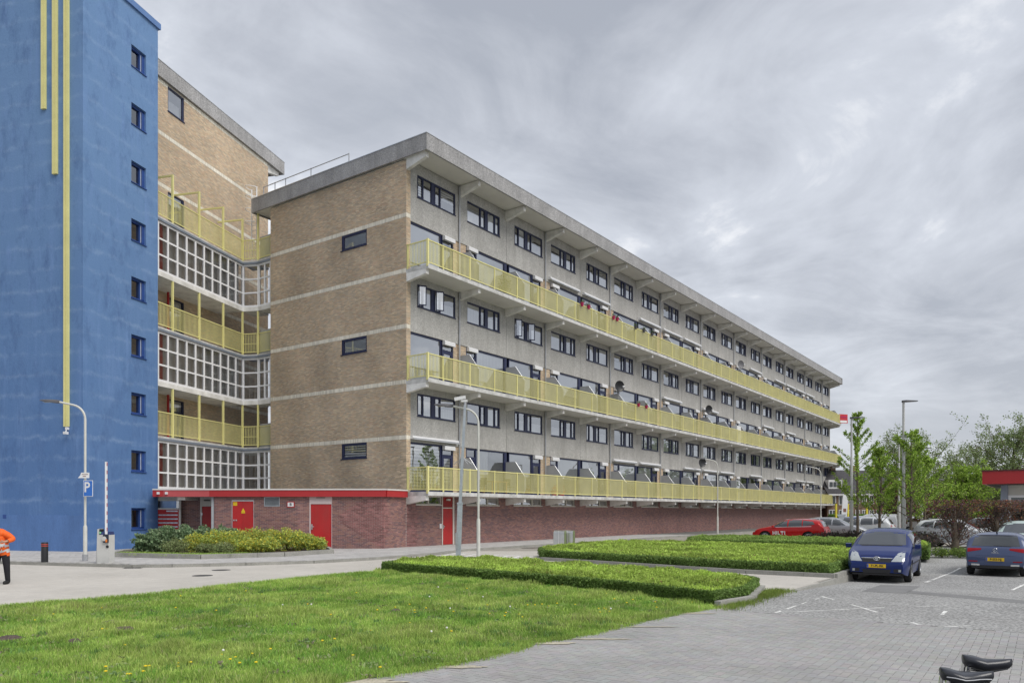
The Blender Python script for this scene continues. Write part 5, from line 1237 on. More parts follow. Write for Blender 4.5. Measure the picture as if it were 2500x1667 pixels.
# ================================================================== STREET FURNITURE
def bent_lamp(base, h, ang, label, group, z0=0.0, arm=1.15, low=1.25, rb=.07, rt=.043):
    t = thing('street_lamp', label, 'street lamp', (base[0], base[1], z0), ang, group)
    mb = MB(); mb.tube([(0, 0, 0), (0, 0, low), (0, 0, low + .08)], [rb, rb, rt + .012], 12)
    mb.o('base_tube', m_post, t, smooth=40, local=True)
    mb = MB(); path = [(0, 0, low + .02), (0, 0, h - .62)]
    for k in range(1, 8): q = k / 7 * R(78); path.append((-.55 * (1 - math.cos(q)), 0, h - .62 + .55 * math.sin(q)))
    path.append((-arm + .1, 0, h - .62 + .55 * math.sin(R(78)) + (arm - .1 - .55 * (1 - math.cos(R(78)))) * math.tan(R(12)))); mb.tube(path, [rt] * 2 + [rt * .9] * (len(path) - 2), 10)
    mb.o('mast', m_post, t, smooth=40, local=True)
    ex, ez = path[-1][0], path[-1][2]
    mb = MB(); v = []; rg = []
    for (x, w_, a, b) in [(.10, .05, -.05, .05), (.0, .07, -.06, .06), (-.12, .10, -.05, .07), (-.28, .13, -.02, .075), (-.50, .12, .0, .07), (-.62, .06, .03, .06)]:
        rg.append([(ex + x, y, ez + z) for y, z in [(-w_, a), (w_, a), (w_, (a + b) / 2), (w_ * .6, b), (-w_ * .6, b), (-w_, (a + b) / 2)]])
    for g in rg: v += g
    f = [[i * 6 + k, i * 6 + (k + 1) % 6, (i + 1) * 6 + (k + 1) % 6, (i + 1) * 6 + k] for i in range(len(rg) - 1) for k in range(6)] + [list(range(6))[::-1], [30 + k for k in range(6)]]
    mb.vf(v, f); hd_ = mb.o('lamp_head', M('lamp_head_grey', (.10, .10, .11), .5, var=.1), t, smooth=50, local=True)
    mb = MB(); mb.b(ex - .5, ex - .14, -.08, .08, ez - .028, ez - .022); mb.o('lens', M('lamp_lens', (.55, .56, .55), .3), hd_, local=True)
    return t
vr = math.atan2(ry, rx)                                     # angle of "to the right" in the picture
lp = bent_lamp(D(208, 28.8), 5.9, vr, 'bent street lamp carrying a blue parking sign before the blue tower', 'bent street lamps', .1)
mb = MB(); mb.tube([(0, 0, .0), (0, 0, .25)], .10, 12); mb.o('foot_sleeve', m_zinc, lp, local=True)
bent_lamp(D(1168, 29.2), 5.9, vr, 'bent street lamp standing behind the nearest hedge', 'bent street lamps', low=1.6)
bent_lamp(D(1752, 59), 5.95, vr, 'bent street lamp left of the red car by the long brick wall', 'bent street lamps', low=1.5)
bent_lamp(D(2004, 70), 5.95, vr, 'bent street lamp near the far end of the long block', 'bent street lamps', low=1.5)
bent_lamp(D(2326, 85), 5.4, vr, 'bent street lamp in front of the distant brick houses', 'bent street lamps', low=1.5)
def tall_lamp(px, d, ytop, label, flip=1, r=.075):
    h = ZD(ytop, d); t = thing('tall_lamp', label, 'street lamp', (*D(px, d), 0), vr, 'tall straight lamps on the parking lot')
    mb = MB(); mb.tube([(0, 0, 0), (0, 0, 2.6), (0, 0, 2.7), (0, 0, h * .68), (0, 0, h * .68 + .05), (0, 0, h)], [r * 1.35, r * 1.35, r, r, r * .72, r * .72], 12); mb.o('mast', M('lamp_mast_grey', (.46, .46, .45), .5, metal=.2, var=.08), t, smooth=40, local=True)
    mb = MB(); mb.vf([(x * flip, y, h + z) for x, y, z in [(-.08, -.06, -.03), (-.08, .06, -.03), (.08, .13, 0), (.75, .10, .03), (.75, -.10, .03), (.08, -.13, 0), (-.08, -.06, .08), (-.08, .06, .08), (.08, .13, .09), (.75, .10, .07), (.75, -.10, .07), (.08, -.13, .09)]],
        [(0, 1, 2, 3, 4, 5), (11, 10, 9, 8, 7, 6)] + [(i, 6 + i, 6 + (i + 1) % 6, (i + 1) % 6) for i in range(6)]); mb.o('lamp_head', MC['lamp_head_grey'], t, local=True)
tall_lamp(2079, 46, 1021, 'tall straight lamp left of the young trees')
tall_lamp(2206, 42.5, 981, 'tallest straight lamp rising behind the dark blue car', 1, .085)
tall_lamp(2195, 52, 1067, 'tall straight lamp just left of the tallest one')
tall_lamp(2250, 60, 1095, 'tall straight lamp with head before the large rounded tree')
tall_lamp(2277, 88, 1165, 'thin distant straight lamp right of the large rounded tree')
tall_lamp(2122, 88, 1170, 'thin distant straight lamp behind the white van')
# leaning camera mast
t = thing('camera_mast', 'leaning galvanised camera mast beside the bent lamp behind the hedge', 'mast', (*D(1118, 29.0), 0), vr)
mb = MB()
def sq(mb, p0, p1, w0, w1):
    v = []
    for (x, z), w_ in ((p0, w0), (p1, w1)): v += [(x - w_, -w_, z), (x + w_, -w_, z), (x + w_, w_, z), (x - w_, w_, z)]
    mb.vf(v, [(3, 2, 1, 0), (4, 5, 6, 7), (0, 1, 5, 4), (1, 2, 6, 5), (2, 3, 7, 6), (3, 0, 4, 7)])
sq(mb, (0, -.1), (.085, 2.28), .092, .092); sq(mb, (.08, 2.22), (.086, 2.29), .108, .108); mb.o('lower_mast', m_steel, t, local=True)
mb = MB(); sq(mb, (.086, 2.28), (.27, 5.95), .058, .045); mb.o('upper_mast', m_steel, t, local=True)
mb = MB(); mb.b(-.09, .0, -.115, -.105, .55, 1.15); mb.b(-.06, -.02, -.13, -.11, .72, .78); mb.o('access_hatch', m_zinc, t, local=True)
mb = MB()
for a in (-.35, -.2, .2, .35): mb.tube([(.18, 0, 3.98), (.18 + a, -.1 * (1 if a > 0 else -1), 3.72)], .012, 5)
mb.o('wire_brace', m_zinc, t, local=True)
mb = MB(); mb.tube([(.27, 0, 5.9), (.27, 0, 6.1)], .05, 8); mb.o('camera_bracket', m_zinc, t, local=True)
mb = MB(); mb.vf([(x, y, z) for x, y, z in [(-.12, -.07, 6.10), (.30, -.07, 6.18), (.30, .07, 6.18), (-.12, .07, 6.10), (-.14, -.07, 6.22), (.28, -.07, 6.30), (.28, .07, 6.30), (-.14, .07, 6.22)]], [(3, 2, 1, 0), (4, 5, 6, 7), (0, 1, 5, 4), (1, 2, 6, 5), (2, 3, 7, 6), (3, 0, 4, 7)]); mb.b(.12, .36, -.05, .05, 6.06, 6.14); mb.o('camera_housing', m_pvc, t, local=True)
# parking sign + little plate on the left lamp
m_sign = M('sign_blue', (.04, .18, .62), .4, var=.05); m_signw = M('sign_white', (.80, .81, .82), .4, var=.03); m_signl = M('sign_pale_blue', (.13, .32, .72), .4, var=.05)
bp_ = D(211, 28.65)
sgn = thing('parking_sign', 'blue and white parking sign on the left street lamp', 'sign', (bp_[0], bp_[1], ZD(1192, 28.7)), vr + R(-14))
mb = MB(); mb.b(-.12, .29, -.012, 0, -.30, .30); mb.o('border', m_signw, sgn, local=True); mb = MB(); mb.b(-.10, .27, -.018, -.013, -.28, .28); mb.o('panel', m_sign, sgn, local=True)
lettering('P', .52, m_signw, sgn, (.045, -.024, .03), 0, .012, True)
bp2 = D(205, 28.65); ap2 = thing('camera_notice_sign', 'small white notice plate above the parking sign', 'sign', (bp2[0], bp2[1], ZD(1160, 28.7)), vr)
mb = MB(); mb.xz([(-.22, -.10), (.2, -.10), (.2, .10), (-.10, .10), (-.13, .0)], -.01, 0); mb.o('plate', m_signw, ap2, local=True)
mb = MB(); mb.b(-.08, .16, -.013, -.011, .045, .058); mb.b(-.08, .16, -.013, -.011, .02, .03); mb.b(-.04, .08, -.013, -.011, -.05, -.02); mb.o('print', M('print_brown', (.25, .13, .10), .6), ap2, local=True)
# barrier gate
bb = D(257, 27.7); bg_ = thing('barrier_gate', 'grey barrier cabinet with its red and white boom raised', 'barrier', (*bb, .1), vr)
mb = MB(); mb.b(-.19, .235, -.2, .2, 0, 1.02); mb.o('cabinet', M('cabinet_grey', (.55, .55, .53), .5, var=.06), bg_, local=True)
mb = MB(); mb.vf([(x, y, z) for x, y, z in [(-.27, -.12, 0), (-.20, -.12, 0), (-.20, .12, 0), (-.27, .12, 0), (-.22, -.12, 1.22), (-.14, -.12, 1.24), (-.14, .12, 1.24), (-.22, .12, 1.22)]], [(3, 2, 1, 0), (4, 5, 6, 7), (0, 1, 5, 4), (1, 2, 6, 5), (2, 3, 7, 6), (3, 0, 4, 7)]); mb.o('control_post', MC['cabinet_grey'], bg_, local=True)
mb = MB(); mb.b(-.145, -.07, -.13, .05, 1.03, 1.22); mb.o('signal_box', m_black, bg_, local=True)
mb = MB(); mb.lathe([(.0, -.155), (.035, -.15), (.038, -.13)], 12, (-.108, 1.09), 'y'); mb.o('green_lamp', M('signal_green', (.25, .65, .35), .3), bg_, local=True)
mb = MB(); mb.yz([(-.16, 1.02), (.16, 1.02), (.12, 1.13), (-.12, 1.13)], -.08, .24); mb.o('lid', M('cabinet_blue', (.03, .05, .16), .5), bg_, local=True)
mb = MB(); mb.b(.06, .23, -.27, -.2, .74, 1.04); mb.o('boom_mount', M('mount_black', (.025, .03, .05), .5), bg_, local=True)
mb = MB(); mb.lathe([(.0, -.285), (.08, -.28), (.085, -.271)], 14, (.10, .88), 'y'); mb.o('mount_cap', MC['cabinet_grey'], bg_, local=True)
mb = MB(); mb.b(.155, .215, -.29, -.272, .76, .86); mb.o('reflector', M('reflector_orange', (.75, .22, .03), .4), bg_, local=True)
mb = MB(); mb.lathe([(.0, -.23), (.05, -.225), (.05, -.2)], 12, (.185, .60), 'y'); mb.o('lock', m_black, bg_, local=True)
mb = MB(); mb.b(.12, .19, -.25, -.21, .98, 3.62); boom = mb.o('boom', m_signw, bg_, local=True)
for q in range(9):
    z = 1.15 + q * .29; mb = MB(); mb.b(.182, .194, -.254, -.215, z, z + .13); mb.o('red_band', M('boom_red', (.50, .20, .20), .5), boom, local=True)
# bollard
bo = D(109, 28.1); t = thing('bollard', 'black bollard with two red bands on the pavement', 'bollard', (*bo, .1))
mb = MB(); mb.lathe([(.0, 0), (.115, 0), (.115, .71), (.105, .73), (.0, .735)], 18); mb.o('body', m_black, t, smooth=40, local=True)
for z in (.58, .64): mb = MB(); mb.lathe([(.1155, z), (.1175, z + .003), (.1175, z + .027), (.1155, z + .03)], 18); mb.o('reflective_band', M('band_red', (.45, .06, .05), .4), t, smooth=40, local=True)
# two steel waste bins
mbn = None
for q, (px, lab) in enumerate([(1367, 'arched steel waste bin behind the hedge, left of two'), (1388, 'arched steel waste bin behind the hedge, right of two')]):
    b_ = D(px, 39.5 + .25 * q); t = thing('waste_bin', lab, 'bin', (*b_, 0), R(-78), 'steel waste bins')
    prof = [(-.17, .0), (.17, .0), (.17, .82)] + [(.17 * math.cos(a), .82 + .17 * math.sin(a)) for a in np.linspace(0, math.pi, 10)[1:-1]] + [(-.17, .82)]
    mb = MB(); mb.yz([(y, z) for y, z in prof], -.29, .29); mb.o('shell', M('brushed_steel', (.55, .55, .53), .3, metal=.85, var=.1), t, smooth=50, local=True)
    mb = MB(); mb.yz([(y * .93, z * .985 + .004) for y, z in prof], -.298, -.291); mb.o('end_panel', M('bin_green', (.23, .28, .13), .45, metal=.3), t, local=True)
    mb = MB(); mb.yz([(y * .93, z * .985 + .004) for y, z in prof], .291, .298); mb.o('end_panel', MC['bin_green'], t, local=True)
    mb = MB(); mb.b(-.2, .2, .171, .178, .66, .82); mb.o('slot', m_black, t, local=True); mb = MB(); mb.b(-.02, .0, -.185, -.171, .05, .98); mb.o('edge_strip', m_pvc, t, local=True)
# yield sign seen from the back, tilted board, yellow posts
ys = D(2053, 58); t = thing('yield_sign', 'grey back of a triangular yield sign beside the silver car', 'sign', (*ys, 0), vr + R(8))
mb = MB(); mb.tube([(-.1, 0, -.05), (.04, 0, 1.8)], .03, 8); mb.o('pole', m_zinc, t, local=True)
mb = MB(); mb.xz([(-.34, 1.74), (.03, 1.10), (.40, 1.74)], -.045, -.03); mb.o('plate', m_steel, t, local=True); mb = MB(); mb.b(-.2, .25, -.06, -.046, 1.55, 1.6); mb.o('rib', m_zinc, t, local=True)
ys = D(2057, 66); t = thing('leaning_banner', 'narrow white banner board leaning behind the yield sign', 'sign', (*ys, 0), vr)
mb = MB(); mb.xz([(-.25, 0), (.25, 0), (.5, 3.4), (.05, 3.4)], -.03, .03); mb.o('board', m_signw, t, local=True); mb = MB(); mb.b(.05, .3, -.04, -.031, 1.9, 2.2); mb.o('print', MC['print_brown'], t, local=True)
for px, d, lab in [(2041, 74, 'yellow post nearest the long block'), (2070, 74, 'yellow post second from the long block'), (2116, 75, 'yellow post behind the white van'), (2248, 70, 'yellow post leaning beside the right tall lamp')]:
    t = thing('yellow_post', lab, 'post', (*D(px, d), 0), 0, 'yellow posts beyond the lot'); mb = MB(); mb.tube([(0, 0, 0), (0, 0, 2.7)], .10, 8); mb.o('shaft', M('post_yellow', (.72, .62, .06), .5), t, local=True); mb = MB(); mb.lathe([(.11, 2.7), (.11, 2.74), (.0, 2.76)], 8); mb.o('cap', m_black, t, local=True)

# ================================================================== THINGS ON THE BALCONIES
def s_at(px, v): # distance along the front for a pixel column at outward offset v
    k = (px - CX) / F; d0 = cam_d(*FA.p(0, v)); x0 = FA.p(0, v)[0] * rx + FA.p(0, v)[1] * ry
    return (k * d0 - x0) / (rx - k * fx)
for px, py, lab, cm_ in [(1512, 943, 'black satellite dish on the middle balcony row', m_black), (1714, 1129, 'black and white satellite dish on the lowest balcony row', m_black), (1730, 1000, 'dark satellite dish on the middle row farther along', m_black), (1808, 890, 'grey satellite dish on the top balcony row', M('dish_grey', (.16, .16, .17), .5))]:
    s = s_at(px, .85); p = FA.p(s, .85); z = ZD(py, cam_d(*p)); fl_ = max(b for b in (BK[0], BK[2], BK[4]) if b < z) + .04
    t = thing('satellite_dish', lab, 'satellite dish', (*p, fl_), R(-28), 'satellite dishes on the balconies'); hh = z - fl_
    mb = MB(); mb.tube([(0, .1, 0), (0, .1, hh)], .025, 6); mb.o('mast', m_zinc, t, local=True)
    mb = MB(); mb.lathe([(.0, .06), (.15, .045), (.32, -.01), (.42, -.07), (.425, -.06), (.33, .01), (.15, .07), (.0, .085)], 20, (0, hh), 'y'); mb.o('reflector', cm_, t, smooth=60, local=True)
    mb = MB(); mb.tube([(0, .05, hh - .38), (.02, -.5, hh - .2), (.02, -.5, hh - .1)], .018, 5); mb.b(-.05, .09, -.58, -.46, hh - .12, hh - .03); mb.o('feed_arm', m_pvc, t, local=True)
m_pink = M('pot_magenta', (.42, .02, .10), .4, var=.05); m_potg = M('pot_dark', (.08, .08, .09), .6)
PN = ['first', 'second', 'third', 'fourth']
for q, (px, lv, m_, lab) in enumerate([(1421, 4, m_pink, 'magenta flower pot on the top railing, leftmost'), (1437, 4, m_pink, 'magenta flower pot on the top railing, second from left'), (1498, 4, m_pink, 'magenta flower pot on the top railing, third from left'), (1507, 4, m_pink, 'magenta flower pot on the top railing, fourth from left'), (1552, 4, m_potg, 'dark flower pot on the top railing, left of three'), (1572, 4, m_potg, 'dark flower pot on the top railing, middle of three'), (1592, 4, m_potg, 'dark flower pot on the top railing, right of three'),
        (1559, 2, m_pink, 'magenta flower pot on the middle railing, left of two'), (1578, 2, m_pink, 'magenta flower pot on the middle railing, right of two')]):
    s = s_at(px, RV + .12); t = thing('flower_pot', lab, 'flower pot', FA.at(s, RV + .13, BK[lv] + .04 + 1.06), 0, 'pots hung on the railings')
    mb = MB(); mb.lathe([(.0, .06), (.075, .06), (.12, .28), (.13, .28), (.13, .31), (.11, .31), (.0, .29)], 14); mb.o('pot', m_, t, smooth=40, local=True)
    mb = MB(); mb.b(-.02, .02, .09, .26, .22, .25); mb.o('hook', m_, t, local=True)
    n = 60; P = rng.normal(0, .07, (n, 3)) + (0, 0, .38); tag(put('plant', leaves('plant', P, .07 * rng.uniform(.6, 1.4, n), shade(n, (.10, .16, .05)), m_leaf), t, local=True), kind='stuff')
for px, lab in [(1354, 'red tub on the lowest balcony floor, left of two'), (1370, 'red tub on the lowest balcony floor, right of two')]:
    s = s_at(px, .9); t = thing('plant_tub', lab, 'plant pot', FA.at(s, .9, BK[0] + .04), 0, 'red tubs on the lowest balcony'); mb = MB(); mb.lathe([(.0, 0), (.18, 0), (.26, .30), (.26, .33), (.0, .32)], 14); mb.o('tub', M('tub_red', (.42, .05, .05), .5), t, smooth=40, local=True); n = 80; P = rng.normal(0, .1, (n, 3)) + (0, 0, .45); tag(put('plant', leaves('plant', P, .09 * rng.uniform(.6, 1.4, n), shade(n, (.42, .10, .06)), m_leaf), t, local=True), kind='stuff')
for bay, lv, lab, cc in [(1.7, 4, 'dark potted bush on the top balcony', [(.06, .09, .04), (.1, .13, .06)]), (9.35, 2, 'straggly potted bush on the middle balcony', [(.14, .13, .06), (.1, .12, .05)])]:
    p = FA.p(bay * BAY, .8); z0 = BK[lv] + .04; r_ = bush('potted_bush', lab, p, .45, 1.55, 900, cc, .09, None, z0=z0)
# garden table and chairs on the first balcony
t = thing('garden_table', 'wooden garden table on the lowest balcony', 'table', FA.at(6.6, .85, BK[0] + .04)); m_wood = M('garden_wood', (.34, .20, .08), .7, var=.2, scale=5)
mb = MB(); mb.b(-.8, .8, -.38, .38, .70, .74); mb.o('table_top', m_wood, t, local=True)
for a in (-.7, .7):
    for b in (-.3, .3): mb = MB(); mb.b(a - .03, a + .03, b - .03, b + .03, 0, .70); mb.o('leg', m_wood, t, local=True)
for q, (u, lab) in enumerate([(5.3, 'dark folding chair on the lowest balcony, left one'), (8.0, 'dark folding chair on the lowest balcony, right one')]):
    t = thing('garden_chair', lab, 'chair', FA.at(u, .85, BK[0] + .04), R(90 if q else -90), 'chairs on the lowest balcony')
    mb = MB(); mb.b(-.22, .22, -.22, .22, .42, .46); mb.o('seat', m_black, t, local=True); mb = MB(); mb.b(-.22, .22, .20, .235, .50, .92); mb.o('backrest', m_black, t, local=True)
    for a in (-.2, .2):
        for b in (-.2, .2): mb = MB(); mb.tube([(a, b, 0), (a * .95, b * .95, .44 if b < 0 else .9)], .015, 5); mb.o('leg', m_black, t, local=True)
# white cabinet and sale sign
t = thing('storage_cabinet', 'white cabinet standing above the middle railing', 'cabinet', FA.at(s_at(1797, 1.0), 1.0, BK[2] + .04)); mb = MB(); mb.b(-.55, .55, -.3, .3, 0, 1.75); mb.o('body', m_pvc, t, local=True); mb = MB(); mb.b(-.5, -.01, -.32, -.301, .1, 1.65); mb.o('cabinet_door', m_pvc, t, local=True); mb = MB(); mb.b(.01, .5, -.32, -.301, .1, 1.65); mb.o('cabinet_door', m_pvc, t, local=True)
t = thing('storage_cabinet', 'tall pale cabinet on the lowest balcony far along', 'cabinet', FA.at(s_at(1795, 1.0), 1.0, BK[0] + .04)); mb = MB(); mb.b(-.5, .5, -.3, .3, 0, 2.1); mb.o('body', m_screen, t, local=True); mb = MB(); mb.b(-.45, .45, -.32, -.301, .9, 2.0); mb.o('cabinet_door', MC['window_glass'] if 'window_glass' in MC else m_pvc, t, local=True)
t = thing('sale_sign', 'red and white sale board at the far corner of the top balcony', 'sign', FA.at(LEN + .1, RV + .35, BK[4] + .15), R(-35)); mb = MB(); mb.b(-.75, .75, -.02, .02, .0, 1.3); mb.o('board', M('sale_red', (.55, .04, .05), .5), t, local=True); mb = MB(); mb.b(-.6, .6, -.03, -.021, .08, .4); mb.o('strip', m_signw, t, local=True); mb = MB(); mb.b(-.6, .6, -.03, -.021, .8, 1.0); mb.o('strip', MC['pot_magenta'], t, local=True)

# ================================================================== CARS
def paint(name, c, metal=.35): return M('paint_' + name, c, .35, metal=metal, var=.04, scale=1.5, coat=.45, spec=.15)
m_cglass = M('car_glass', (.012, .016, .018), .03, var=.0, spec=1.0, coat=1.0)
m_cgl2 = glass('car_clear_glass', (.45, .5, .5), refl=.12)
m_head = M('headlight_lens', (.36, .39, .40), .12, var=.1, scale=12, coat=1.0, spec=.8); m_tail = M('taillight_red', (.30, .008, .014), .3, var=.1, coat=.2, spec=.2); m_chrome = M('chrome', (.75, .76, .78), .12, metal=1.0, var=.03)
m_plate = M('plate_yellow', (.72, .47, .02), .5, var=.04); m_trim = M('black_trim', (.018, .018, .02), .4, var=.1); m_under = M('underside', (.012, .012, .012), .9); m_eu = M('plate_blue', (.03, .10, .45), .5)
m_rim = M('alloy', (.48, .49, .50), .35, metal=.8, var=.08)
def smooth_prof(pts, L, win=.10, n=900):
    x = np.linspace(0, L, n); z = np.interp(x, [p[0] for p in pts], [p[1] for p in pts]); k = max(1, int(win / L * n)); ker = np.ones(k) / k
    zp = np.pad(z, (k, k), mode='edge'); z2 = np.convolve(np.convolve(zp, ker, 'same'), ker, 'same')[k:-k]; return x, z2
class CarShape:
    def __init__(s, L, W, top, belt, xf, xr_, wr, low=.22, pf=.74, pr=.84, af=.8, ar=.5, nn=2.5, win=.10):
        s.L, s.W, s.xf, s.xr, s.wr, s.low = L, W, xf, xr_, wr, low
        s.tx, s.tz = smooth_prof(top, L, win); s.bx, s.bz = smooth_prof(belt, L); s.pf, s.pr, s.af, s.ar, s.nn = pf, pr, af, ar, nn
    def zt(s, x): return np.interp(x, s.tx, s.tz)
    def zb(s, x): return np.minimum(np.interp(x, s.bx, s.bz), s.zt(x) - .03)
    def zl(s, x):
        z = s.low + .10 * np.clip(1 - x / .5, 0, 1) ** 2 + .14 * np.clip(1 - (s.L - x) / .5, 0, 1) ** 2
        for c in (s.xf, s.xr):
            r = s.wr + .055; q = r * r - (x - c) ** 2; z = np.where(q > 0, np.maximum(z, s.wr + np.sqrt(np.maximum(q, 0))), z)
        return z
    def plan(s, x):
        a = 1 - (1 - s.pf) * np.clip(1 - x / s.af, 0, 1) ** 2.6; b = 1 - (1 - s.pr) * np.clip(1 - (s.L - x) / s.ar, 0, 1) ** 2.4; return a * b
    def hw(s, x, z):
        zb, zt = s.zb(x), s.zt(x); w_ = s.W * s.plan(x)
        lo = np.clip((zb - z) / np.maximum(zb - .2, .1), 0, 1); side = w_ * (1 - .075 * np.maximum(lo - .45, 0) / .55 - .02 * np.clip(1 - lo / .25, 0, 1))
        t = np.clip((z - zb) / (zt - zb), 0, 1); up = w_ * .98 * np.maximum(1 - t ** s.nn, 0) ** (1 / s.nn)
        return np.where(z <= zb, side, up)
    def body(s, mats):
        st = sorted(set(list(np.linspace(0, s.L, 74)) + list(np.linspace(0, .25, 8)) + list(np.linspace(s.L - .2, s.L, 7)) + [c + (s.wr + .055) * math.cos(a) for c in (s.xf, s.xr) for a in np.linspace(0, math.pi, 15)]))
        rings = []
        for x in st:
            zl, zb, zt = float(s.zl(x)), float(s.zb(x)), float(s.zt(x)); zl = min(zl, zb - .02); g = []
            for z in np.linspace(zl, zb, 9): g.append((float(s.hw(x, z)), z))
            w_ = s.W * float(s.plan(x)) * .98; 
            for a in np.linspace(0, math.pi / 2, 15)[1:]: g.append((w_ * max(math.cos(a), 0) ** (2 / s.nn), zb + (zt - zb) * math.sin(a) ** (2 / s.nn)))
            full = [(x, -y, z) for y, z in g] + [(x, y, z) for y, z in g[::-1][1:]]; rings.append(full)
        n = len(rings[0]); mb = MB(); v = [p for r in rings for p in r]; f = []
        for i in range(len(rings) - 1):
            for k in range(n - 1): f.append((i * n + k, i * n + k + 1, (i + 1) * n + k + 1, (i + 1) * n + k))
        mb.m = 0; mb.vf(v, f); b = len(mb.v) - len(v)
        mb.f.append([b + k for k in range(n)][::-1]); mb.mi.append(0); o = b + (len(rings) - 1) * n; mb.f.append([o + k for k in range(n)]); mb.mi.append(0)
        for i in range(len(rings) - 1): mb.f.append([b + i * n, b + (i + 1) * n, b + (i + 1) * n + n - 1, b + i * n + n - 1]); mb.mi.append(1)
        return mb.mesh('body', mats, smooth=38)
    def inv(s, y, z, rear=False):
        xs = np.linspace(0, s.L * .62, 700) if not rear else np.linspace(s.L, s.L * .38, 700)
        ok = (s.hw(xs, z) >= abs(y)) & (z <= s.zt(xs)); i = int(np.argmax(ok)); return float(xs[i])
    def patch(s, how, quad, off, nu=10, nv=6):
        """quad corners a,b,c,d (a-b bottom, d-c top) in (y,z) for front/rear or (x,z) for a side"""
        a, b, c, d = [np.array(q, float) for q in quad]; V = []
        for j in range(nv + 1):
            for i in range(nu + 1):
                u, v = i / nu, j / nv; p = (a * (1 - u) + b * u) * (1 - v) + (d * (1 - u) + c * u) * v
                if how == 'f': V.append((s.inv(p[0], p[1]) - off, p[0], p[1]))
                elif how == 'r': V.append((s.inv(p[0], p[1], True) + off, p[0], p[1]))
                else: sg = -1 if how == 'R' else 1; V.append((p[0], sg * (float(s.hw(p[0], min(p[1], float(s.zt(p[0])) - .012))) + off), p[1]))
        F_ = [(j * (nu + 1) + i, j * (nu + 1) + i + 1, (j + 1) * (nu + 1) + i + 1, (j + 1) * (nu + 1) + i) for j in range(nv) for i in range(nu)]
        if how in ('r', 'L'): F_ = [q[::-1] for q in F_]
        if how == 'f': F_ = [q[::-1] for q in F_]
        return V, F_
def wheel_meshes(r, wdt=.2, dark=False):
    mb = MB(); mb.lathe([(r * .62, -wdt / 2), (r * .93, -wdt / 2), (r, -wdt / 2 + .03), (r, wdt / 2 - .03), (r * .93, wdt / 2), (r * .62, wdt / 2)], 26, (0, 0), 'y'); ty = mb.mesh('tyre', m_rubber, smooth=35)
    mb = MB(); mb.lathe([(r * .66, -wdt / 2 - .002), (r * .60, -wdt / 2 - .006), (r * .57, -wdt / 2 + .03)], 26, (0, 0), 'y')
    for k in range(7):
        a = 2 * math.pi * k / 7; c, s_ = math.cos(a), math.sin(a); w0, w1 = .035, .05
        mb.vf([(c * r0 - s_ * w_, y, s_ * r0 + c * w_) for (r0, w_, y) in [(.03, -w0, -wdt / 2 + .02), (.03, w0, -wdt / 2 + .02), (r * .62, w1 * .6, -wdt / 2 + .0), (r * .62, -w1 * .6, -wdt / 2)]], [(0, 1, 2, 3), (3, 2, 1, 0)])
    mb.lathe([(.0, -wdt / 2 + .0), (.055, -wdt / 2 + .005), (.06, -wdt / 2 + .03)], 12, (0, 0), 'y'); rm = mb.mesh('rim', m_rim)
    mb = MB(); mb.lathe([(.0, -wdt / 2 + .05), (r * .62, -wdt / 2 + .05)], 20, (0, 0), 'y'); bk = mb.mesh('dark_backing', m_under); return ty, rm, bk  # near-black backing disc paints the shade in the gaps between spokes
WH = {}
def build_car(label, cs, pm_, loc, rz, spec, group=None, scale=.95, name='parked_car', cat='car'):
    t = put(name, None, None, loc, rz, (scale,) * 3); tag(t, label, cat, group); t.empty_display_size = .3
    body = put('body', cs.body([pm_, m_under]), t, local=True)
    def pt(nm, mat, how, quad, off, parent=t, nu=10, nv=6):
        V, F_ = cs.patch(how, quad, off, nu, nv); mb = MB(); mb.vf(V, F_); return mb.o(nm, mat, parent, smooth=40, local=True)
    def both(nm, mat, how, quad, off, parent=t, **k):
        if how in 'fr':
            pt(nm, mat, how, quad, off, parent, **k); q = [(-y, z) for y, z in quad]; pt(nm, mat, how, [q[1], q[0], q[3], q[2]], off, parent, **k)
        else: pt(nm, mat, 'L', quad, off, parent, **k); pt(nm, mat, 'R', quad, off, parent, **k)
    key = round(cs.wr, 2)
    if key not in WH: WH[key] = wheel_meshes(cs.wr)
    ty, rm, bk = WH[key]
    for xw in (cs.xf, cs.xr):
        for sd in (-1, 1):
            yw = sd * (cs.W - .115); e_ = put('wheel', ty, t, (xw, yw, cs.wr), 0 if sd < 0 else math.pi, local=True); put('rim', rm, e_, local=True); put('dark_backing', bk, e_, local=True)
    for (nm, mat, how, quad, off, two) in spec:
        mat = pm_ if mat == 'paint' else mat
        (both if two else pt)(nm, mat, how, quad, off)
    return t, body
def mirror_(t, cs, pm_, x, z):
    for sd in (-1, 1):
        y = float(cs.hw(x, z)); mb = MB(); v = []
        for (dx, w_, h) in [(.0, .05, .05), (-.06, .08, .075), (-.14, .07, .06)]:
            for (a, b) in [(-1, -1), (1, -1), (1, 1), (-1, 1)]: v.append((x + .04 + dx, sd * (y + .13) + a * w_ * 1.1, z + .05 + b * h))
        mb.vf(v, [(0, 1, 5, 4), (1, 2, 6, 5), (2, 3, 7, 6), (3, 0, 4, 7), (4, 5, 9, 8), (5, 6, 10, 9), (6, 7, 11, 10), (7, 4, 8, 11), (8, 9, 10, 11), (3, 2, 1, 0)]); mb.b(x - .03, x + .02, min(sd * y, sd * (y + .1)), max(sd * y, sd * (y + .1)), z, z + .03)
        mb.o('wing_mirror', pm_, t, smooth=30, local=True)
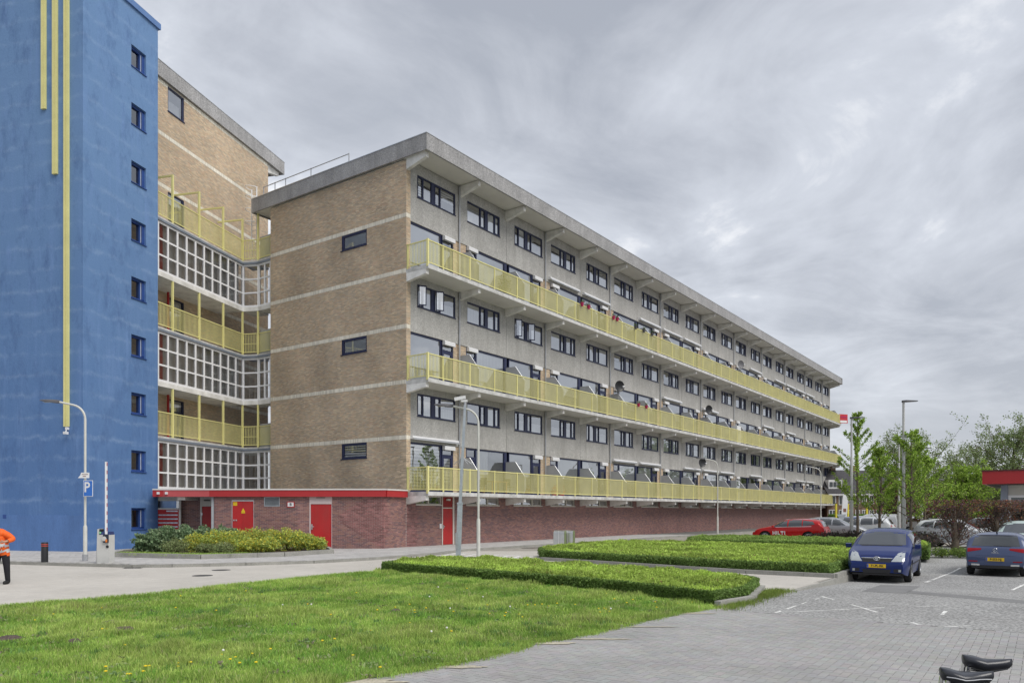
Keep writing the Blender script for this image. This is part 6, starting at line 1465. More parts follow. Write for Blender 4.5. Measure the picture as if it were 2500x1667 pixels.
def plate(t, cs, txt, rear, z, parent=None):
    x = cs.inv(.24, z, rear); x0 = cs.inv(0, z, rear); x = (min if not rear else max)(x, x0); sg = -1 if not rear else 1
    p = put('number_plate', MB().b(-.26, .26, -.008, .008, -.055, .055).mesh('number_plate', m_plate), t, (x + sg * .012, 0, z), R(-90) if not rear else R(90), local=True)
    put('country_strip', MB().b(-.255, -.215, -.011, -.0085, -.05, .05).mesh('country_strip', m_eu), p, local=True)
    lettering(txt, .098, m_black, p, (.022, -.0105, 0), 0, .003, True, .92)
def std_spec(cs, ws, rw, sides, head, tail, grille=None):
    sp = [('windscreen', m_cglass, 'f', [(-ws[0], ws[1]), (ws[0], ws[1]), (ws[2], ws[3]), (-ws[2], ws[3])], .012, False)]
    if rw: sp.append(('rear_window', m_cglass, 'r', [(-rw[0], rw[1]), (rw[0], rw[1]), (rw[2], rw[3]), (-rw[2], rw[3])], .012, False))
    for q in sides: sp.append(('side_window', m_cglass, 'S', q, .009, True))
    sp.append(('headlight', m_head, 'f', head, .006, True)); sp.append(('taillight', m_tail, 'r', tail, .006, True))
    return sp
# dark blue people carrier facing the viewer --------------------------------------------
c1 = CarShape(4.36, .885, [(0, .56), (.03, .70), (.16, .84), (.45, .95), (.98, 1.09), (1.85, 1.50), (2.25, 1.60), (3.0, 1.62), (3.75, 1.56), (4.05, 1.40), (4.28, 1.0), (4.36, .5)], [(0, .56), (.4, .86), (1.0, .99), (2.5, 1.03), (4.0, 1.08), (4.36, .9)], .90, 3.65, .315, nn=3.3, pf=.82)
pb = paint('dark_blue', (.006, .020, .115), .0)
sp = std_spec(c1, (.70, 1.12, .60, 1.51), (.60, 1.10, .52, 1.45), [[(1.30, 1.06), (2.18, 1.07), (2.18, 1.48), (1.82, 1.42)], [(2.26, 1.07), (3.10, 1.08), (3.05, 1.50), (2.26, 1.49)], [(3.18, 1.10), (3.85, 1.12), (3.55, 1.46), (3.14, 1.49)]],
              [(.40, .655), (.76, .66), (.745, .97), (.56, .90)], [(.55, .75), (.70, .75), (.66, 1.1), (.55, 1.1)])
sp += [('grille', m_trim, 'f', [(-.38, .63), (.38, .63), (.42, .745), (-.42, .745)], .004, False), ('grille_bar', m_chrome, 'f', [(-.43, .75), (.43, .75), (.43, .765), (-.43, .765)], .010, False), ('bumper_intake', m_trim, 'f', [(-.36, .30), (.36, .30), (.40, .42), (-.40, .42)], .004, False),
       ('fog_lamp_recess', m_trim, 'f', [(.47, .34), (.68, .34), (.68, .44), (.47, .44)], .004, True), ('fog_lamp', m_head, 'f', [(.60, .355), (.67, .355), (.67, .425), (.60, .425)], .01, True), ('wiper', m_trim, 'f', [(-.6, 1.105), (.02, 1.09), (.02, 1.105), (-.6, 1.12)], .016, False), ('wiper', m_trim, 'f', [(.0, 1.105), (.55, 1.085), (.55, 1.10), (.0, 1.12)], .016, False),
       ('side_trim', m_trim, 'S', [(1.25, .52), (3.25, .53), (3.25, .57), (1.25, .56)], .006, True), ('door_handle', 'paint', 'S', [(2.0, .92), (2.16, .92), (2.16, .95), (2.0, .95)], .02, True), ('door_handle', 'paint', 'S', [(2.95, .93), (3.1, .93), (3.1, .96), (2.95, .96)], .02, True), ('door_seam', m_trim, 'S', [(1.30, .34), (1.31, .34), (1.31, 1.04), (1.30, 1.04)], .004, True), ('door_seam', m_trim, 'S', [(2.21, .30), (2.22, .30), (2.22, 1.05), (2.21, 1.05)], .004, True), ('door_seam', m_trim, 'S', [(3.12, .42), (3.13, .42), (3.15, 1.08), (3.14, 1.08)], .004, True), ('window_pillar', m_trim, 'S', [(2.17, 1.06), (2.27, 1.06), (2.27, 1.49), (2.17, 1.48)], .0035, True), ('window_pillar', m_trim, 'S', [(3.09, 1.08), (3.19, 1.09), (3.15, 1.49), (3.04, 1.50)], .0035, True), ('windscreen_edge', m_trim, 'f', [(-.735, 1.095), (.735, 1.095), (.63, 1.53), (-.63, 1.53)], .002, False), ('bumper_lip', m_trim, 'f', [(-.66, .245), (.66, .245), (.68, .285), (-.68, .285)], .008, False), ('bonnet_seam', m_trim, 'f', [(-.46, .815), (.46, .815), (.46, .822), (-.46, .822)], .003, False)]
t, b_ = build_car('dark blue people carrier parked facing the viewer beside the hedge', c1, pb, (25.35, 4.66, -.21), R(3), sp, scale=1.0)
mirror_(t, c1, pb, 1.42, 1.02); plate(t, c1, '71-PL-RK', False, .52)
em = MB(); x = c1.inv(0, .72) - .02
for rr_, hh, cz in ((.085, .055, 0), (.05, .028, .022), (.022, .05, 0)): em.tube([(x, rr_ * math.cos(a), .74 + cz + hh * math.sin(a)) for a in np.linspace(0, 2 * math.pi, 18)], .008, 5)
em.o('emblem', m_chrome, t, local=True)
em = MB(); em.tube([(1.2 + q * .4, -.0, float(c1.zt(1.2 + q * .4)) + .0) for q in range(1)] + [(3.6, 0, 1.58), (3.75, 0, 1.72)], .008, 4); 
# grey-blue hatchback seen from behind ----------------------------------------------------
c2 = CarShape(4.06, .875, [(0, .55), (.04, .68), (.3, .84), (1.05, .97), (1.85, 1.36), (2.3, 1.44), (3.0, 1.44), (3.50, 1.38), (3.62, 1.33), (3.88, 1.0), (3.98, .92), (4.06, .55)], [(0, .55), (.4, .80), (1.0, .90), (3.6, .98), (4.06, .85)],   .84, 3.40, .315, nn=3.3, pr=.92, ar=.4, low=.2)
pg = paint('grey_blue', (.065, .085, .16), .1)
sp = std_spec(c2, (.62, 1.0, .5, 1.34), (.69, .995, .60, 1.325), [[(1.25, .95), (2.1, .96), (2.1, 1.33), (1.75, 1.26)], [(2.18, .96), (3.05, .99), (2.98, 1.33), (2.18, 1.34)]], [(.45, .62), (.76, .63), (.74, .78), (.5, .74)], [(.40, .87), (.80, .79), (.80, .925), (.40, .925)])
sp += [('wiper', m_trim, 'r', [(-.05, 1.00), (.45, .985), (.45, 1.0), (-.05, 1.02)], .014, False), ('spoiler_edge', m_trim, 'r', [(-.58, 1.335), (.58, 1.335), (.55, 1.36), (-.55, 1.36)], .012, False), ('tailgate_seam', m_trim, 'r', [(-.56, .675), (.56, .675), (.57, .683), (-.57, .683)], .003, False),
       ('bumper_diffuser', m_trim, 'r', [(-.66, .26), (.66, .26), (.70, .36), (-.70, .36)], .004, False), ('exhaust_trim', m_chrome, 'r', [(.44, .345), (.68, .35), (.68, .405), (.44, .40)], .010, True), ('reflector', m_tail, 'r', [(.50, .47), (.76, .475), (.76, .51), (.50, .505)], .006, True)]
t, b_ = build_car('grey-blue hatchback seen from behind at the right edge', c2, pg, (30.15 + 4.06, 1.85, -.20), R(180 - 1), sp, scale=1.0)
mirror_(t, c2, pg, 1.3, .95); plate(t, c2, 'P-553-NJ', True, .56)
x = c2.inv(0, .85, True) + .014; em = MB(); em.tube([(x, .062 * math.cos(a), .865 + .062 * math.sin(a)) for a in np.linspace(0, 2 * math.pi, 18)], .007, 5)
for sg_ in (-1, 1): em.tube([(x, sg_ * .038, .905), (x, sg_ * .014, .835), (x, 0, .87)], .006, 4)
em.o('emblem', m_chrome, t, local=True); lettering('P O L O', .055, m_chrome, t, (c2.inv(0, .775, True) + .016, 0, .775), R(90), .002, True)
mb = MB(); mb.xz([(3.30, 1.40), (3.36, 1.40), (3.44, 1.47), (3.40, 1.475)], -.02, .02); mb.o('roof_fin', m_trim, t, local=True)
# red estate with white lettering ---------------------------------------------------------
c3 = CarShape(4.70, .92, [(0, .60), (.05, .74), (.3, .90), (1.15, 1.06), (2.05, 1.48), (2.5, 1.58), (3.4, 1.59), (4.2, 1.50), (4.38, 1.42), (4.60, 1.05), (4.66, .95), (4.70, .55)], [(0, .60), (.5, .86), (1.1, .98), (3.2, 1.06), (4.3, 1.12), (4.7, .9)], .92, 3.70, .36, nn=2.6, low=.24)
pr_ = paint('bright_red', (.50, .012, .014), .15)
SID = [[(1.35, 1.03), (2.36, 1.05), (2.36, 1.50), (2.0, 1.42)], [(2.44, 1.05), (3.30, 1.08), (3.28, 1.50), (2.44, 1.51)], [(3.36, 1.09), (4.12, 1.22), (3.95, 1.40), (3.34, 1.48)]]
sp = std_spec(c3, (.66, 1.08, .54, 1.48), (.58, 1.08, .5, 1.42), SID, [(.45, .68), (.80, .68), (.78, .82), (.5, .80)], [(.48, .88), (.84, .86), (.82, 1.0), (.45, 1.0)])
sp += [('window_trim', m_chrome, 'S', [(1.3, 1.0), (3.9, 1.075), (3.9, 1.095), (1.3, 1.02)], .007, True), ('roof_rail', m_chrome, 'S', [(2.1, 1.535), (3.9, 1.535), (3.85, 1.56), (2.15, 1.555)], .02, True), ('sill_trim', m_trim, 'S', [(1.32, .27), (3.28, .27), (3.28, .36), (1.32, .36)], .006, True), ('door_seam', m_trim, 'S', [(2.39, .38), (2.40, .38), (2.41, 1.05), (2.40, 1.05)], .004, True), ('door_handle', 'paint', 'S', [(2.15, .92), (2.33, .925), (2.33, .955), (2.15, .95)], .02, True), ('door_handle', 'paint', 'S', [(3.0, .95), (3.18, .955), (3.18, .985), (3.0, .98)], .02, True)]
t, b_ = build_car('bright red estate car with white lettering on its side', c3, pr_, (50.0, 14.2 + 2.2, 0), R(-90), sp)
mirror_(t, c3, pr_, 1.5, 1.0); plate(t, c3, 'T-894-JH', True, .66)
# block lettering HILTI on the flank facing the viewer (local -y side)
let = MB(); xx = 1.42; zh = .24; z0 = .52; th = .055
def blk(x0, x1, a, b):
    n_ = max(2, int((x1 - x0) / .05) + 1); v = []
    for i in range(n_ + 1):
        x_ = x0 + (x1 - x0) * i / n_
        for z_ in (a, b): v.append((x_, -(float(c3.hw(x_, z_)) + .012), z_))
    let.vf(v, [(2 * i, 2 * i + 2, 2 * i + 3, 2 * i + 1) for i in range(n_)])
def glyph(ch, x):
    w_ = .20
    if ch == 'H': blk(x, x + th, z0, z0 + zh); blk(x + w_ - th, x + w_, z0, z0 + zh); blk(x + th, x + w_ - th, z0 + .09, z0 + .15)
    if ch == 'I': blk(x, x + th, z0, z0 + zh); return x + th + .04
    if ch == 'L': blk(x, x + th, z0, z0 + zh); blk(x + th, x + w_ * .8, z0, z0 + .07); return x + w_ * .8 + .03
    if ch == 'T': blk(x, x + w_, z0 + zh - .07, z0 + zh); blk(x + w_ / 2 - th / 2, x + w_ / 2 + th / 2, z0, z0 + zh - .07)
    return x + w_ + .04
for ch in 'HILTI': xx = glyph(ch, xx)
# front of the car is at the left in the picture: the flank shown is local +y, so mirror the letters across
for i, v in enumerate(let.v): let.v[i] = (v[0], v[1], v[2])
let.o('lettering', m_signw, t, local=True)
# generic cars of the lot -----------------------------------------------------------------
c4 = CarShape(4.5, .92, [(0, .62), (.05, .78), (.4, .95), (1.1, 1.08), (1.95, 1.52), (2.4, 1.63), (3.5, 1.63), (4.1, 1.54), (4.35, 1.15), (4.45, .95), (4.5, .55)], [(0, .62), (.5, .88), (1.1, 1.0), (3.2, 1.07), (4.2, 1.12), (4.5, .9)], .88, 3.55, .35, nn=2.6, low=.26)
c5 = CarShape(4.42, .90, [(0, .66), (.05, .85), (.4, 1.0), (.9, 1.12), (1.55, 1.66), (1.95, 1.82), (2.6, 1.86), (4.25, 1.85), (4.34, 1.75), (4.42, 1.1), (4.42, .5)], [(0, .66), (.5, .92), (1.0, 1.05), (4.42, 1.1)], .85, 3.5, .33, nn=4.2, low=.24, pr=.95, ar=.2)
S4 = [[(1.35, 1.05), (2.26, 1.06), (2.26, 1.54), (1.9, 1.44)], [(2.34, 1.06), (3.18, 1.09), (3.15, 1.54), (2.34, 1.55)], [(3.26, 1.10), (3.95, 1.2), (3.75, 1.45), (3.22, 1.52)]]
def sp4(): 
    q = std_spec(c4, (.66, 1.1, .54, 1.52), (.6, 1.12, .5, 1.50), S4, [(.45, .70), (.80, .70), (.78, .84), (.5, .82)], [(.46, .92), (.84, .90), (.82, 1.06), (.43, 1.06)])
    return q + [('window_trim', m_chrome, 'S', [(1.3, 1.02), (3.95, 1.13), (3.95, 1.15), (1.3, 1.04)], .007, True), ('roof_rail', m_chrome, 'S', [(2.1, 1.565), (3.8, 1.56), (3.75, 1.585), (2.15, 1.59)], .02, True), ('bumper_trim', m_trim, 'r', [(-.7, .32), (.7, .32), (.74, .46), (-.74, .46)], .005, False)]
def sp5():
    q = std_spec(c5, (.68, 1.16, .56, 1.68), (.6, 1.18, .55, 1.62), [[(1.35, 1.12), (2.0, 1.12), (2.0, 1.60), (1.72, 1.58)]], [(.5, .74), (.8, .74), (.78, .95), (.55, .92)], [(.70, .72), (.83, .72), (.82, 1.02), (.70, 1.02)])
    return q + [('panel_seam', m_under, 'S', [(2.12, .4), (2.13, .4), (2.13, 1.7), (2.12, 1.7)], .004, True), ('panel_seam', m_under, 'S', [(3.35, .75), (3.36, .75), (3.36, 1.7), (3.35, 1.7)], .004, True), ('panel_seam', m_under, 'S', [(2.13, 1.70), (3.36, 1.70), (3.36, 1.71), (2.13, 1.71)], .004, True), ('bumper_trim', m_trim, 'r', [(-.78, .32), (.78, .32), (.78, .5), (-.78, .5)], .005, False)]
pw = paint('white', (.62, .64, .66), .0); ps = paint('silver', (.42, .43, .45), .6); pbl = paint('mid_blue', (.03, .065, .22), .4); pgr = paint('slate', (.08, .10, .16), .4); pmt = paint('pale_mint', (.45, .55, .52), .2); pdk = paint('charcoal', (.03, .032, .036), .4)
def lotcar(label, cs, pm_, px, d, rz, spf):
    p = D(px, d); dx, dy = math.cos(rz), math.sin(rz); L_ = cs.L * .95 / 2
    t, _ = build_car(label, cs, pm_, (p[0] - dx * L_, p[1] - dy * L_, lotz(p[0]) if p[1] < 5.5 else 0.0), rz, spf(), 'cars on the parking lot', .95); return t
UPY = R(-90); DNY = R(90)
lotcar('silver car parked nose to the right next to the red estate', c4, ps, 2040, 53.5, DNY, sp4)
lotcar('mid blue estate with roof rails behind the silver car', c4, pbl, 2058, 60, UPY, sp4)
lotcar('white hatchback beside the left tall lamp showing a red taillight', c4, pw, 2104, 55.5, UPY, sp4)
lotcar('white panel van with blank side behind the young tree', c5, pw, 2126, 63, UPY, sp5)
lotcar('white estate just right of the van', c4, pw, 2186, 67, UPY, sp4)
lotcar('slate blue car behind the tallest lamp', c4, pgr, 2200, 76, UPY, sp4)
lotcar('pale car with dark windows left of the beech trees', c4, ps, 2258, 74, DNY, sp4)
lotcar('low white car in front of the pale car, partly hidden by shrubs', c2, pw, 2245, 66, DNY, lambda: std_spec(c2, (.62, 1.0, .5, 1.34), (.64, .995, .52, 1.32), [[(1.25, .95), (2.1, .96), (2.1, 1.33), (1.75, 1.26)], [(2.18, .96), (3.05, .99), (2.98, 1.33), (2.18, 1.34)]], [(.45, .62), (.76, .63), (.74, .78), (.5, .74)], [(.44, .80), (.80, .76), (.80, .95), (.44, .95)]))
lotcar('white hatchback behind the leftmost beech showing its red taillight', c4, pw, 2338, 42.5, R(75), sp4)
lotcar('charcoal car half hidden between the beech trunks', c4, pdk, 2385, 52, UPY, sp4)
lotcar('silver car hidden behind the beech screen, right one', c4, ps, 2470, 45, UPY, sp4)
lotcar('white estate behind the van, roof above the blue estate', c4, pw, 2082, 70, UPY, sp4)
t = lotcar('pale mint car behind the grey-blue hatchback', c4, pmt, 2492, 33.5, R(0), sp4)

# ================================================================== PERSON IN ORANGE VEST (cut by the left edge)
pp = D(4, 20.7); pe = thing('person', 'person in orange safety vest and black trousers at the left edge', 'person', (*pp, 0), vr)
verts = {}; E = []; Rr = {}
def J(n, x, y, z, r, r2=None, frm=None):
    verts[n] = (x, y, z); Rr[n] = (r, r2 or r)
    if frm: E.append((frm, n))
J('pel', 0, 0, .95, .155, .12); J('wai', -.01, 0, 1.10, .145, .11, 'pel'); J('che', -.015, -.01, 1.30, .165, .115, 'wai'); J('nk0', -.05, -.01, 1.40, .085, .08, 'che'); J('nk', -.11, -.02, 1.47, .055, .055, 'nk0'); J('hd', -.16, -.03, 1.55, .085, .09, 'nk'); J('hd2', -.19, -.03, 1.62, .082, .09, 'hd'); J('hd3', -.20, -.02, 1.68, .05, .055, 'hd2')
for sd, fw in ((1, .04), (-1, -.08)):
    k = 'r' if sd > 0 else 'l'
    J(k + 'hip', sd * .095, 0, .86, .095, .10, 'pel'); J(k + 'kn', sd * .11, fw, .48, .07, .07, k + 'hip'); J(k + 'an', sd * .115, fw * 1.4 + .02, .10, .048, .05, k + 'kn'); J(k + 'he', sd * .12, fw * 1.4 + .03, .05, .045, .045, k + 'an'); J(k + 'to', sd * .135, fw * 1.4 - .17, .04, .045, .035, k + 'he')
J('rsh', .16, 0, 1.32, .068, .07, 'nk0'); J('rel', .31, .02, 1.20, .052, .052, 'rsh'); J('rwr', .24, -.20, 1.15, .033, .033, 'rel'); J('rpa', .20, -.27, 1.14, .034, .024, 'rwr')
J('lsh', -.22, 0, 1.36, .068, .07, 'nk0'); J('lel', -.33, .03, 1.10, .052, .052, 'lsh'); J('lwr', -.36, -.12, .90, .033, .033, 'lel'); J('lpa', -.36, -.17, .83, .034, .024, 'lwr')
for k, base, dv in (('r', (.20, -.27, 1.14), (-.06, -.045, 0)), ('l', (-.36, -.17, .83), (.0, -.02, -.07))):
    for fi in range(4):
        o_ = (fi - 1.5) * .02; side = (0, 0, o_) if k == 'r' else (0, o_, 0); l_ = [.9, 1.05, 1.0, .8][fi]
        J(f'{k}f{fi}a', base[0] + dv[0] * .6 + side[0], base[1] + dv[1] * .6 + side[1], base[2] + dv[2] * .6 + side[2], .010, None, k + 'pa'); J(f'{k}f{fi}b', base[0] + dv[0] * 1.1 * l_ + side[0], base[1] + dv[1] * 1.1 * l_ + side[1] * 1.1 + .01, base[2] + dv[2] * 1.1 * l_ + side[2] * 1.1 - .01, .009, None, f'{k}f{fi}a'); J(f'{k}f{fi}c', base[0] + dv[0] * 1.4 * l_ + side[0], base[1] + dv[1] * 1.3 * l_ + side[1] + .03, base[2] + dv[2] * 1.4 * l_ + side[2] - .02, .008, None, f'{k}f{fi}b')
    J(k + 'th', base[0] + .01, base[1] - .01, base[2] + .045, .011, None, k + 'pa'); J(k + 'th2', base[0] - .01, base[1] - .045, base[2] + .05, .009, None, k + 'th')
nm = list(verts); me = bpy.data.meshes.new('body_skeleton'); me.from_pydata([verts[n] for n in nm], [(nm.index(a), nm.index(b)) for a, b in E], [])
so = bpy.data.objects.new('body_skeleton', me); col.objects.link(so)
mo = so.modifiers.new('s', 'SKIN'); mo.use_smooth_shade = True
for i, n in enumerate(nm): me.skin_vertices[0].data[i].radius = Rr[n]; me.skin_vertices[0].data[i].use_root = (n == 'pel')
so.modifiers.new('d', 'SUBSURF').levels = 2; so.modifiers['d'].render_levels = 2
dg_ = bpy.context.evaluated_depsgraph_get(); bm_ = bpy.data.meshes.new_from_object(so.evaluated_get(dg_)); bpy.data.objects.remove(so)
m_skin = M('skin', (.45, .26, .18), .6, var=.05); bm_.name = 'body'; bm_.materials.clear(); bm_.materials.append(m_skin)
put('body', bm_, pe, local=True)
def shell(nm_, mat, keep, off):
    b2 = bmesh.new(); b2.from_mesh(bm_); b2.normal_update()
    bmesh.ops.delete(b2, geom=[f for f in b2.faces if not keep(f.calc_center_median())], context='FACES')
    for v in b2.verts: v.co += v.normal * off
    m2 = bpy.data.meshes.new(nm_); b2.to_mesh(m2); b2.free(); m2.materials.clear(); m2.materials.append(mat); return put(nm_, m2, pe, local=True)
m_or = M('vest_orange', (.80, .13, .015), .7, var=.1, scale=6); m_trs = M('trousers_black', (.018, .018, .022), .85, var=.2); m_shoe = M('shoe_black', (.012, .012, .012), .6)
shell('vest', m_or, lambda c: c.z > .78 and c.z < 1.47 and not (abs(c.x) > .30 and c.z < .98) and not (c.y < -.17) , .022)
shell('trousers', m_trs, lambda c: .07 < c.z < .98 and abs(c.x) < .26, .014); shell('shoe', m_shoe, lambda c: c.z < .10, .012)
shell('reflective_band', M('reflective_silver', (.62, .64, .66), .4, metal=.2), lambda c: (1.00 < c.z < 1.065 or .86 < c.z < .925) and abs(c.x) < .25 and c.y > -.16, .030)
shell('hair', M('hair_brown', (.05, .03, .02), .8), lambda c: c.z > 1.58 and (c.y > -.06 or c.z > 1.66), .012)
mb = MB()
for sd in (-1, 1): mb.lathe([(.0, -.125), (.012, -.122), (.014, -.112)], 8, (-.175 + sd * .032, 1.575), 'y')
mb.o('eyes', m_black, pe, local=True); mb = MB(); mb.vf([(-.17, -.145, 1.545), (-.185, -.115, 1.537), (-.155, -.115, 1.537), (-.175, -.118, 1.59)], [(0, 1, 2), (0, 2, 3), (0, 3, 1)]); mb.b(-.185, -.135, -.117, -.112, 1.50, 1.508); mb.o('nose_and_mouth', m_skin, pe, local=True)

# ================================================================== BICYCLES (only the saddles reach into the picture)
def bicycle(label, saddle_at, rz, zs, kind):
    dx, dy = math.cos(rz), math.sin(rz); ox, oy = saddle_at[0] - dx * .30, saddle_at[1] - dy * .30        # origin under the rear hub; front towards local +x
    t = thing('bicycle', label, 'bicycle', (ox, oy, 0), rz, 'bicycles parked in the foreground'); m_fr = M('bicycle_black', (.02, .02, .022), .35, coat=.6)
    for x in (0, 1.08):
        mb = MB(); mb.tube([(x + .335 * math.cos(a), 0, .345 + .335 * math.sin(a)) for a in np.linspace(0, 2 * math.pi, 33)], .022, 8, False); w_ = mb.o('wheel', m_rubber, t, smooth=60, local=True)
        mb = MB(); mb.tube([(x + .31 * math.cos(a), 0, .345 + .31 * math.sin(a)) for a in np.linspace(0, 2 * math.pi, 33)], .012, 6, False); mb.tube([(x, -.05, .345), (x, .05, .345)], .025, 8)
        for k in range(18): a = k / 18 * 2 * math.pi; mb.tube([(x, .02 * (-1) ** k, .345), (x + .31 * math.cos(a), 0, .345 + .31 * math.sin(a))], .0015, 3)
        mb.o('spokes', m_chrome, w_, local=True)
    mb = MB()
    for p in ([(0, .05, .345), (.45, .03, .29)], [(0, -.05, .345), (.45, -.03, .29)], [(0, .05, .345), (.31, .02, .74)], [(0, -.05, .345), (.31, -.02, .74)], [(.45, 0, .28), (.315, 0, .78)], [(.45, 0, .30), (.86, 0, .70)], [(.36, 0, .55), (.84, 0, .80)], [(.87, 0, .66), (.82, 0, .92)], [(1.08, .06, .345), (.88, .05, .64)], [(1.08, -.06, .345), (.88, -.05, .64)]): mb.tube(p, .018, 8)
    mb.o('frame', m_fr, t, local=True)
    mb = MB(); mb.tube([(.315, 0, .72), (.297, 0, zs - .06)], .015, 8); mb.o('seat_post', m_chrome if kind == 0 else m_fr, t, local=True)
    mb = MB(); mb.tube([(.82, 0, .9), (.80, 0, 1.02)], .014, 6); mb.tube([(.84, -.31, 1.03), (.84, -.2, 1.03), (.80, -.08, 1.02), (.80, .08, 1.02), (.84, .2, 1.03), (.84, .31, 1.03)], .013, 8); mb.o('handlebar', m_chrome, t, local=True)
    for s_ in (-1, 1): mb = MB(); mb.tube([(.84, s_ * .20, 1.03), (.84, s_ * .33, 1.03)], .018, 8); mb.o('grip', m_black, t, local=True)
    mb = MB(); mb.tube([(.45, -.11, .29), (.45, .11, .29)], .02, 8); mb.b(.42, .60, -.13, -.115, .28, .295); mb.b(.30, .47, .115, .13, .28, .295); mb.tube([(.45, -.12, .29), (.51, -.12, .29)], .01, 6); mb.o('pedals', m_black, t, local=True)
    # saddle: wide padded rear, waist, rounded nose
    S = [(-.145, .02, .03), (-.13, .075, .055), (-.09, .10, .075), (-.03, .105, .08), (.02, .085, .07), (.07, .05, .055), (.11, .036, .05), (.145, .03, .042), (.165, .012, .02)] if kind == 0 else [(-.14, .03, .035), (-.12, .07, .058), (-.07, .095, .066), (-.01, .08, .062), (.05, .052, .052), (.10, .038, .046), (.13, .03, .04), (.15, .012, .02)]
    v = []; n = 16; hz0 = zs
    for (x, w_, th_) in S:
        dip = -.012 * math.sin((x + .14) / .3 * math.pi) + (.012 if x < -.05 else 0)
        for k in range(n):
            a = 2 * math.pi * k / n; c_, s_ = math.cos(a), math.sin(a); v.append((.297 + x, w_ * math.copysign(abs(c_) ** .8, c_), hz0 + dip + (s_ * .028 if s_ > 0 else s_ * th_ * .9)))
    mb = MB(); mb.vf(v, [(i * n + k, i * n + (k + 1) % n, (i + 1) * n + (k + 1) % n, (i + 1) * n + k) for i in range(len(S) - 1) for k in range(n)] + [list(range(n))[::-1], [(len(S) - 1) * n + k for k in range(n)]])
    sd_ = mb.o('saddle', M('saddle_vinyl', (.020, .022, .030), .33, var=.12, scale=20, spec=.6), t, smooth=80, local=True)
    mb = MB()
    for s_ in (-1, 1): mb.tube([(.19, s_ * .04, zs - .055), (.30, s_ * .022, zs - .07), (.42, s_ * .012, zs - .04)], .005, 5)
    for s_ in (-1, 1): mb.tube([(.18 , s_ * .06, zs - .03), (.17, s_ * .06, zs - .10)], .014, 6)
    mb.o('saddle_rails', m_chrome, sd_, local=True)
    if kind == 0:
        mb = MB(); mb.tube([(.297 + x, -(w_ + .003), zs - .018 + (.012 if x < -.05 else 0)) for x, w_, th_ in S[1:-1]], .004, 5); mb.tube([(.297 + x, (w_ + .003), zs - .018) for x, w_, th_ in S[1:-1]], .004, 5); mb.o('piping', M('piping_grey', (.45, .46, .48), .4), sd_, smooth=60, local=True)
    # mudguards and rack keep it a city bicycle
    mb = MB(); mb.tube([(.37 * math.cos(a), 0, .345 + .37 * math.sin(a)) for a in np.linspace(.3, 2.7, 14)], .02, 6); mb.tube([(1.08 + .37 * math.cos(a), 0, .345 + .37 * math.sin(a)) for a in np.linspace(.6, 2.6, 12)], .02, 6); mb.o('mudguard', m_fr, t, local=True)
    return t
s1 = D(2357, 4.95); s2 = D(2409, 5.15)
bicycle('black bicycle whose padded saddle shows at the bottom right corner', s1, vr + R(-12), .905, 0)
bicycle('second bicycle with slim black saddle just behind the first', s2, vr + R(-17), .95, 1)

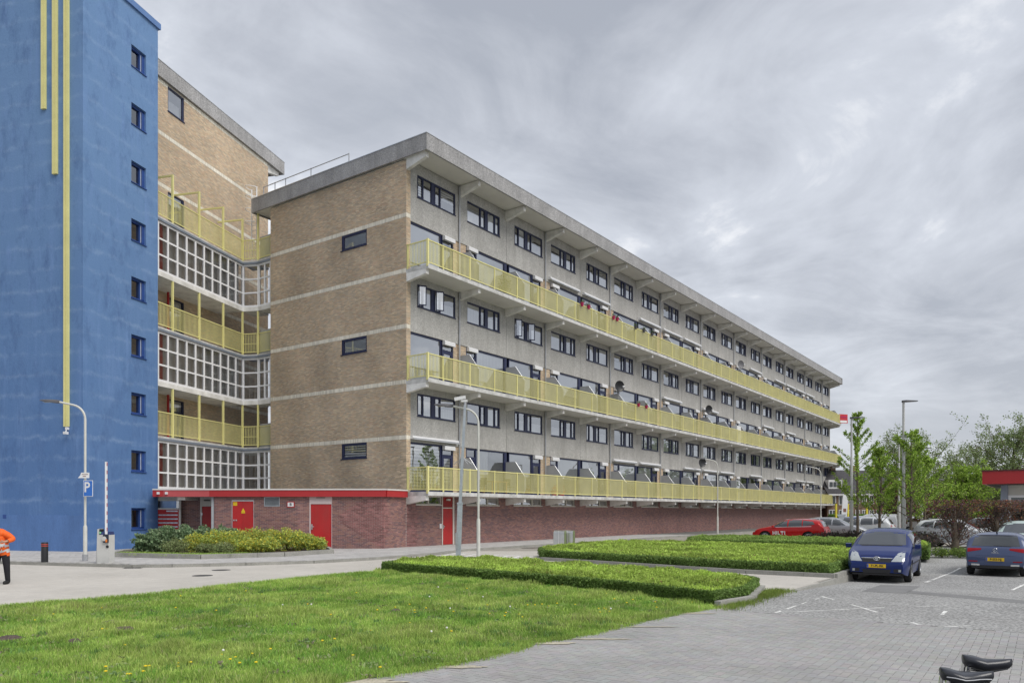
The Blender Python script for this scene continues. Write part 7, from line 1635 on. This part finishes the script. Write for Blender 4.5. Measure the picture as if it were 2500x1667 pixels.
# ================================================================== FAR BUILDINGS
m_hbrick = M('house_brick', (.27, .185, .13), .9, var=.12, scale=.8, fine=.2, fscale=8); m_htile = M('roof_tile', (.062, .06, .066), .8, var=.2, scale=1, fine=.2, fscale=6); m_hwin = g_win; m_hred = M('house_red', (.25, .11, .09), .9, var=.12)
def house(label, px0, px1, d, eave, ridge, dep=9.0, nwin=3, wallm=None, dormer=False, solar=False):
    a, b = D(px0, d), D(px1, d); L = math.hypot(b[0] - a[0], b[1] - a[1]); t = thing('terraced_house', label, 'house', (*a, 0), math.atan2(b[1] - a[1], b[0] - a[0]), 'terraced houses beyond the lot')
    mb = MB(); mb.b(0, L, 0, dep, 0, eave); mb.yz([(0, eave), (dep, eave), (dep / 2, ridge - .2)], .1, L - .1); mb.o('wall', wallm or m_hbrick, t, local=True)
    mb = MB(); s_ = .45
    for k in range(2):
        y0, y1 = (-s_, dep / 2) if k == 0 else (dep + s_, dep / 2); z0 = eave - .25
        mb.vf([(-.1, y0, z0), (L + .1, y0, z0), (L + .1, y1, ridge), (-.1, y1, ridge), (-.1, y0, z0 + .2), (L + .1, y0, z0 + .2), (L + .1, y1, ridge + .2), (-.1, y1, ridge + .2)], [(0, 1, 2, 3), (7, 6, 5, 4), (0, 4, 5, 1), (1, 5, 6, 2), (3, 2, 6, 7), (0, 3, 7, 4)])
    rf = mb.o('roof', m_htile, t, local=True); mb = MB(); mb.b(L * .8, L * .8 + .7, dep / 2 - .35, dep / 2 + .35, ridge - .3, ridge + .9); mb.o('chimney', m_hbrick, rf, local=True)
    mb = MB(); mb.b(0, L, -.5, -.38, eave - .22, eave - .02); mb.o('gutter', m_white, t, local=True)
    for fl_, zz in ((0, .9), (1, eave - 1.55)):
        for q in range(nwin):
            x = L * (q + .5) / nwin; w_ = min(.95, L / nwin * .36)
            mb = MB(); mb.b(x - w_, x + w_, -.06, .0, zz, zz + .1); mb.b(x - w_, x + w_, -.06, 0, zz + 1.2, zz + 1.3)
            for e_ in (-w_, -.05, w_ - .1): mb.b(x + e_, x + e_ + .1, -.062, 0, zz + .1, zz + 1.2)
            wo = mb.o('window', m_white, t, local=True); MB().b(x - w_ + .05, x + w_ - .05, -.03, -.01, zz + .08, zz + 1.22).o('pane', M('far_pane', (.05, .06, .065), .1, spec=.8), wo, local=True)
    if dormer:
        mb = MB(); mb.b(L * .15, L * .85, .6, 3.6, eave + .5, eave + 2.0); dm = mb.o('dormer', m_white, t, local=True)
        for q in range(3): MB().b(L * (.2 + .2 * q), L * (.36 + .2 * q), .56, .599, eave + 1.0, eave + 1.7).o('pane', MC['far_pane'], dm, local=True)
    if solar:
        mb = MB()
        for q in range(4): mb.vf([(L * .3 + q * 1.1, 1.0, eave + .35), (L * .3 + q * 1.1 + 1.0, 1.0, eave + .35), (L * .3 + q * 1.1 + 1.0, 2.6, eave + .35 + 1.6 * (ridge - eave) / (dep / 2)), (L * .3 + q * 1.1, 2.6, eave + .35 + 1.6 * (ridge - eave) / (dep / 2))], [(0, 1, 2, 3)])
        mb.o('skylight', m_cgl2, rf, local=True)
house('terraced house with white dormer behind the end of the long block', 2020, 2068, 108, 4.4, 8.0, 9, 2, m_hbrick, True)
house('terraced house with dark roof behind the left young tree', 2069, 2118, 116, 4.6, 8.2, 9, 3)
house('terraced house with dark roof behind the middle young tree', 2119, 2170, 117, 4.6, 8.2, 9, 3, m_hred)
house('terraced house with dark roof behind the tallest lamp', 2171, 2222, 118, 4.6, 8.2, 9, 3)
house('terraced house with dark roof behind the right young tree', 2223, 2272, 118, 4.6, 8.0, 9, 3, m_hred)
house('pale brick house with skylights and white windows above the beeches', 2276, 2345, 128, 4.7, 7.1, 9, 3, M('pale_brick', (.34, .26, .19), .9, var=.12, scale=.8), False, True)
house('pale brick house with dark roof right of the skylight house', 2346, 2440, 129, 4.7, 7.1, 9, 3, MC['pale_brick'])
# flat pavilion with red fascia
FPV = Fr(C((2398 - CX) / F * 50, 50), -R(90)); pv = thing('pavilion', 'flat building with wide red fascia at the right edge', 'building', FPV.at(0))
def fp(mb, nm, m_, par=pv): return mb.o(nm, m_, par, FPV.o, FPV.a)
mb = MB(); mb.f_(0, 14, -9, 0, 3.72, 4.54); fp(mb, 'fascia', m_redf); mb = MB(); mb.f_(-.04, 14, -9, .04, 4.54, 4.62); fp(mb, 'roof_edge_trim', M('dark_trim', (.09, .03, .03), .6))
mb = MB(); mb.f_(.25, 14, -9, -.6, 3.66, 3.718); fp(mb, 'soffit', m_dark)
mb = MB(); mb.f_(.95, 1.34, -1.4, -1.0, 0, 3.66); fp(mb, 'column', M('column_blue_grey', (.30, .34, .42), .6)); mb = MB(); mb.f_(1.35, 14, -9, -1.2, 0, 3.66); fp(mb, 'wall', m_cream)
mb = MB(); mb.f_(1.36, 1.52, -1.2, -1.1, 0, 3.0); mb.f_(1.52, 6, -1.2, -1.1, 2.85, 3.0); wf = fp(mb, 'shopfront_window', m_white); mb = MB(); mb.f_(1.52, 6, -1.18, -1.15, .3, 2.85); fp(mb, 'pane', M('grey_pane', (.13, .15, .16), .15, spec=.7), wf)
